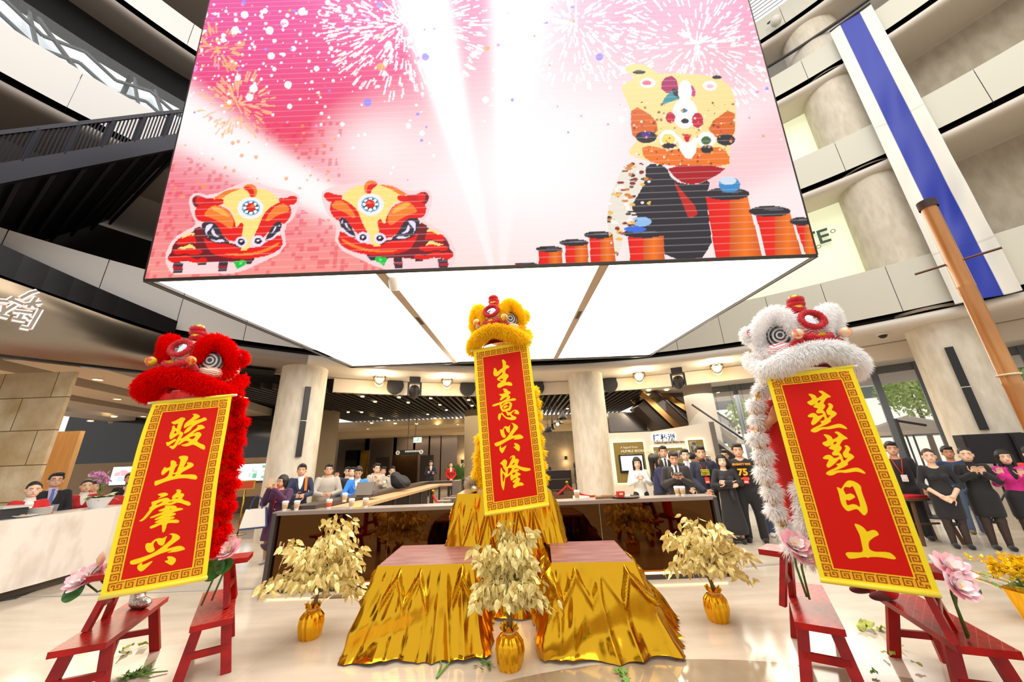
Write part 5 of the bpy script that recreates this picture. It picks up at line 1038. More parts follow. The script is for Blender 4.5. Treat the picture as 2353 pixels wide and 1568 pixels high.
for i, (px, py) in enumerate(((1645, 1035), (1668, 1032), (1700, 1010), (1716, 1012), (1728, 1008))):
    q = aty(px, py - 8, 13.6)
    if pend is None:
        pend = thing('bulb_pendant', 'tiny bare bulb pendant hanging before the right windows', 'pendant lamp', q, 0, 'bare bulb pendants at the windows')
        MB().ball((0, 0, 0), .06, 10).build('bulb', m_white_e, pend, True); MB().lathe([(.03, .04), (.035, .14)], n=10).build('cap', m_black, pend); MB().tube([(0, 0, .14), (0, 0, 1.9)], .006, 5).build('cord', m_black, pend)
    else: o = dup(pend); o.location = q

# ---------------------------------------------------------------- reception desk
m_marble = M('white_marble', '#f0e9e1', .22, noise=(1.5, '#d9cfc4', 8, (.5, 2.2, 1.2), .52, .72))
root = thing('reception_desk', 'long white veined marble reception desk at left', 'desk', (-7.6, 7, 0))
mb = MB(); mb.prism([(-7.25, 4.4), (-7.30, 6.2), (-7.42, 7.2), (-7.75, 8.4), (-8.2, 9.4), (-8.7, 9.1), (-8.25, 8.2), (-8.0, 7.1), (-7.95, 6.2), (-7.9, 4.4)], .12, 1.08); mb.build('marble_body', m_marble, root, local=False)
mb = MB(); mb.prism([(-7.33, 4.4), (-7.38, 6.2), (-7.5, 7.2), (-7.83, 8.4), (-8.25, 9.3), (-8.6, 9.1), (-8.2, 8.2), (-7.95, 7.1), (-7.9, 6.2), (-7.85, 4.4)], 0, .12); mb.build('plinth', M('desk_plinth', '#4b4037', .5), root, local=False)
def desk_pt(px, x): v = ray(px, 1170); return x, v[1] / v[0] * x
x, y = desk_pt(222, -7.62); r = thing('orchid_bowl', 'oval white ribbed bowl planted with pink orchids on the marble desk', 'plant', (x, y, 1.08), -.9)
mb = MB(); mb.grid(lambda u, v: ((.16 + .14 * v) * (1 + .02 * math.cos(44 * PI * u)) * math.cos(2 * PI * u), (.1 + .08 * v) * (1 + .02 * math.cos(44 * PI * u)) * math.sin(2 * PI * u), .18 * v), 88, 4, wrap=True); mb.lathe([(.0001, .16), (1, .16)], n=24, sx=.27, sy=.16); mb.build('bowl', M('porcelain', '#e4e6ea', .25), r, .8)
mb = MB(); rr = random.Random(2)
for i in range(26):
    a = rr.uniform(0, 2 * PI); d = Vector((math.cos(a) * 1.2, math.sin(a), rr.uniform(.1, 1.1))).normalized(); L = rr.uniform(.16, .3); w = d.cross(Vector((0, 0, 1))).normalized() * .045; b0 = Vector((math.cos(a) * .1, math.sin(a) * .06, .16))
    pts = [b0 + d * (L * t) - Vector((0, 0, .12 * t * t)) for t in (0, .35, .7, 1)]; mb.add([pts[0], pts[1] + w, pts[1] - w, pts[2] + w, pts[2] - w, pts[3]], [(0, 1, 2), (2, 1, 3, 4), (4, 3, 5)])
mb.build('leaf', M('orchid_leaf', '#4f7a2e', .4, noise=(6, '#7d9a3c', 2)), r, True)
mb = MB(); mf = MB()
for i in range(9):
    a = rr.uniform(-1, 1); dx = rr.uniform(-.35, .35); pts = [Vector((dx * .2, rr.uniform(-.04, .04), .16))] 
    for t in np.linspace(.2, 1, 7): pts.append(Vector((dx * (.2 + .8 * t) + .05 * math.sin(3 * t), rr.uniform(-.03, .03) - .12 * t * t, .16 + .42 * math.sin(1.75 * t) )))
    mb.tube(pts, .004, 5)
    for p in pts[3:]:
        for k in range(3):
            c = p + Vector((rr.gauss(0, .035), rr.gauss(0, .035), rr.gauss(0, .03))); n_ = Vector((rr.gauss(.3, .5), -1, rr.gauss(0, .4))).normalized(); e1 = n_.cross(Vector((0, 0, 1))).normalized(); e2 = e1.cross(n_); s_ = rr.uniform(.026, .04)
            for j in range(5):
                t = 2 * PI * j / 5 + .3; dv = e1 * math.cos(t) + e2 * math.sin(t); w = n_.cross(dv) * s_ * .42
                mf.add([c, c + dv * s_ * .5 + w, c + dv * s_ - n_ * .005, c + dv * s_ * .5 - w], [(0, 1, 2, 3)], rr.choice((0, 0, 1)))
mb.build('stem', G('#6f8a3a', .6), r); mf.build('blossom', [G('#d98ac8', .5), G('#efc3e4', .5)], r)
x, y = desk_pt(92, -7.6); r = thing('plate_stack', 'stack of white plates on the marble desk', 'plates', (x, y, 1.08)); mb = MB()
for k in range(9): mb.lathe([(.0001, .012 * k), (.09, .012 * k), (.135, .012 * k + .014), (.135, .012 * k + .018), (.09, .012 * k + .008)], n=28)
mb.build('plates', G('#f2efe9', .3), r, .5)
x, y = desk_pt(52, -7.5); r = thing('serving_plate', 'flat oval white plate of snacks on the marble desk', 'plate', (x, y, 1.08)); MB().lathe([(.0001, .005), (.12, .005), (.2, .03), (.2, .035), (.0001, .012)], n=28, sy=.7).build('dish', G('#efece6', .3), r, .5); mb = MB(); [mb.ball((rr.uniform(-.1, .1), rr.uniform(-.05, .05), .03), .02, 8) for _ in range(12)]; mb.build('snack', G('#b98f62', .7), r, True)
x, y = desk_pt(124, -7.65); r = thing('glass_tumbler', 'clear square glass tumbler beside the plates on the desk', 'glass', (x, y, 1.08)); MB().lathe([(.0001, 0), (.05, 0), (.06, .13), (.055, .13), (.045, .012), (.0001, .012)], n=4).build('glass', MATS['clear_glass'], r)
x, y = desk_pt(14, -7.6); r = thing('card_terminal', 'black and grey payment terminal at the left end of the desk', 'terminal', (x, y, 1.08)); MB().box((0, 0, .07), (.3, .3, .14)).build('housing', G('#2e3034', .4), r); MB().box((0, 0, .16), (.36, .34, .03)).build('lid', G('#c9c6c2', .4), r); MB().box((.02, -.155, .08), (.14, .01, .05)).build('display', G('#9fa8ad', .3), r)
mb = MB(); c0 = fl(20, 1378); c1 = fl(62, 1362)
for k in range(3): mb.tube([Vector(c0) + Vector((-.3 + .03 * k, -.3, .012)), Vector(c0) + Vector((.05 * k, 0, .012)), Vector(c1) + Vector((.02 * k, .1, .012))], .008, 6)
tag(mb.build('floor_cable', G('#1c1917', .5)), 'bundle of dark cables lying at the foot of the marble desk', 'cable')
# small sign stand
q = fl(545, 1230); r = thing('sign_stand', 'slim brass stand with a small red and gold tilted notice', 'sign stand', (q[0], q[1], 0))
MB().lathe([(.2, 0), (.2, .02), (.03, .03)], n=20).build('base', m_brass, r, .5); MB().tube([(0, 0, .02), (0, 0, 1.15)], .018, 8).build('pole', m_brass, r, True); R_ = RZ(.6) @ RX(-.5)
o = MB().box((0, 0, 1.24), (.4, .02, .26), mat=R_).build('notice_board', G('#d9a63a', .4), r); MB().box((0, -.016, 1.24), (.34, .01, .2), mat=R_).build('notice', G('#cf4a2c', .5), o)

# ---------------------------------------------------------------- red benches
m_red = M('red_lacquer', '#b30c0a', .34, noise=(5, '#870806', 5), spec=.35)
m_redtop = brick(M('red_lacquer_worn', '#ad120c', .27, noise=(9, '#850c07', 6, (1, 3, 1), .35, .7), spec=.4), 1, .10, .05, .0012, '#c06a50', (0, 0, .5))
def bench(x, y, z0, L, W, H, ang, lab, tall=False):
    r = thing('wooden_bench', lab, 'bench', (x, y, z0), ang)
    mb = MB(); t = .045
    mb.add([(-L/2, -W/2 * 1.0, H - t), (L/2, -W/2, H - t), (L/2, W/2, H - t), (-L/2, W/2, H - t), (-L/2, -W/2, H), (L/2, -W/2, H), (L/2, W/2, H), (-L/2, W/2, H)], [(3, 2, 1, 0), (0, 1, 5, 4), (1, 2, 6, 5), (2, 3, 7, 6), (3, 0, 4, 7)], 0); mb.add([(-L/2, -W/2, H), (L/2, -W/2, H), (L/2, W/2, H), (-L/2, W/2, H)], [(0, 1, 2, 3)], 1)
    o = mb.build('seat', [m_red, m_redtop], r); bv = o.modifiers.new('b', 'BEVEL'); bv.width = .004; bv.segments = 2
    for sx in (-1, 1):
        for sy in (-1, 1):
            MB().bar((sx * (L/2 - .10), sy * (W/2 + .015), 0), (sx * (L/2 - .17), sy * (W/2 - .05), H - t), .04, .075, up=(0, 1, 0)).build('leg', m_red, r)
        MB().bar((sx * (L/2 - .125), -W/2 + .005, H * .42), (sx * (L/2 - .125), W/2 - .005, H * .42), .03, .05).build('stretcher', m_red, r)
    return r
bench(-3.56, 3.74, 0, 1.12, .32, .43, math.atan2(.89, -.40), 'low red bench at far left, its corner nearest the camera, carrying the silver boot')
bench(-2.93, 4.04, 0, 1.06, .29, .43, math.atan2(.87, -.61), 'low red bench second from left, beside the pink lotus flowers')
bench(-3.24, 3.86, .43, 1.14, .28, .40, math.atan2(.33, .68), 'upper red bench straddling the two low benches under the red lion')
bench(2.42, 3.58, 0, 1.04, .29, .43, math.atan2(.85, .53), 'low red bench left of the pair under the white lion')
bench(3.06, 3.22, 0, 1.0, .30, .43, math.atan2(.94, .35), 'low red bench at far right, its scratched seat nearest the camera')
bench(2.56, 3.26, .43, 1.12, .27, .40, math.atan2(-.56, .5), 'upper red bench straddling the two right hand low benches')

# ---------------------------------------------------------------- gold foil tables and tower
m_foil = M('gold_foil', '#d6a222', .17, 1.0, bump=(3.5, .4, 3, (1, 1, .7)))
m_wine = M('worn_wine_board', '#6f3a38', .45, noise=(3, '#8d5a54', 7, (1, 5, 1)))
def skirt(top, bot, z0, z1, amp, freq, seed, n=420, nv=26, gather=.35):
    """foil hung between a top outline and a wider bottom outline (open polylines of matching corners)"""
    rr = random.Random(seed)
    def pathpt(P, s):
        Ls = [math.dist(a, b) for a, b in zip(P[:-1], P[1:])]
        # same normalised parameter on both outlines: corner k sits at s=k/(n-1) weighted by the top lengths
        Lt = [math.dist(a, b) for a, b in zip(top[:-1], top[1:])]; T = sum(Lt); acc = 0
        for i, l in enumerate(Lt):
            if s * T <= acc + l + 1e-9: t = (s * T - acc) / l; return Vector(P[i]).lerp(Vector(P[i + 1]), min(max(t, 0), 1))
            acc += l
        return Vector(P[-1])
    cx = sum(p[0] for p in top) / len(top); cy_ = sum(p[1] for p in top) / len(top)
    ph = [rr.uniform(0, 6.28) for _ in range(8)]; kn = sorted(rr.uniform(0, 1) for _ in range(int(freq * 1.0)))
    def fn(u, v):
        a, b = pathpt(top, u), pathpt(bot, u); e = .01
        a2, a1 = pathpt(bot, min(u + e, 1)), pathpt(bot, max(u - e, 0)); t = (a2 - a1); 
        nr = Vector((t.y, -t.x)) if t.length > 0 else Vector((0, -1)); nr.normalize()
        p = a.lerp(b, v ** 1.15)
        n1 = mnoise.noise(Vector((u * freq * 1.25, .25 * v, seed))); n2 = mnoise.noise(Vector((u * freq * 2.6 + 1.5 * v, 1.6 * v, seed + 7))); n3 = mnoise.noise(Vector((u * freq * .5 + 2 * v, 2.2 * v, seed + 13)))
        pl = amp * (.3 + .8 * v) * (2.6 * (.42 - abs(n1)) + 1.1 * (.3 - abs(n2)) * (1.2 - v) + 1.3 * n3) * min(1, 6 * v + .15)
        # diagonal tucks near the top edge
        tk = u * freq * .9 + ph[3]; tc_ = abs(tk % 1 - .5) * 2; pl += amp * 1.3 * max(0, 1 - abs(v - .12 - .32 * tc_) / .09) * (.5 + .5 * math.sin(int(tk) * 2.4 + ph[4]))
        q = p + nr * pl
        z = z1 + (z0 - z1) * v
        if v > .999: z = z0 + .012 * (1 + math.sin(31 * u + ph[5]))
        return (q.x, q.y, z)
    return MB().grid(fn, n, nv)
def draped_table(lab, top, bot, z, amp, freq, seed, topquad):
    r = thing('draped_table', lab, 'table', (sum(p[0] for p in topquad) / 4, sum(p[1] for p in topquad) / 4, 0))
    mb = MB(); mb.prism(topquad, z - .03, z); mb.build('tabletop', m_wine, r, local=False)
    skirt(top, bot, .012, z + .004, amp, freq, seed).build('foil_skirt', m_foil, r, True, local=False)
    # four hidden trestle legs
    for x, y in topquad: cx = sum(p[0] for p in topquad) / 4; cy_ = sum(p[1] for p in topquad) / 4; MB().bar((x + (cx - x) * .15, y + (cy_ - y) * .15, 0), (x + (cx - x) * .15, y + (cy_ - y) * .15, z - .03), .05, .05).build('leg', m_dkgrey, r, local=False)
tq = [(-1.40, 4.03), (-.46, 4.0), (-.46, 4.9), (-1.43, 4.92)]
draped_table('gold foil draped table left of the gold tower', [(-1.43, 4.92), (-1.40, 4.02), (-.46, 3.99), (-.44, 4.85)], [(-1.62, 5.0), (-1.60, 3.86), (-.36, 3.83), (-.34, 4.9)], .70, .05, 15, 3, tq)
tq = [(.30, 3.92), (1.06, 3.86), (1.12, 4.78), (.36, 4.82)]
draped_table('gold foil draped table right of the gold tower', [(.28, 4.85), (.29, 3.91), (1.07, 3.85), (1.13, 4.8)], [(.16, 4.9), (.17, 3.72), (1.30, 3.74), (1.58, 4.5)], .70, .055, 13, 8, tq)
r = thing('draped_tower', 'tall gold foil draped plinth between the two tables, behind the centre tree', 'plinth', (-.17, 5.2, 0))
skirt([(-.76, 5.6), (-.76, 4.86), (.42, 4.86), (.42, 5.6)], [(-.98, 5.66), (-.96, 4.66), (.64, 4.64), (.68, 5.66)], .012, 1.26, .042, 17, 5, nv=34).build('foil_skirt', m_foil, r, True, local=False)
MB().prism([(-.76, 4.86), (.42, 4.86), (.42, 5.6), (-.76, 5.6)], 1.235, 1.262).build('foil_top', m_foil, r, local=False)
for x in (-.6, .3):
    for y in (4.95, 5.5): MB().box((x, y, .62), (.06, .06, 1.23)).build('leg', m_dkgrey, r, local=False)

# ---------------------------------------------------------------- three gold trees
m_leaf = M('gold_leaf', '#f2e4a4', .5, .0, noise=(40, '#dcc673', 2)); m_bark = M('gold_bark', '#7d6030', .6, bump=(30, .4)); m_bag = M('gold_bag', '#e9ae1e', .2, .9, bump=(9, .5, 3, (1, 1, .4)))
def gold_tree(base, lean, ct, cr, zlo, zhi, nb, lab, seed, lsize=.098):
    r = thing('gold_tree', lab, 'tree', (*base, 0)); rr = random.Random(seed)
    def bag(u, v):
        a = 2 * PI * u; prof = [(.088, 0), (.105, .04), (.118, .12), (.11, .19), (.075, .235), (.045, .25), (.06, .275), (.075, .295)]
        i = v * (len(prof) - 1); k = min(int(i), len(prof) - 2); t = i - k; R0 = prof[k][0] * (1 - t) + prof[k + 1][0] * t; z = prof[k][1] * (1 - t) + prof[k + 1][1] * t
        R0 *= 1 + (.05 + .16 * max(0, v - .5)) * math.sin(13 * a + 4 * v) + .03 * math.sin(5 * a + 1); return (R0 * math.cos(a), R0 * math.sin(a), z + (.02 * math.sin(7 * a) if v > .9 else 0))
    MB().grid(bag, 96, 21, wrap=True).lathe([(.0001, .002), (.088, .002)], n=16).build('wrapped_pot', m_bag, r, True)
    MB().torus((0, 0, .25), .047, .007, 20, 6).build('tie', G('#d9c7b0', .5), r, True)
    top = Vector((lean[0], lean[1], ct)); fork = Vector((lean[0] * .4, lean[1] * .4, zlo + .1 * (zhi - zlo)))
    mb = MB(); mb.tube([(0, 0, .18), fork * .55 + Vector((.01, 0, .1)), fork], [.024, .021, .018], 8); ml = MB()
    for i in range(nb):
        ph = 2 * PI * i / nb * 2.39996; f = (i + .5) / nb; zr = zlo + (zhi - zlo) * (.15 + .85 * f)
        out = cr * math.sqrt(max(.05, 1 - (max(0, (f - .3)) / .75) ** 2)) * rr.uniform(.7, 1.08); tip = Vector((lean[0] * f + math.cos(ph) * out, lean[1] * f + math.sin(ph) * out, zr - .10 * rr.random()))
        mid = fork.lerp(tip, .5) + Vector((0, 0, .12 + .1 * rr.random())); pts = [fork.lerp(mid, t).lerp(mid.lerp(tip, t), t) for t in np.linspace(0, 1, 7)]; mb.tube(pts, [.010, .008, .007, .005, .004, .003, .002], 5)
        for j in range(2, 7):
            for k in range(6):
                p = pts[j] + Vector((rr.gauss(0, .035), rr.gauss(0, .035), rr.gauss(0, .03))); d = (Vector((math.cos(ph), math.sin(ph), 0)) * .5 + Vector((rr.gauss(0, .6), rr.gauss(0, .6), rr.gauss(-.95, .4)))).normalized()
                w = d.cross(Vector((rr.gauss(0, 1), rr.gauss(0, 1), .4))).normalized(); n_ = w.cross(d); L = lsize * rr.uniform(.75, 1.2); B = L * .24; cu = -.12 * L
                ml.add([p, p + d * L * .22 + w * B * .8, p + d * L * .5 + w * B + n_ * cu, p + d * L * .78 + w * B * .55 + n_ * cu * 2, p + d * L + n_ * cu * 3, p + d * L * .78 - w * B * .55 + n_ * cu * 2, p + d * L * .5 - w * B + n_ * cu, p + d * L * .22 - w * B * .8, p + d * L * .25 + n_ * .003, p + d * L * .5 + n_ * (.004 + cu * .6), p + d * L * .78 + n_ * (cu * 1.6)],
                       [(0, 1, 8), (1, 2, 9, 8), (2, 3, 10, 9), (3, 4, 10), (0, 8, 7), (8, 9, 6, 7), (9, 10, 5, 6), (10, 4, 5)])
    mb.build('trunk', m_bark, r, True); ml.build('foliage', m_leaf, r, True)
gold_tree((-2.17, 4.39), (.06, .0), 1.05, .50, .30, 1.16, 36, 'gold leaved tree in a gold wrapped pot left of the tables', 11)
gold_tree((-.117, 3.70), (-.0, .0), 1.1, .31, .34, 1.14, 40, 'gold leaved tree in a gold wrapped pot directly below the centre banner', 22, .094)
gold_tree((2.02, 4.43), (-.06, .0), 1.0, .40, .32, 1.04, 30, 'gold leaved tree in a gold wrapped pot right of the tables', 33)

# ---------------------------------------------------------------- lotus flowers on the benches
m_pet = [M('petal_pink', '#ffc4cf', .6), M('petal_pale', '#fff2f2', .6)]
def lotus(p, tilt, R, lab, leaves=(), stem=None, seed=0, rz=0.0, bud=None):
    r = thing('lotus_flower', lab, 'artificial flower', p, rz); rr = random.Random(seed); mb = MB(); T = RX(tilt)
    for ring, (n, op, L) in enumerate(((8, 1.15, 1.0), (8, .8, .9), (6, .45, .75))):
        for k in range(n):
            a = 2 * PI * (k + .5 * (ring % 2)) / n; o_ = op + rr.gauss(0, .08); er = Vector((math.cos(a), math.sin(a), 0)); et = Vector((-er.y, er.x, 0)); rows = []
            for t, wd in ((0, .1), (.3, .3), (.6, .36), (.85, .22), (1, .02)):
                c = er * (math.sin(o_) * t * L * R + .01) + Vector((0, 0, 1)) * (math.cos(o_) * t * L * R + .12 * R * t * t)
                rows.append([T @ (c - et * wd * R * L), T @ (c - er * .05 * R + Vector((0, 0, -.02 * R))), T @ (c + et * wd * R * L)])
            mb.add([x for row in rows for x in row], [(3 * i + j, 3 * i + j + 1, 3 * i + j + 4, 3 * i + j + 3) for i in range(4) for j in range(2)], rr.choice((0, 0, 1)) if ring < 2 else 1)
    mb.build('petals', m_pet, r, True)
    MB().lathe([(.0001, .26 * R), (.16 * R, .26 * R), (.2 * R, .2 * R), (.1 * R, .02)], n=14, mat=T).build('seed_head', M('lotus_yellow', '#f2c51e', .6), r, True)
    if stem: MB().tube([(0, 0, 0), *stem], .008, 7).build('stem', M('stem_green', '#4d6b2c', .5), r, True)
    for (lx, ly, lz, lr, tx, ty) in leaves:
        R2 = RX(tx) @ RZ(ty); mb = MB(); mb.grid(lambda u, v: Vector((lx, ly, lz)) + R2 @ Vector((lr * v * math.cos(2 * PI * u), lr * v * math.sin(2 * PI * u), .25 * lr * v * v + .03 * lr * math.sin(10 * PI * u) * v)), 30, 5, wrap=True); mb.build('leaf', M('lotus_leaf', '#3f7a2e', .4, noise=(20, '#2b5a22', 2)), r, True)
    if bud:
        mb = MB(); mb.lathe([(.0001, -.06), (.022, -.04), (.03, 0), (.02, .035), (.0001, .06)], c=bud, n=14); mb.build('bud', M('bud_peach', '#e6b79a', .5), r, True); MB().tube([(0, 0, -.05), (bud[0] * .6, bud[1], bud[2] * .4), (bud[0], bud[1], bud[2] - .05)], .005, 6).build('bud_stem', MATS['stem_green'], r, True)
P_ = aty(192, 1336, 3.62); lotus(P_, .9, .115, 'pink lotus flower left of the red lion banner, with a closed bud', [(-.0, -.04, -.07, .08, 1.1, 0)], [(.1, .05, -.1), (.3, .05, -.03)], 1, bud=(.10, 0, .17))
P_ = aty(222, 1322, 3.66); lotus(P_, .9, .10, 'pink lotus flower tucked against the left edge of the left banner', [], [(.1, .02, -.1), (.22, .0, -.04)], 2)
P_ = aty(497, 1272, 3.72); lotus(P_, .8, .105, 'pale lotus flower tucked behind the right edge of the left banner', [(.02, -.05, -.12, .085, 1.0, 0)], [(.02, .02, -.15), (-.08, .05, -.42)], 3)
P_ = aty(529, 1266, 3.70); lotus(P_, .95, .115, 'wide open pale pink lotus with yellow centre above the second red bench', [(-.06, -.06, -.14, .09, 1.1, 0), (.02, -.05, -.12, .07, .9, 0)], [(-.03, .02, -.15), (-.12, .05, -.4)], 4)
P_ = aty(1822, 1256, 3.22); lotus(P_, .9, .115, 'pink lotus with yellow centre left of the white lion banner', [(.12, .02, -.04, .07, 1.2, 0)], [(.02, .05, -.15), (.05, .06, -.36)], 5)
P_ = aty(1842, 1276, 3.2); lotus(P_, 1.2, .085, 'drooping pink lotus lowest beside the left edge of the right banner', [], [(.01, .05, -.1), (.03, .08, -.32)], 6)
P_ = aty(2182, 1312, 2.80); lotus(P_, .7, .11, 'pale pink lotus highest at the right edge of the right banner', [], [(.02, .06, -.15), (.02, .06, -.4)], 7)
P_ = aty(2196, 1348, 2.74); lotus(P_, 1.1, .10, 'pink lotus with a dark pointed leaf at the right edge of the right banner', [(.11, .02, -.02, .05, 1.3, .4)], [(.02, .06, -.12), (.05, .08, -.3)], 8)

# ---------------------------------------------------------------- things lying on the floor
def scraps(px, py, n, s_, colr, lab, name='cabbage_leaf', cat='leaf', seed=0):
    q = fl(px, py); r = thing(name, lab, cat, (q[0], q[1], 0)); rr = random.Random(seed + px); mb = MB()
    for i in range(n):
        c = Vector((rr.gauss(0, s_ * .5), rr.gauss(0, s_ * .5), .012 + .02 * rr.random())); a = rr.uniform(0, 6.28); e = Vector((math.cos(a), math.sin(a), rr.uniform(0, .5))); w = Vector((-math.sin(a), math.cos(a), rr.uniform(-.2, .4)))
        mb.grid(lambda u, v: c + e * (s_ * (u - .5)) + w * (s_ * .6 * (v - .5) * math.sin(PI * min(max(u, .08), .95))) + Vector((0, 0, .18 * s_ * math.sin(6 * u + 5 * v + i) * (.4 + abs(v - .5)) + .12 * s_)), 6, 4)
    mb.build('blade', colr, r, True)
lt = M('lettuce', '#b9bf52', .5, noise=(20, '#9aa63c', 3)); gr = M('celery_green', '#6c9a38', .5)
for px, py, n, s_, c, l in ((296, 1494, 3, .09, lt, 'torn yellow green lettuce leaf on the floor between the left benches'), (2014, 1453, 4, .12, lt, 'crumpled yellow green lettuce leaf under the far right bench'), (1434, 1553, 5, .07, gr, 'small green leaf sprig at the bottom right of the tables'), (2035, 1508, 2, .06, lt, 'small yellow leaf scrap right of the low bench leg'), (2076, 1496, 1, .05, lt, 'tiny yellow leaf scrap nearest the far right bench'), (2117, 1544, 1, .06, lt, 'small yellow leaf scrap by the far right bench leg'), (2033, 1560, 2, .05, gr, 'small green scrap at the bottom edge of the picture, right')):
    scraps(px, py, n, s_, c, l)
def stalks(pts, lab, leafy, seed):
    c = Vector(fl(*pts[0][0])); r = thing('celery_stalk', lab, 'vegetable', c); mb = MB(); rr = random.Random(seed)
    for a, b in pts: a, b = Vector(fl(*a)), Vector(fl(*b)); mb.tube([a + Vector((0, 0, .012)), a.lerp(b, .5) + Vector((rr.gauss(0, .02), rr.gauss(0, .02), .018)), b + Vector((0, 0, .01))], [.008, .007, .004], 6)
    mb.build('stalk', gr, r, True, local=False); mb = MB()
    for px, py in leafy:
        c2 = Vector(fl(px, py))
        for i in range(14):
            d = Vector((rr.gauss(0, 1), rr.gauss(0, 1), rr.uniform(.1, .6))).normalized(); p = c2 + Vector((rr.gauss(0, .03), rr.gauss(0, .03), .01)); w = d.cross(Vector((0, 0, 1))) * .014; mb.add([p, p + d * .025 + w, p + d * .055, p + d * .025 - w], [(0, 1, 2, 3)])
    mb.build('leaf', M('celery_leaf', '#4d7d2a', .5), r, local=False)
stalks([((1003, 1562), (1008, 1515)), ((1003, 1562), (1060, 1495)), ((1010, 1520), (1095, 1500)), ((1040, 1518), (1100, 1492)), ((1080, 1503), (1122, 1530))], 'long green celery stalks lying before the left gold table', [(1122, 1532), (1098, 1496)], 1)
stalks([((275, 1566), (330, 1540)), ((300, 1560), (385, 1546)), ((310, 1552), (355, 1522)), ((320, 1550), (345, 1562))], 'bunch of green stalks lying at the bottom left beside the bench', [(300, 1555), (320, 1550), (335, 1548), (290, 1560)], 2)
q0, q1 = fl(2205, 1310), fl(2340, 1352)
for i, (a, b, l) in enumerate((((2212, 1309), (2318, 1340), 'thin gilded rod lying on the floor at right, farther of two'), ((2212, 1319), (2318, 1356), 'thin gilded rod lying on the floor at right, nearer of two'))):
    a, b = Vector(fl(*a)), Vector(fl(*b)); r = thing('gilded_rod', l, 'rod', a); MB().tube([a + Vector((0, 0, .012)), b + Vector((0, 0, .012))], .006, 6).build('rod', M('gilt', '#c99a3a', .3, .8), r, local=False); MB().tube([a.lerp(b, .3) + Vector((0, 0, .013)), a.lerp(b, .42) + Vector((0, 0, .013))], .011, 8).build('grip', M('gilt_bright', '#f0bf3e', .3, .6), r, local=False)
q = fl(2195, 1287); r = thing('black_marker', 'small black object lying on the floor near the grey strip', 'marker', (q[0], q[1], 0)); MB().tube([(-.07, -.02, .014), (.0, 0, .016), (.06, .03, .014)], [.014, .012, .008], 7).build('body', m_black, r)
# flower pot at the right edge
q = fl(2392, 1436); r = thing('flower_pot', 'gold pot of yellow chrysanthemums cut by the right edge', 'flowers', (q[0] + .06, q[1], 0)); rr = random.Random(9)
MB().grid(lambda u, v: ((.13 + .06 * v) * (1 + .05 * math.cos(10 * PI * u)) * math.cos(2 * PI * u), (.13 + .06 * v) * (1 + .05 * math.cos(10 * PI * u)) * math.sin(2 * PI * u), .27 * v), 60, 6, wrap=True).build('gold_wrap', m_bag, r, .6); text_mesh('lettering', 'M', .16, G('#f3e6bd', .5), (-.15, -.16, .07), rot_facing((-.6, -1, .25)), r, .006)
mb = MB(); ml = MB()
for i in range(90):
    c = Vector((rr.gauss(-.03, .12), rr.gauss(0, .10), .41 + rr.uniform(-.03, .12)))
    for j in range(16): d = Vector((rr.gauss(0, 1), rr.gauss(0, 1), rr.gauss(.4, .6))).normalized() * .06; w = d.cross(Vector((rr.random(), .3, 1))).normalized() * .012; mb.add([c, c + d * .6 + w, c + d, c + d * .6 - w], [(0, 1, 2, 3)])
for i in range(120): c = Vector((rr.gauss(0, .13), rr.gauss(0, .13), .30 + rr.uniform(-.04, .04))); d = Vector((rr.gauss(0, 1), rr.gauss(0, 1), rr.gauss(0, .4))).normalized() * .09; w = d.cross(Vector((0, .2, 1))).normalized() * .022; ml.add([c, c + d * .5 + w, c + d, c + d * .5 - w], [(0, 1, 2, 3)])
mb.build('blossoms', M('mum_yellow', '#f4cf12', .6), r); ml.build('leaves', G('#7c9a4a', .6), r)
# bamboo pole at right
v = ray(2240, 700); d_ = v[:2] / np.hypot(v[0], v[1]); b_ = d_ * 3.75; ztop = EYE[2] + ray(2130, 466)[2] / np.hypot(*ray(2130, 466)[:2]) * 3.75
r = thing('bamboo_pole', 'tall copper coloured bamboo pole standing at the right edge', 'pole', (b_[0], b_[1], 0)); prof = []
for k in range(5): z = ztop * k / 5; prof += [(.042, z), (.041, z + ztop / 5 - .02), (.0435, z + ztop / 5 - .01)]
MB().lathe(prof + [(.041, ztop)], n=20).build('shaft', M('bamboo_copper', '#cf9455', .3, .2, noise=(2, '#b3763a', 3, (6, 6, 1)), coat=.4), r, .7); MB().lathe([(.05, ztop - .05), (.05, ztop + .01), (.0001, ztop + .01)], n=20).build('end_cap', G('#3d241c', .5), r, .5)
zz = EYE[2] + ray(2195, 604)[2] / np.hypot(*ray(2195, 604)[:2]) * 3.75; t_ = Vector((d_[1], -d_[0], 0)); MB().tube([t_ * -.19 + Vector((0, 0, zz)), t_ * .2 + Vector((0, 0, zz + .01))], .008, 6).build('peg', G('#5a2f1c', .5), r)
MB().torus((0, 0, EYE[2] + ray(2318, 862)[2] / np.hypot(*ray(2318, 862)[:2]) * 3.75), .047, .006, 20, 6).build('binding', G('#e7d8b4', .5), r); MB().lathe([(.25, 0), (.25, .03), (.06, .05)], n=20).build('foot', m_dkgrey, r)

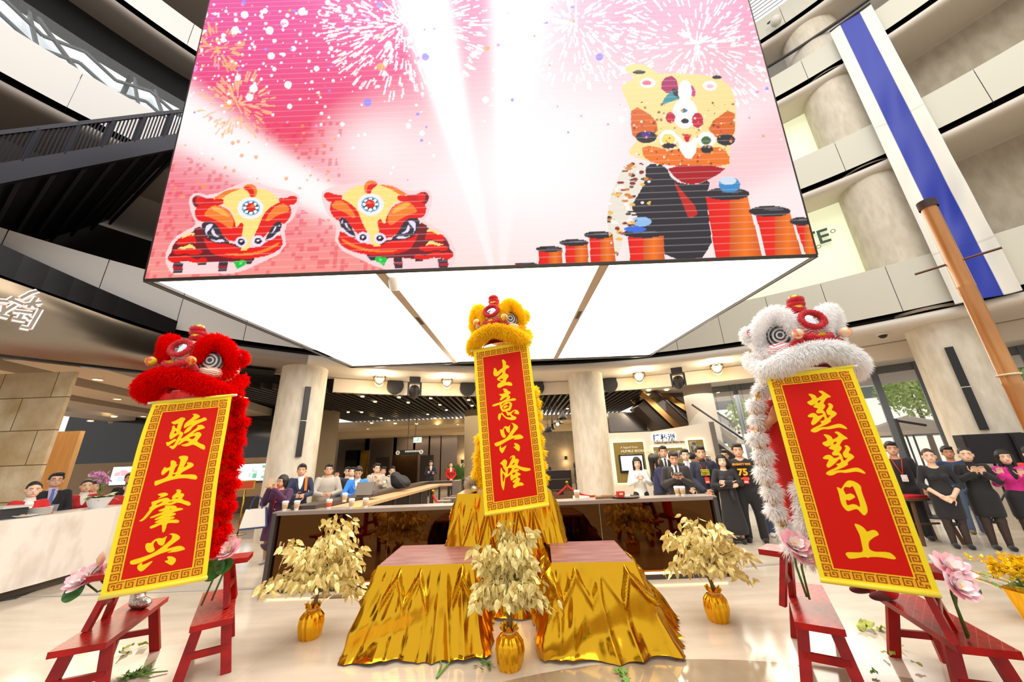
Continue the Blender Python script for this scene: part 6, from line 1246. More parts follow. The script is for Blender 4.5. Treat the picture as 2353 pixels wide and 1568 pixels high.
# ---------------------------------------------------------------- speakers and stands at right
def tri_stand(x, y, h, lab):
    r = thing('speaker_stand', lab, 'stand', (x, y, 0)); MB().tube([(0, 0, .25), (0, 0, h)], .022, 10).build('pole', m_black, r)
    for k in range(3): a = 2 * PI * k / 3 + .5; MB().bar((0, 0, .75), (.48 * math.cos(a), .48 * math.sin(a), .02), .035, .02).build('leg', m_black, r)
    MB().lathe([(.04, .7), (.04, .82)], n=12).build('collar', m_black, r)
for px, py0, py1, Y, l, l2 in ((2278, 1000, 1064, 7.5, 'black speaker cabinet on a stand behind the clapping woman', 'black tripod stand behind the clapping woman'), (2395, 996, 1058, 7.1, 'black speaker cabinet on a stand behind the woman in pink', 'black tripod stand behind the woman in pink')):
    a, b = aty(px - 75, py0, Y), aty(px + 40, py1, Y); w = .62; cz = (a[2] + b[2]) / 2; hh = a[2] - b[2]
    cx_ = aty(px, (py0 + py1) / 2, Y)[0]; r = thing('speaker_cabinet', l, 'speaker', (cx_, Y, cz), -.55); MB().box((0, 0, 0), (.78, .4, max(hh, .46))).build('cabinet', M('speaker_black', '#18171a', .55), r); MB().box((0, -.205, 0), (.74, .012, max(hh, .46) - .05)).build('grille', M('speaker_grille', '#232125', .8, bump=(300, .4)), r); MB().box((.0, -.213, -max(hh, .46) * .4), (.05, .006, .03)).build('badge', G('#8a8a8c', .3), r)
    tri_stand(cx_, Y + .05, cz - max(hh, .46) / 2, l2)
a, b = Vector(aty(2078, 1020, 9.5)), Vector(fl(2125, 1150)); r = thing('lighting_stand', 'leaning grey steel pole behind the woman in black', 'stand', (a.x, 9.5, 0)); MB().tube([(0, 0, .04), (0, 0, 2.3)], .035, 8).build('pole', m_dkgrey, r); MB().bar((0, 0, 2.25), (.6, -.1, 2.1), .05, .05).build('arm', m_dkgrey, r); MB().lathe([(.3, 0), (.3, .03), (.04, .05)], n=16).build('base', m_dkgrey, r)
# small stool with a red cloth beside the man in black
q = aty(2105, 1155, 7.2); r = thing('wooden_stool', 'tall dark wooden stool with splayed legs beside the man in black', 'stool', (q[0], 7.2, 0)); m = G('#5a3a22', .5)
MB().box((0, 0, .72), (.62, .4, .04)).build('seat', m, r)
for sx in (-1, 1):
    for sy in (-1, 1): MB().bar((sx * .34, sy * .22, 0), (sx * .22, sy * .15, .7), .04, .04).build('leg', m, r)
MB().bar((-.28, 0, .3), (.28, 0, .3), .03, .03).build('stretcher', m, r)
r = thing('red_cloth', 'folded red cloth lying on the dark wooden stool', 'cloth', (q[0] - .1, 7.2, .74)); MB().box((0, 0, .02), (.4, .3, .04), .1).build('fabric', G('#c31424', .7), r)
# ---------------------------------------------------------------- fur
def blades(mb, P, N, L, w, rr, comb=(0, 0, -.35), jit=.33, mi=0):
    for p, n in zip(P, N):
        d = (Vector(n) + Vector(comb) + Vector((rr.gauss(0, jit), rr.gauss(0, jit), rr.gauss(0, jit)))).normalized(); l = L * rr.uniform(.6, 1.25)
        s = d.cross(Vector((rr.gauss(0, 1), rr.gauss(0, 1), rr.gauss(0, 1)))).normalized() * w; p = Vector(p); g = Vector((0, 0, -l * .22)); m = p + d * l * .55
        mb.add([p - s, p + s, m + s * .8, m - s * .8, p + d * l + g], [(0, 1, 2, 3), (3, 2, 4)], mi)
def fur_tube(mb, path, r, n, L, rr, w=.004, comb=(0, 0, -.35), mi=0):
    path = [Vector(p) for p in path]; k = len(path); r = r if hasattr(r, '__len__') else [r] * k
    # resample smoothly
    pts = []; rad = []
    for i in range(k - 1):
        p0, p1, p2, p3 = path[max(i - 1, 0)], path[i], path[i + 1], path[min(i + 2, k - 1)]
        for t in np.linspace(0, 1, 5, endpoint=False):
            pts.append(.5 * ((2 * p1) + (p2 - p0) * t + (2 * p0 - 5 * p1 + 4 * p2 - p3) * t * t + (3 * p1 - p0 - 3 * p2 + p3) * t ** 3)); rad.append(r[i] * (1 - t) + r[i + 1] * t)
    pts.append(path[-1]); rad.append(r[-1])
    mb.tube(pts, rad, 12, mi); P = []; N = []
    mb.ball(pts[0], rad[0] * .98, 10, mi); mb.ball(pts[-1], rad[-1] * .98, 10, mi)
    for _ in range(n):
        i = rr.randrange(len(pts) - 1); t = rr.random(); c = pts[i].lerp(pts[i + 1], t); d = (pts[i + 1] - pts[i]).normalized(); a = d.cross(Vector((.3, .2, 1))).normalized(); b = a.cross(d); ph = rr.uniform(0, 6.283); nn = a * math.cos(ph) + b * math.sin(ph); R = rad[i]
        if i == 0 and rr.random() < .5: nn = (nn - d * rr.random() * 1.5).normalized()
        if i == len(pts) - 2 and rr.random() < .5: nn = (nn + d * rr.random() * 1.5).normalized()
        P.append(c + nn * R * .92); N.append(nn)
    blades(mb, P, N, L, w, rr, comb, mi=mi); return mb
def fur_ball(mb, c, r, n, L, rr, w=.004, comb=(0, 0, -.3), mi=0):
    r = Vector(r if hasattr(r, '__len__') else (r, r, r)); mb.ball(c, tuple(r * .97), 14, mi); P = []; N = []
    for _ in range(n):
        v = Vector((rr.gauss(0, 1), rr.gauss(0, 1), rr.gauss(0, 1))).normalized(); P.append(Vector(c) + Vector((v.x * r.x, v.y * r.y, v.z * r.z)) * .95); N.append(Vector((v.x / r.x, v.y / r.y, v.z / r.z)).normalized())
    blades(mb, P, N, L, w, rr, comb, mi=mi); return mb
def fur_mat(c):
    n = 'fur_' + c[1:]
    if n in MATS: return MATS[n]
    m = M(n, c, .8); nt = m.node_tree; out = nt.nodes['Material Output']; a = nt.nodes.new('ShaderNodeBsdfDiffuse'); b = nt.nodes.new('ShaderNodeBsdfTranslucent'); x = nt.nodes.new('ShaderNodeMixShader')
    for k in (a, b): k.inputs[0].default_value = (*lin(c), 1)
    x.inputs[0].default_value = .45; nt.links.new(a.outputs[0], x.inputs[1]); nt.links.new(b.outputs[0], x.inputs[2]); nt.links.new(x.outputs[0], out.inputs[0]); return m
def skin_mat(name, base, c2, lines):
    """painted papier mache of a lion head: curling bands and black outlines"""
    m = M(name, base, .4); nt = m.node_tree; b = nt.nodes['Principled BSDF']; tc = nt.nodes.new('ShaderNodeTexCoord')
    wv = nt.nodes.new('ShaderNodeTexWave'); wv.inputs['Scale'].default_value = 9; wv.inputs['Distortion'].default_value = 9; wv.inputs['Detail'].default_value = 1.5; wv.bands_direction = 'Z'; nt.links.new(tc.outputs['Object'], wv.inputs[0])
    cr = nt.nodes.new('ShaderNodeValToRGB'); e = cr.color_ramp.elements; e[0].position = .0; e[0].color = (*lin(base), 1); e[1].position = 1; e[1].color = (*lin(base), 1)
    for p, c in ((.40, base), (.44, lines), (.52, lines), (.56, c2), (.82, c2), (.86, lines), (.9, base)): k = e.new(p); k.color = (*lin(c), 1)
    nt.links.new(wv.outputs['Fac'], cr.inputs[0]); nt.links.new(cr.outputs[0], b.inputs['Base Color']); return m
m_mirror = M('mirror_disc', '#e6e8ee', .04, 1.0); m_redfur = M('crimson_fur', '#c4071e', .85, sheen=.3); m_gold = M('gold_sequin', '#e2a81a', .25, .85, bump=(260, .9, 2))
m_eyew = M('eye_white', '#f2eef0', .15, coat=.5); m_eyeb = M('eye_black', '#141214', .12, coat=.5)
def lion(label, pos, rz, sc_, fur_c, skin, ball_c, seed, tilt=0.0):
    r = thing('lion_costume', label, 'lion dance costume', pos, rz); rr = random.Random(seed); r.rotation_euler = (0, tilt, rz)
    mf = fur_mat(fur_c); S = sc_
    V = lambda x, y, z: Vector((x * S, y * S, z * S))
    s = SDF(.05 * S); s.ell(V(0, .10, .10), (.30 * S, .30 * S, .25 * S)); s.ell(V(0, -.14, .16), (.13 * S, .19 * S, .16 * S)); s.ell(V(.2, -.14, -.03), (.15 * S, .14 * S, .09 * S)); s.ell(V(-.2, -.14, -.03), (.15 * S, .14 * S, .09 * S)); s.ell(V(0, -.22, -.02), (.12 * S, .12 * S, .09 * S))
    s.box(V(0, -.05, -.26), (.5 * S, .5 * S, .14 * S), sub=True); sdf_obj(s, .014, 'head_shell', skin, r)
    # mouth lining
    MB().grid(lambda u, v: V(.27 * math.cos(PI * u) * (1 - .3 * v), -.02 + -.2 * math.sin(PI * u) * (1 - .5 * v), -.12 - .10 * (1 - v) + .05 * v), 24, 6).build('mouth_lining', M('mouth_red', '#9c0a0c', .6), r, True)
    # eyebrow fur rolls above each eye, running down behind the eye
    for sx in (-1, 1):
        mb = MB(); fur_tube(mb, [V(sx * .125, -.27, .08), V(sx * .15, -.275, .21), V(sx * .22, -.235, .335), V(sx * .30, -.16, .31), V(sx * .36, -.08, .18), V(sx * .35, -.05, .03), V(sx * .27, -.17, -.055), V(sx * .16, -.24, -.05)], [.045 * S, .065 * S, .08 * S, .08 * S, .07 * S, .055 * S, .045 * S, .035 * S], 5200, .045 * S, rr, .003); mb.build('brow_fur', mf, r)
        n = Vector((sx * .55, -1, .05)).normalized(); Rm = rot_facing(n)
        mb = MB(); mb.lathe([(.0001, .055 * S), (.05 * S, .048 * S), (.10 * S, .02 * S), (.125 * S, -.03 * S)], c=V(sx * .215, -.185, .11), n=30, mat=Rm, sx=1.0, sy=1.15); o = mb.build('eye', m_eyew, r, True)
        e = MB(); cc_ = V(sx * .205, -.19, .105)
        for R0, R1, dz in ((.0, .022, .058), (.036, .052, .054), (.070, .088, .044), (.104, .118, .022)):
            f_ = lambda q: math.sqrt(max(0, 1 - (q / .125) ** 2)) * .052 + .006
            e.lathe([(max(R0, .0001) * S, f_(R0) * S), ((R0 + R1) / 2 * S, f_((R0 + R1) / 2) * S + .002), (R1 * S, f_(R1) * S)], c=V(sx * .215, -.185, .11), n=28, mat=Rm, sy=1.15)
        e.build('eye_ring', m_eyeb, o, True)
        mb = MB(); fur_ball(mb, V(sx * .40, .02, .20), (.07 * S, .06 * S, .085 * S), 900, .045 * S, rr); o = mb.build('ear', mf, r); MB().ball(V(sx * .415, -.035, .20), (.035 * S, .02 * S, .045 * S), 10).build('inner_ear', M('inner_ear', '#c3164a', .5), o, True)
        MB().ball(V(sx * .20, -.43, .055), .05 * S, 16).build('bobble', ball_c, r, True); MB().tube([V(sx * .17, -.28, .02), V(sx * .195, -.39, .05)], .008 * S, 6).build('bobble_spring', M('spring_wire', '#b9b2a8', .3, .8), r)
        mb = MB(); fur_tube(mb, [V(sx * .155 + .062 * math.cos(a), -.345 - .01 * math.sin(a), -.04 + .04 * math.sin(a)) for a in np.linspace(0, 2 * PI, 9)], (.027 * S), 600, .012 * S, rr, .0025); mb.ball(V(sx * .155, -.362, -.04), (.034 * S, .012 * S, .02 * S), 10, 1); mb.build('cheek_pompom', [m_redfur, m_gold], r)
    # bump with the round mirror on the forehead
    Rm = rot_facing((0, -1, .28)); c = V(0, -.34, .215)
    mb = MB(); fur_tube(mb, [c + Rm @ Vector((.098 * S * math.cos(a), .088 * S * math.sin(a), .02 * S)) for a in np.linspace(0, 2 * PI, 17)], .025 * S, 900, .012 * S, rr, .0025); mb.build('mirror_ring', m_redfur, r)
    MB().lathe([(.0001, .035 * S), (.055 * S, .028 * S), (.083 * S, .01 * S)], c=c, n=24, mat=Rm).build('forehead_mirror', m_mirror, r, True)
    MB().lathe([(.16 * S, -.14 * S), (.145 * S, -.05 * S), (.10 * S, .012 * S)], c=c, n=28, mat=Rm).build('mirror_mount', skin, r, True)
    # horn of stacked rings
    mb = MB(); c = V(0, -.15, .40)
    for k, (R0, z) in enumerate(((.098, 0), (.09, .05), (.075, .095))): fur_tube(mb, [c + V(R0 * .62 * math.cos(a), R0 * .62 * math.sin(a) - .02 * k, z) for a in np.linspace(0, 2 * PI, 13)], .028 * S, 420, .012 * S, rr, .0025)
    mb.build('horn_ring', m_redfur, r); MB().lathe([(.06 * S, 0), (.06 * S, .10 * S), (.045 * S, .145 * S), (.0001, .165 * S)], c=c + V(0, -.03, 0), n=16).build('horn', M('horn_gold', '#e8bb3c', .3, .6), r, True)
    # nose
    mb = MB(); fur_tube(mb, [V(-.10, -.37, .045), V(-.06, -.405, .025), V(0, -.415, .0), V(.06, -.405, .025), V(.10, -.37, .045)], .034 * S, 900, .012 * S, rr, .0025); o = mb.build('nose', m_redfur, r); MB().ball(V(0, -.435, .04), (.035 * S, .012 * S, .022 * S), 12).build('nose_jewel', m_gold, o, True)
    # long fur roll of the upper lip, arched like an inverted V
    mb = MB(); fur_tube(mb, [V(-.40, -.10, -.24), V(-.33, -.26, -.205), V(-.20, -.37, -.15), V(-.07, -.41, -.10), V(.07, -.41, -.10), V(.20, -.37, -.15), V(.33, -.26, -.205), V(.40, -.10, -.24)], [.07 * S, .085 * S, .085 * S, .07 * S, .07 * S, .085 * S, .085 * S, .07 * S], 9500, .055 * S, rr, .0032, (0, -.1, -.6)); mb.build('lip_fur', mf, r)
    mb = MB(); fur_tube(mb, [V(-.40, -.10, -.20), V(-.41, .03, -.12), V(-.39, .14, -.02)], .055 * S, 900, .05 * S, rr); fur_tube(mb, [V(.40, -.10, -.20), V(.41, .03, -.12), V(.39, .14, -.02)], .055 * S, 900, .05 * S, rr); mb.build('cheek_fur', mf, r)
    return r, mf
def ruffles(root, chains, mf, n_each, L, R, seed, name='fur_ruffle', cloth=None):
    """chains of fur lumps with gold sequin between, down the side of the body cloth (world space)"""
    rr = random.Random(seed)
    for ch in chains:
        pts = [Vector(p) for p in ch]; mb = MB(); mg = MB()
        for i, p in enumerate(pts):
            fur_ball(mb, p, (R * rr.uniform(.85, 1.15), R * .8, R * rr.uniform(.75, 1)), n_each, L, rr, .004)
            if i < len(pts) - 1: q = pts[i + 1]; mg.tube([p, (p + q) / 2 + Vector((.0, .01, 0)), q], R * .62, 10)
        mb.build(name, mf, root, local=False); mg.build('sequin_cloth', m_gold, root, True, local=False)
def chain(px, Y, n, amp=0.0):
    """n points spaced along a polyline of picture points taken at depth Y"""
    P = [Vector(aty(x, y, Y)) for x, y in px]; Ls = [0]
    for a, b in zip(P[:-1], P[1:]): Ls.append(Ls[-1] + (b - a).length)
    out = []
    for k in range(n):
        s = Ls[-1] * k / (n - 1)
        for i in range(len(P) - 1):
            if s <= Ls[i + 1] + 1e-9: t = (s - Ls[i]) / (Ls[i + 1] - Ls[i]); q = P[i].lerp(P[i + 1], t); break
        out.append(q + Vector((amp * (1 if k % 2 else -1), 0, 0)))
    return out
def drape(root, pxl, pxr, Y, depth, mat, name='body_cloth', n=24, wav=.03):
    """hanging cloth between two picture-side edges, bowed in depth"""
    A = chain(pxl, Y, n + 1); B = chain(pxr, Y, n + 1)
    mb = MB(); mb.grid(lambda u, v: A[round(v * n)].lerp(B[round(v * n)], u) + Vector((0, depth * (math.sin(PI * u) - .3) + wav * math.sin(9 * u + 3 * v), 0)), 20, n); return mb.build(name, mat, root, True, local=False)
sk_r = skin_mat('lion_skin_red', '#f0e2cc', '#d8340e', '#1a1413'); sk_y = skin_mat('lion_skin_yellow', '#f2d9a4', '#e2501e', '#1a1413'); sk_w = skin_mat('lion_skin_white', '#f6f0ee', '#ef3a60', '#1c1c30')
def ballmat(n, a, b): return M(n, a, .25, noise=(14, b, 2, (1, 1, 1), .45, .55), coat=.6)
lr, mfr = lion('red fur lion dance costume at left, head above the left banner', aty(461, 862, 3.42), math.radians(4), .84, '#ee0c08', sk_r, ballmat('bobble_lime', '#d9d21e', '#e0481e'), 1)
ly, mfy = lion('yellow fur lion dance costume at centre, head above the centre banner', aty(1148, 766, 4.36), math.radians(-14), .86, '#ffe030', sk_y, ballmat('bobble_pink', '#e3365c', '#e8c23a'), 2, tilt=-.06)
lw, mfw = lion('white fur lion dance costume at right, head above the right banner', aty(1828, 808, 3.12), math.radians(-8), .86, '#ffffff', sk_w, ballmat('bobble_orange', '#ee5a2a', '#f0c8a0'), 3, tilt=.05)
m_rcloth = M('red_satin', '#c20a0a', .4, noise=(12, '#8e0406', 3, (1, 1, .3)), bump=(6, .6, 3, (2, 2, .5)))
# red lion body: ruffled curtain showing right of the left banner
ruffles(lr, [chain([(545, 905), (552, 960), (538, 1050), (522, 1150), (505, 1245)], 3.66, 15, .016), chain([(520, 945), (520, 1030), (505, 1120), (492, 1190), (486, 1262)], 3.58, 11, .012), chain([(368, 960), (350, 1100), (318, 1240)], 3.7, 9, .012)], mfr, 420, .05, .048, 7)
drape(lr, [(372, 900), (350, 1060), (330, 1250)], [(548, 880), (530, 1050), (498, 1230)], 3.76, .16, m_rcloth)
# white lion body: fur edged curtain left of the right banner, sequin and fur leg beside it
ruffles(lw, [chain([(1765, 870), (1742, 905), (1738, 960), (1744, 1015), (1755, 1070), (1770, 1130), (1790, 1185), (1808, 1228), (1826, 1262)], 3.42, 11, .014)], mfw, 640, .06, .052, 8)
ruffles(lw, [chain([(1846, 1128), (1850, 1165), (1856, 1205), (1862, 1245), (1866, 1272)], 3.24, 5, .006)], mfw, 560, .06, .068, 9)
drape(lw, [(1762, 880), (1752, 1000), (1780, 1130), (1832, 1255)], [(1930, 870), (1925, 1000), (1960, 1130), (1990, 1230)], 3.62, .12, M('white_lion_lining', '#b80808', .5))
# yellow lion body behind the centre banner
ruffles(ly, [chain([(1108, 1010), (1104, 1050), (1100, 1085), (1108, 1108)], 4.98, 6, .012), chain([(1225, 900), (1235, 1000), (1245, 1100)], 5.0, 8, .0)], mfy, 420, .06, .062, 10)
drape(ly, [(1100, 840), (1112, 960), (1120, 1100)], [(1205, 830), (1225, 960), (1240, 1100)], 5.0, .12, M('yellow_satin_cloth', '#e0a50c', .4))
def boot(label, p, rz, mat, fur_c, seed, sequin=None):
    r = thing('lion_boot', label, 'boot', p, rz); s = SDF(.03); s.ell((0, -.05, .045), (.055, .13, .05)); s.cap((0, .03, .05), (0, .04, .17), .055, .06); s.box((0, 0, -.05), (.2, .3, .05), sub=True); sdf_obj(s, .01, 'shoe', mat, r)
    if fur_c: mb = MB(); fur_tube(mb, [Vector((.06 * math.cos(a), .035 + .06 * math.sin(a), .13)) for a in np.linspace(0, 2 * PI, 10)], .045, 900, .06, random.Random(seed), .003); mb.build('fur_cuff', fur_mat(fur_c), r)
m_silver = M('silver_lame', '#c9bfb4', .22, .9, bump=(40, .8, 3))
boot('silver boot resting on the far left red bench', (-3.68, 4.02, .432), 1.2, m_silver, None, 1)
boot('grey fur cuffed silver boot on the gold tower, left of the centre banner', (aty(1090, 1140, 5.06)[0], 5.06, 1.263), .2, m_silver, '#b9ab9a', 2)
boot('silver boot on the gold tower hidden behind the centre banner', (.2, 5.1, 1.263), -.2, m_silver, '#e8b20c', 3)
# ---------------------------------------------------------------- people
SK = ['#e0b090', '#d9a482', '#eac0a2', '#c98f6c']
POSE = {'down': ((.140, .012, .635), (.150, -.03, .485), (.0, -.15, -1)), 'clasp': ((.150, .0, .635), (.045, -.120, .520), (-.65, -.15, -.6)), 'cross': ((.155, -.03, .655), (-.02, -.135, .665), (-1, -.05, .12)),
        'phone': ((.145, -.01, .645), (.045, -.165, .70), (-.35, -.25, .75)), 'photo': ((.135, -.09, .69), (.035, -.20, .845), (-.1, -.15, 1)), 'clap': ((.150, -.03, .66), (.035, -.155, .745), (-.2, -.25, 1)),
        'rest': ((.165, -.06, .645), (.06, -.18, .625), (-.75, -.45, -.02)), 'chin': ((.105, -.16, .66), (.06, -.125, .80), (-.05, .02, 1)), 'raise': ((.155, -.1, .86), (.06, -.2, .98), (-.1, -.1, 1)), 'fwd': ((.155, -.1, .68), (.09, -.27, .69), (-.1, -1, 0)), 'open': ((.15, -.06, .66), (.12, -.2, .76), (.15, -.3, .9))}
def person(label, x, y, H=1.7, rz=0.0, fem=False, w=1.0, skin=0, hair='short', hc='#1a1513', top='shirt', tc='#222226', bot='trousers', bc='#1c1c20', arms=('down', 'down'), yaw=0.0, pitch=0.0, under='#ece8e2', tie=None, glasses=False, z0=0.0, cell=.011, shoe='#17151a', sleeve=1.0, stockings=None, lanyard=None, lean=0.0):
    r = thing('person', label, 'person', (x, y, z0), rz); HS = 1.13; k = H / (1 + .128 * (HS - 1)); sk = M('skin_%d' % skin, SK[skin], .5, sub=.08); sw = .92 if fem else 1.0; w *= sw
    if lean: r.rotation_euler = (lean, 0, rz)
    Rh = np.array(RZ(yaw) @ RX(pitch)); N = np.array((0, 0, .872 * k))
    hp = lambda p: tuple(N + Rh @ ((np.array(p) * k - N) * HS))
    sh = .104 * w; A = {}
    for s, nm in ((1, arms[0]), (-1, arms[1])):
        E, W, d = POSE[nm]; f = lambda p: np.array((s * p[0] * (w if nm in ('down',) else 1), p[1], p[2])) * k
        dd = np.array((s * d[0], d[1], d[2])); dd /= np.linalg.norm(dd); A[s] = (np.array((s * sh, .0, .805)) * k, f(E) if nm != 'cross' else f(E) + np.array((0, 0, .012 * s * k)), f(W) + (np.array((0, -.015 * k, .02 * k)) * (s if nm == 'cross' else 0)), dd)
    def torso(S, t, lo=.52):
        S.cap((0, .0, lo * k), (0, .0, .66 * k), (.092 * w + (.008 if fem else 0)) * k + t, (.080 * w if fem else .092 * w) * k + t, sc3=(1, .68, 1)); S.cap((0, 0, .64 * k), (0, -.005 * k, .735 * k), (.080 * w if fem else .092 * w) * k + t, .098 * w * k + t, sc3=(1, .70, 1))
        S.cap((-.078 * w * k, .005 * k, .79 * k), (.078 * w * k, .005 * k, .79 * k), .036 * k + t); S.cap((0, .01 * k, .80 * k), (0, .008 * k, .85 * k), .040 * k + t, .030 * k + t)
        if fem: S.ell((.042 * k, -.062 * k, .715 * k), (.032 * k + t, .022 * k + t, .032 * k + t)); S.ell((-.042 * k, -.062 * k, .715 * k), (.032 * k + t, .022 * k + t, .032 * k + t))
    def arm(S, s, t, f=1.0):
        a, b, c, d = A[s]; S.cap(a, b, .033 * w * k + t, .027 * w * k + t)
        if f > .45: c2 = b + (c - b) * min(1, (f - .45) / .55); S.cap(b, c2, .027 * w * k + t, (.020 + .006 * (1 - min(1, (f - .45) / .55))) * k + t * 1.1)
    def legs(S, t, lo=.045):
        for s in (-1, 1):
            hip, kn, an = np.array((s * .050 * w, .0, .50)) * k, np.array((s * .056 * w, -.006, .275)) * k, np.array((s * .058 * w, .012, max(.045, lo))) * k
            S.cap(hip, kn, .058 * w * k + t, .037 * k + t); 
            if lo < .27: S.cap(kn, an, .037 * k + t, (.023 * k + t) if t < .012 else .034 * k + t); S.ell((s * .058 * w * k, .016 * k, .20 * k), (.030 * k + t * .5, .034 * k + t * .5, .07 * k))
    def hips(S, t, zl):
        for s in (-1, 1): S.cap((s * .046 * w * k, 0, .52 * k), (s * .046 * w * k, 0, zl * k), .066 * w * k + t, .062 * w * k + t, k=.06)
    # body: one continuous skin surface
    S = SDF(.022); torso(S, 0); legs(S, 0)
    for s in (-1, 1): S.ell((s * .058 * w * k, -.03 * k, .018 * k), (.024 * k, .062 * k, .018 * k))
    S.cap((0, .012 * k, .83 * k), hp((0, .008, .885)), .032 * k * (1 if not fem else .9), .030 * k * (1 if not fem else .9))
    S.ell(hp((0, .010, .937)), np.array((.0455, .056, .062)) * k * HS, rot=Rh); S.ell(hp((0, -.012, .900)), np.array((.037, .040, .036)) * k * HS, rot=Rh)
    S.cap(hp((0, -.044, .930)), hp((0, -.060, .908)), .0050 * k, .0085 * k, k=.008); S.ell(hp((0, -.046, .884)), np.array((.018, .012, .012)) * k, k=.01)
    for s in (-1, 1): S.ell(hp((s * .047, .008, .920)), np.array((.006, .014, .019)) * k * HS, k=.006, rot=Rh); S.ell(hp((s * .019, -.050, .928)), np.array((.012, .008, .007)) * k * HS, k=.006, sub=True)
    for s in (-1, 1):
        arm(S, s, 0); a, b, c, d = A[s]; side = np.cross(d, (0, 1, 0.01)); side = np.cross(d, np.array((0, -1.0, 0)) if abs(d[1]) < .8 else np.array((0, 0, 1.0))); side /= np.linalg.norm(side); pn = np.cross(side, d)
        Rp = np.stack([side, d, pn], 1); S.box(c + d * .03 * k, np.array((.024, .031, .010)) * k, k=.014, rot=Rp, rd=.006)
        for i, (o, L) in enumerate(((-.018, .040), (-.006, .046), (.006, .044), (.017, .034))):
            p = c + d * .056 * k + side * o * k; q = p + (d * .8 + pn * .35) * L * .55 * k; e = q + (d * .35 + pn * .8) * L * .5 * k; S.cap(p, q, .0058 * k, .0052 * k, k=.004); S.cap(q, e, .0052 * k, .0044 * k, k=.004)
        tb = c + d * .022 * k - side * .02 * k; S.cap(tb, tb + (-side * .7 + d * .55 + pn * .3) * .03 * k, .0065 * k, .006 * k, k=.005); S.cap(tb + (-side * .7 + d * .55 + pn * .3) * .03 * k, tb + (-side * .75 + d * 1.2 + pn * .5) * .045 * k, .006 * k, .005 * k, k=.005)
    sdf_obj(S, cell, 'body', sk, r)
    g = lambda c: M('cloth_' + c[1:], c, .75, sheen=.15, bump=(9, .25, 3))
    # hair
    S = SDF(.012)
    if hair == 'short':
        S.ell(hp((0, .016, .949)), np.array((.051, .060, .060)) * k * HS, rot=Rh); S.ell(hp((.01, -.028, .982)), np.array((.034, .028, .020)) * k * HS, rot=Rh); S.box(hp((0, -.085, .91)), np.array((.08, .062, .052)) * k * HS, sub=True, rot=Rh); S.box(hp((0, .0, .86)), np.array((.1, .1, .045)) * k * HS, sub=True, rot=Rh); S.box(hp((0, -.04, .90)), np.array((.1, .05, .030)) * k * HS, sub=True, rot=Rh)
    elif hair in ('bob', 'long'):
        S.ell(hp((0, .016, .944)), np.array((.053, .062, .064)) * k * HS, rot=Rh)
        for s in (-1, 1): S.cap(hp((s * .044, .004, .945)), hp((s * .046, -.002, .885 if hair == 'bob' else .80)), .017 * k * HS, .014 * k * HS)
        S.cap(hp((0, .045, .93)), hp((0, .045, .882 if hair == 'bob' else .76)), .040 * k * HS, .032 * k * HS, sc3=(1.1, .7, 1)); S.box(hp((0, -.075, .90)), np.array((.034, .05, .056)) * k * HS, sub=True, rot=Rh)
    elif hair == 'bun':
        S.ell(hp((0, .018, .946)), np.array((.049, .060, .060)) * k * HS, rot=Rh); S.ell(hp((.0, .078, .945)), np.array((.028, .026, .028)) * k * HS); S.box(hp((0, -.080, .90)), np.array((.08, .058, .060)) * k * HS, sub=True, rot=Rh); S.box(hp((0, 0, .865)), np.array((.1, .1, .035)) * k * HS, sub=True, rot=Rh)
    sdf_obj(S, cell, 'hair', M('hair_' + hc[1:], hc, .45, bump=(160, .4, 2, (1, 1, .15))), r)
    # face
    fm_ = M('iris_dark', '#1e1410', .2); ew = M('sclera', '#efe9e4', .3)
    for s in (-1, 1):
        mb = MB(); R3 = Matrix(Rh.tolist()); mb.ball(hp((s * .019, -.0425, .9275)), (.0085 * k, .0040 * k, .0030 * k), 10, 0, R3); mb.ball(hp((s * .019, -.0450, .9275)), (.0044 * k, .0025 * k, .0034 * k), 8, 1, R3); mb.build('eye', [ew, fm_], r, True)
        MB().tube([hp((s * .008, -.0455, .939)), hp((s * .018, -.046, .943)), hp((s * .031, -.0385, .940))], [.0022 * k, .0026 * k, .0014 * k], 6).build('eyebrow', M('brow_dark', '#241a16', .7), r, True)
    MB().tube([hp((-.015, -.0475, .8905)), hp((-.005, -.054, .892)), hp((.005, -.054, .892)), hp((.015, -.0475, .8905))], [.0016 * k, .0036 * k, .0036 * k, .0016 * k], 7).build('lips', M('lips_f' if fem else 'lips_m', '#c0484a' if fem else '#b0705e', .4), r, True)
    if glasses:
        mb = MB()
        for s in (-1, 1): mb.torus(hp((s * .020, -.056, .926)), .0145 * k, .0015, 18, 5, mat=Matrix(Rh.tolist()) @ RX(PI / 2)); mb.tube([hp((s * .034, -.055, .928)), hp((s * .047, .0, .926))], .0014, 5)
        mb.tube([hp((-.006, -.057, .928)), hp((.006, -.057, .928))], .0015, 5); mb.build('glasses', M('glasses_dark', '#26201e', .3), r)
    # clothes
    def vcut(S, depth, wd=.04): S.cap((0, -.12 * k, depth * k), (0, -.12 * k, .90 * k), .002, wd * k * 1.55, k=0.0, sub=True, sc3=(1, 3.2, 1))
    t0 = .010
    if top in ('jacket', 'cardigan'):
        S = SDF(.02); torso(S, .006, .56); S.cap((0, .01 * k, .81 * k), (0, .010 * k, .845 * k), .034 * k + .006, .034 * k + .003); sdf_obj(S, cell, 'shirt', g(under), r)
        if tie: S2 = MB(); S2.grid(lambda u, v: ((.010 + .016 * v) * (u - .5) * 2 * k * .8, (-.071 * w - .003 * math.sin(PI * u)) * k - .022 + .028 * (1 - v) ** 2, (.845 - .20 * v) * k), 4, 10).ball((0, -.052 * k - .004, .842 * k), (.014 * k, .010 * k, .012 * k), 8); S2.build('tie', g(tie), r, True)
        S = SDF(.022); torso(S, t0 + .008, .50 if top == 'jacket' else .53)
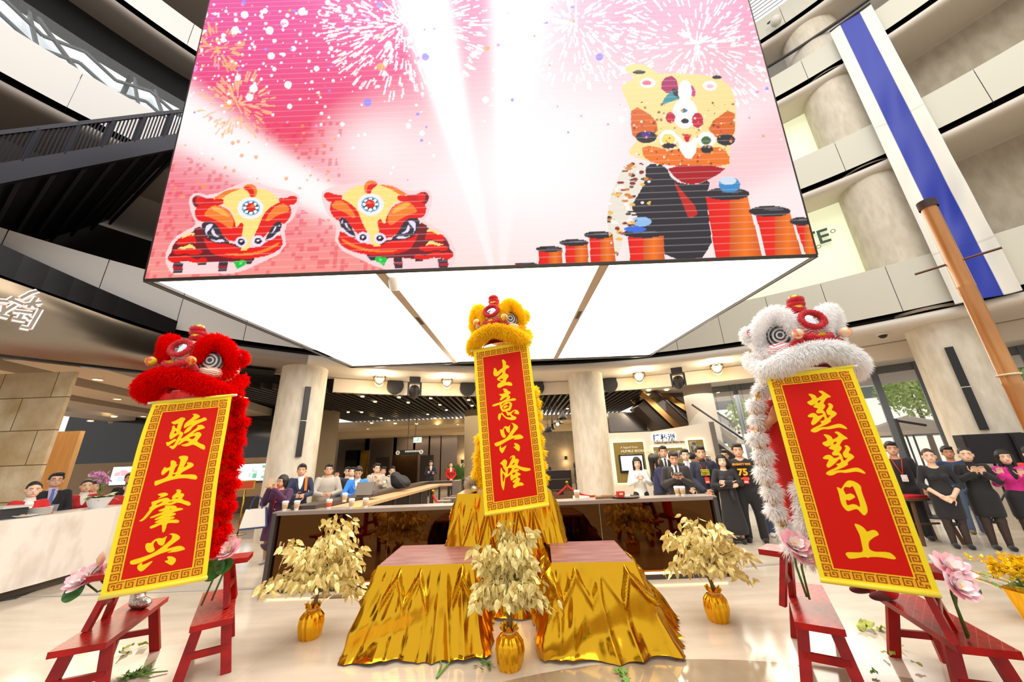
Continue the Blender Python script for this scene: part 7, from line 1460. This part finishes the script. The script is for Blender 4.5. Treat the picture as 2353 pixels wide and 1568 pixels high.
        for s in (-1, 1): arm(S, s, .012)
        vcut(S, .64 if top == 'jacket' else .66); S.cap((0, 0, .872 * k), (0, 0, .95 * k), .06 * k, .06 * k, k=0, sub=True); sdf_obj(S, cell, top, g(tc), r)
        if top == 'jacket':
            mb = MB()
            for s in (-1, 1): mb.add([(s * .012 * k, -.083 * w * k - .018, .655 * k), (s * .050 * k, -.078 * w * k - .016, .735 * k), (s * .056 * k, -.052 * k - .014, .80 * k), (s * .036 * k, -.045 * k - .012, .845 * k), (s * .030 * k, -.066 * k - .016, .80 * k)], [(0, 1, 2, 3, 4)] if s > 0 else [(4, 3, 2, 1, 0)])
            mb.build('lapel', g(tc), r)
    elif top == 'coat':
        S = SDF(.022); torso(S, .016, .50); S.cap((0, 0, .60 * k), (0, 0, .27 * k), .092 * w * k + .02, .125 * w * k + .015, sc3=(1, .75, 1))
        for s in (-1, 1): arm(S, s, .016)
        S.cap((0, 0, .872 * k), (0, 0, .95 * k), .06 * k, .06 * k, k=0, sub=True); S.box((0, 0, .235 * k), (.4, .4, .012 * k + .015), k=0, sub=True); sdf_obj(S, cell, 'coat', g(tc), r)
        mb = MB(); [mb.ball((.022 * k, -.080 * w * k - .022 - .012 * i * .6, (.70 - .085 * i) * k), .011, 8) for i in range(4)]; mb.build('button', G('#d9d0c8', .4), r, True)
    elif top == 'dress':
        S = SDF(.022); torso(S, .006, .52); S.cap((0, 0, .58 * k), (0, 0, .31 * k), .088 * w * k + .008, .098 * w * k + .010, sc3=(1, .72, 1)); hips(S, .012, .33)
        for s in (-1, 1): arm(S, s, .008, sleeve)
        S.ell((0, -.03 * k, .855 * k), (.058 * k, .07 * k, .052 * k), k=.0, sub=True); S.box((0, 0, .265 * k), (.4, .4, .02 * k), k=0, sub=True); sdf_obj(S, cell, 'dress', g(tc), r)
    elif top == 'longdress':
        S = SDF(.022); torso(S, .008, .52)
        S.cap((0, 0, .60 * k), (0, 0, .16 * k), .088 * w * k + .008, .15 * w * k, sc3=(1, .78, 1))
        for s in (-1, 1): arm(S, s, .012)
        vcut(S, .76, .03); S.cap((0, 0, .868 * k), (0, 0, .95 * k), .06 * k, .06 * k, k=0, sub=True); S.box((0, 0, .075 * k), (.5, .5, .022 * k), k=0, sub=True); sdf_obj(S, cell, 'dress', g(tc), r); MB().torus((0, 0, .615 * k), .083 * w * k + .016, .018, 30, 6, sy=.74).bar((.03, -.085 * k - .02, .61 * k), (.05, -.10 * k - .02, .47 * k), .05, .012).build('belt', g('#2f2d30'), r, True)
    else:   # shirt, tee, hoodie
        S = SDF(.022); torso(S, t0 + (.008 if top == 'hoodie' else 0), .50)
        for s in (-1, 1): arm(S, s, .012, .36 if top == 'tee' else sleeve)
        S.cap((0, 0, .868 * k), (0, 0, .95 * k), .06 * k, .06 * k, k=0, sub=True)
        if top == 'hoodie': S.cap((-.05 * k, .045 * k, .835 * k), (.05 * k, .045 * k, .835 * k), .032 * k)
        if top != 'hoodie': S.ell((0, -.05 * k, .86 * k), (.036 * k, .05 * k, .035 * k), k=0, sub=True)
        sdf_obj(S, cell, 'top', g(tc), r)
    if bot == 'trousers':
        S = SDF(.02); S.cap((0, 0, .50 * k), (0, 0, .565 * k), .088 * w * k + .012, .088 * w * k + .01, sc3=(1, .7, 1)); legs(S, .014, .035); sdf_obj(S, cell, 'trousers', g(bc), r)
    elif bot == 'skirt':
        S = SDF(.02); S.cap((0, 0, .57 * k), (0, 0, .34 * k), .090 * w * k + .01, .100 * w * k + .008, sc3=(1, .72, 1)); hips(S, .013, .35); S.box((0, 0, .29 * k), (.4, .4, .02 * k), k=0, sub=True); sdf_obj(S, cell, 'skirt', g(bc), r)
    if stockings:
        S = SDF(.02); legs(S, .004, .04); S.box((0, 0, .5 * k), (.4, .4, .14 * k), k=0, sub=True); sdf_obj(S, cell, 'stockings', M('stocking_' + stockings[1:], stockings, .6, alpha=.8), r)
    for s in (-1, 1):
        S = SDF(.012); S.ell((s * .058 * w * k, -.034 * k, .022 * k), (.028 * k, .070 * k, .024 * k)); S.ell((s * .058 * w * k, .015 * k, .028 * k), (.026 * k, .032 * k, .03 * k)); S.box((0, 0, -.03), (.6, .6, .03), k=0, sub=True); sdf_obj(S, .009, 'shoe', g(shoe), r)
    if lanyard:
        mb = MB(); yb = -.092 * w * k - .018; mb.tube([(-.042 * k, .0, .855 * k), (-.040 * k, -.055 * k, .82 * k), (-.005, yb, .665 * k)], .007, 6); mb.tube([(.042 * k, .0, .855 * k), (.040 * k, -.055 * k, .82 * k), (.005, yb, .665 * k)], .007, 6); mb.build('lanyard', G('#e2341e', .5), r, True)
        MB().box((.01, yb - .012, .625 * k), (.085, .006, .12)).build('badge', G(lanyard, .5), r); MB().box((.01, yb - .016, .61 * k), (.06, .004, .025)).build('badge_text', G('#f2d2c4', .5), r)
    return r
def put(px, pytop, Y, **kw):
    """stand a person whose crown is seen at picture point (px, pytop) at depth Y; returns x, y, H"""
    q = aty(px, pytop, Y); return q[0], Y, float(np.clip(q[2], 1.40, 1.86))
def facecam(x, y, d=0.0): return math.atan2(-x, -y) + PI if False else math.atan2(x, y) * -1 + d
def P(label, px, pt, Y, d=0.0, H=None, **kw):
    x, y, h = put(px, pt, Y); return person(label, x, y, H or h, facecam(x, y, d), **kw)
F = dict(fem=True)
# reception, behind the marble desk
P('woman in red cardigan and white collar behind the desk at far left', 84, 1107, 6.15, .1, top='cardigan', tc='#c4141a', arms=('rest', 'rest'), hair='bun', hc='#2a1c16', skin=2, **F)
P('man in dark suit with lilac shirt and blue tie behind the desk', 135, 1086, 6.9, .1, top='jacket', tc='#1b1a20', under='#d9c8e2', tie='#5a72b8', glasses=True, pitch=-.1, arms=('clasp', 'clasp'))
P('woman in red jacket half hidden by the orchids, left', 204, 1102, 7.5, .1, top='cardigan', tc='#b8161a', hair='bun', skin=2, arms=('clasp', 'clasp'), **F)
P('woman in red jacket half hidden behind the orchid bowl, right', 222, 1104, 8.0, .1, top='cardigan', tc='#a8151a', hair='bob', skin=2, **F)
P('woman in red cardigan smiling beside the left banner edge', 302, 1106, 7.8, .1, top='cardigan', tc='#c01a18', hair='bun', skin=2, arms=('clap', 'clasp'), **F)
P('dark haired man in dark suit behind the smiling woman in red', 303, 1086, 8.6, .1, top='jacket', tc='#1b1a1e', tie='#2a2a35')
# along the left arm of the bar
r = P('woman in long purple coat taking a picture with her phone', 650, 1092, 7.5, -.5, w=1.2, top='coat', tc='#46133f', bot='none', hair='bob', arms=('photo', 'photo'), skin=1, shoe='#b9b2a8', glasses=True, stockings='#c79a78', yaw=-.3, **F)
MB().tube([(.0, -.10, 1.36), (.01, -.125, 1.2), (.0, -.16, .9)], .02, 6, flat=.4).build('red_scarf', G('#b80f1c', .7), r, True)
hb = thing('phone', 'gold phone held up by the woman in the purple coat', 'phone', tuple(wm(r) @ Vector((0, -.36, 1.40)))); MB().box((0, 0, 0), (.075, .01, .15)).build('phone_body', G('#d8b88a', .3), hb); hb.rotation_euler = (-.15, 0, r.rotation_euler.z)
q = wm(r) @ Vector((-.24, -.28, .80)); b_ = thing('handbag', 'large white handbag with blue trim hanging from her arm', 'bag', tuple(q), r.rotation_euler.z + .5)
MB().prism([(-.20, -.17), (.20, -.17), (.15, .15), (-.15, .15)], -.07, .07, mat=RX(PI / 2)).build('body', M('bag_white', '#e8e2da', .5, bump=(60, .3)), b_); MB().box((0, 0, -.165), (.40, .145, .03)).box((.185, 0, 0), (.03, .145, .33), mat=RY(-.15)).build('trim', G('#34406a', .5), b_)
for y in (-.05, .05): MB().tube([(-.1, y, .14), (-.06, y, .32), (0, y, .38), (.06, y, .32), (.1, y, .14)], .012, 6).build('handle', G('#34406a', .5), b_)
P('man in glasses standing behind the woman in the purple coat', 664, 1084, 9.8, .1, tc='#1a1a1f', glasses=True, skin=2)
r = P('man in navy blazer and open white shirt at the bar', 694, 1077, 8.7, .1, H=1.72, top='jacket', tc='#232a48', arms=('rest', 'rest'), w=1.02, yaw=-.15, skin=1)
MB().bar((.10, -.145, 1.45), (.11, -.155, 1.15), .05, .02).build('bag_strap', G('#e07a1c', .6), r)
P('man in grey zip hooded top and glasses leaning on the bar', 756, 1079, 9.0, .05, H=1.70, top='hoodie', tc='#b5aca0', arms=('rest', 'rest'), w=1.1, glasses=True, pitch=-.12, skin=1)
P('man in blue shirt standing far back by the plaster column', 775, 1082, 13, .1, tc='#7f86a8', skin=1)
P('man in dark blue jacket behind the man in black leather', 800, 1073, 10.8, .1, tc='#3a3f5e', glasses=True, skin=2)
P('round faced man in black leather jacket looking up', 810, 1074, 9.9, .1, tc='#1e1d1f', w=1.12, pitch=-.2, top='jacket', skin=2, under='#d8d2cc')
r = P('man in bright blue jacket looking down at his phone', 824, 1080, 8.9, -.05, H=1.62, tc='#2f86e0', arms=('phone', 'rest'), pitch=.35, glasses=True, top='jacket', under='#d9d2c6')
q = wm(r) @ Vector((.05, -.33, 1.22)); hb = thing('phone', 'dark phone held by the man in the bright blue jacket', 'phone', tuple(q), r.rotation_euler.z); MB().box((0, 0, 0), (.07, .012, .13), mat=RX(-.5)).build('phone_body', G('#1a1a1e', .3), hb)
P('man with spectacles in striped grey cardigan at the bar', 866, 1076, 10.4, .1, H=1.68, tc='#bdb3a4', arms=('phone', 'clap'), glasses=True, yaw=.3, skin=2, top='hoodie')
P('young man with fringe in black shirt behind the striped cardigan', 881, 1073, 11.2, .1, tc='#1d1b1e', yaw=.2, skin=1)
P('man in glasses resting his chin on his hand behind the rucksack', 901, 1085, 11.3, .1, H=1.58, tc='#c9c0b2', arms=('chin', 'rest'), glasses=True, skin=2, top='hoodie')
P('man in navy jumper with folded arms by the lifts', 990, 1074, 20, .05, H=1.74, top='cardigan', tc='#1f2646', arms=('cross', 'cross'), skin=2)
P('woman in red cardigan by the lifts, left of the potted plant', 1036, 1078, 19.5, .1, H=1.62, top='cardigan', tc='#c8141c', hair='bun', arms=('clasp', 'clasp'), skin=2, **F)
P('woman in red cardigan by the lifts, right of the potted plant', 1064, 1076, 21, .1, H=1.6, top='cardigan', tc='#b4141c', hair='bun', skin=2, **F)
P('man in dark suit standing far behind the right edge of the centre banner', 1257, 1063, 22, .05, top='jacket', tc='#1b1b22', tie='#222230')
P('dark figure walking past the centre column in the cafe', 1323, 1062, 17, 1.2, tc='#161518', hair='long', bot='trousers', **F)
# right of the centre column
r = P('young woman in white blouse looking at her phone behind the bar', 1464, 1068, 8.9, .1, H=1.60, tc='#f2efe8', bc='#17171a', hair='long', hc='#1e1512', arms=('phone', 'phone'), pitch=.15, skin=2, **F)
q = wm(r) @ Vector((0, -.32, 1.2)); hb = thing('phone', 'pink phone held by the young woman in white', 'phone', tuple(q), r.rotation_euler.z); MB().box((0, 0, 0), (.07, .012, .14), mat=RX(-.4)).build('phone_body', G('#e3a9a0', .3), hb)
r = P('woman in grey cap and navy jacket with long black hair turned away', 1505, 1064, 8.7, 2.0, H=1.66, tc='#23244a', bc='#17171c', hair='long', hc='#16110f', arms=('clasp', 'clasp'), skin=1, **F)
mb = MB(); mb.lathe([(.105, 0), (.125, .03), (.11, .075), (.05, .1), (.0001, .105)], c=(0, .01, 1.56), n=20); mb.box((0, -.135, 1.57), (.13, .10, .012)); mb.build('cap', G('#57524a', .8), r, .8)
P('tall man in black suit and white shirt behind the woman in the cap', 1524, 1040, 9.6, .1, H=1.84, top='jacket', tc='#1b1a1c', tie='#1d1d22', skin=1)
r = P('man in charcoal suit and tie looking at his phone at the bar', 1547, 1050, 7.6, .1, H=1.70, top='jacket', tc='#2b2624', tie='#2a2320', arms=('phone', 'phone'), pitch=.3, hc='#2a1c16', w=1.08, cell=.009, skin=1)
q = wm(r) @ Vector((0, -.33, 1.28)); hb = thing('phone', 'dark phone held in both hands by the man in the charcoal suit', 'phone', tuple(q), r.rotation_euler.z); MB().box((0, 0, 0), (.15, .012, .075), mat=RX(-.9)).build('phone_body', G('#1b1b1f', .3), hb)
P('man in black suit with pale tie right of the man with the phone', 1575, 1050, 9.0, .1, H=1.74, top='jacket', tc='#1f1d1f', tie='#c9b9cf', arms=('clasp', 'clasp'), skin=2)
P('person with dark hair turned away before the photo panels', 1593, 1056, 9.9, 2.6, H=1.66, tc='#5a3a34', skin=0)
r = P('young man in navy hooded jacket with lanyard and yellow printed shirt', 1610, 1042, 8.2, .1, H=1.78, top='jacket', tc='#20243a', under='#17171b', lanyard='#e0452e', arms=('clasp', 'clasp'), cell=.009, skin=1)
mb = MB(); rr = random.Random(4)
for i in range(4):
    for j in range(7): mb.box((-.072 + .024 * j, -.168, 1.30 - .032 * i), (.017, .01, .022 if rr.random() < .8 else .012))
mb.build('shirt_print', G('#d8d61c', .6), r)
r = P('woman with short black hair in long black dress, arms folded', 1656, 1048, 7.7, .15, H=1.60, top='longdress', tc='#201d1f', bot='none', hair='bob', hc='#120e0d', arms=('cross', 'cross'), cell=.009, yaw=-.1, skin=2, **F)
r = P('big man in black T-shirt with yellow 75 print and red lanyard', 1691, 1020, 7.72, .1, H=1.80, w=1.3, top='tee', tc='#161517', bc='#1a191b', lanyard='#d8343a', arms=('down', 'down'), cell=.009, skin=1)
yb = -.092 * 1.3 * 1.8 - .006
text_mesh('shirt_print', '75', .17, G('#e8b01a', .6), (-.10, yb, 1.20), rot_facing((0, -1, 0)), r, .012, bold=.006); text_mesh('shirt_print', 'SEVENTY FIVE', .05, G('#e0901a', .6), (-.165, yb + .012, 1.385), rot_facing((0, -1, 0)), r, .02, bold=.003)
text_mesh('shirt_print', 'YEARS', .05, G('#e0901a', .6), (-.07, yb, 1.12), rot_facing((0, -1, 0)), r, .012, bold=.002)
P('man in glasses half hidden behind the woman in the long black dress', 1661, 1034, 8.9, .1, tc='#26252b', glasses=True, skin=1)
r = P('man with blue sleeves rolled, arms folded, beside the white lion fur', 1744, 1044, 8.1, .1, H=1.70, tc='#1c1b2a', top='shirt', bc='#3d4c66', arms=('cross', 'cross'), glasses=True, shoe='#e9e6e2', cell=.010, skin=2)
mb = MB(); mb.ball((0, -.16, 1.13), (.19, .05, .055), 14); mb.build('rolled_sleeves', M('cloth_blue_sleeve', '#2458c8', .7), r, True); MB().torus((0, -.165, 1.30), .055, .018, 16, 6, mat=RX(PI / 2)).build('shirt_print', G('#d8cf2a', .6), r)
# right of the right banner
P('man in black short sleeved shirt with red lanyard beside the right banner', 2048, 1030, 7.45, .15, H=1.72, top='tee', tc='#1c1b1d', bc='#19181a', lanyard='#ece8e6', cell=.010, skin=1)
P('smiling woman in black three quarter sleeve dress, hands clasped', 2128, 1032, 6.78, .2, top='dress', tc='#1d1c1f', bot='none', hair='bun', hc='#4a2c1c', arms=('clasp', 'clasp'), sleeve=.62, stockings='#2a2224', cell=.009, yaw=-.1, skin=2, **F)
P('man in navy padded jacket and jeans behind the woman in the black dress', 2172, 1026, 7.7, .2, tc='#26375e', bc='#5a6c88', shoe='#6a5a3c', cell=.010, skin=3)
P('woman in black suit jacket and skirt applauding', 2212, 1028, 6.6, .25, top='jacket', tc='#1a191b', under='#1c1b1d', bot='skirt', bc='#19181a', hair='bun', hc='#2a1c18', arms=('clap', 'clap'), stockings='#2a2224', cell=.009, skin=2, yaw=-.15, **F)
P('woman in bright pink jacket over a black dress applauding', 2300, 1034, 6.45, .25, top='jacket', tc='#d8248e', under='#17161a', bot='skirt', bc='#18171b', hair='long', hc='#15100f', arms=('clap', 'open'), stockings='#2a2224', cell=.009, skin=2, **F)
P('person in orange red top cut by the right edge of the picture', 2362, 1026, 6.5, .25, tc='#e8421a', skin=0, arms=('clap', 'clap'))
# the lion dancers
m_sq = m_gold
def dancer(label, x, y, z0, H, rz, arms, tc, bc, skin=3, sleeve=.5):
    r = person(label, x, y, H, rz, tc=tc, bc=bc, arms=arms, z0=z0, sleeve=sleeve, skin=skin, shoe='#5c0d0d', cell=.010)
    return r
dancer('lion dancer in red inside the red lion, standing on the upper bench', -3.22, 3.90, .833, 1.58, .5, ('phone', 'phone'), '#c20a0a', '#c01010')
q1 = aty(1806, 1000, 3.45); d1 = dancer('lion dancer in red inside the white lion, standing on the upper bench', q1[0], 3.45, .833, 1.56, -.6, ('phone', 'phone'), '#cc0c0a', '#c80e0c')
q2 = aty(1905, 1000, 3.62); d2 = dancer('rear lion dancer in red reaching forward behind the white lion banner', q2[0], 3.62, .433, 1.52, -1.5, ('fwd', 'fwd'), '#d00c08', '#cc0a08', 3, .5)
MB().torus(tuple(np.array(POSE['fwd'][1]) * 1.52 * np.array((1, .97, 1))), .034, .02, 16, 8, mat=RX(PI / 2)).build('wristband', G('#2a2620', .6), d2, True)
dancer('lion dancer in yellow inside the yellow lion, standing on the gold tower', -.02, 5.15, 1.265, 1.62, 0, ('phone', 'phone'), '#e0a50c', '#d89a0c')
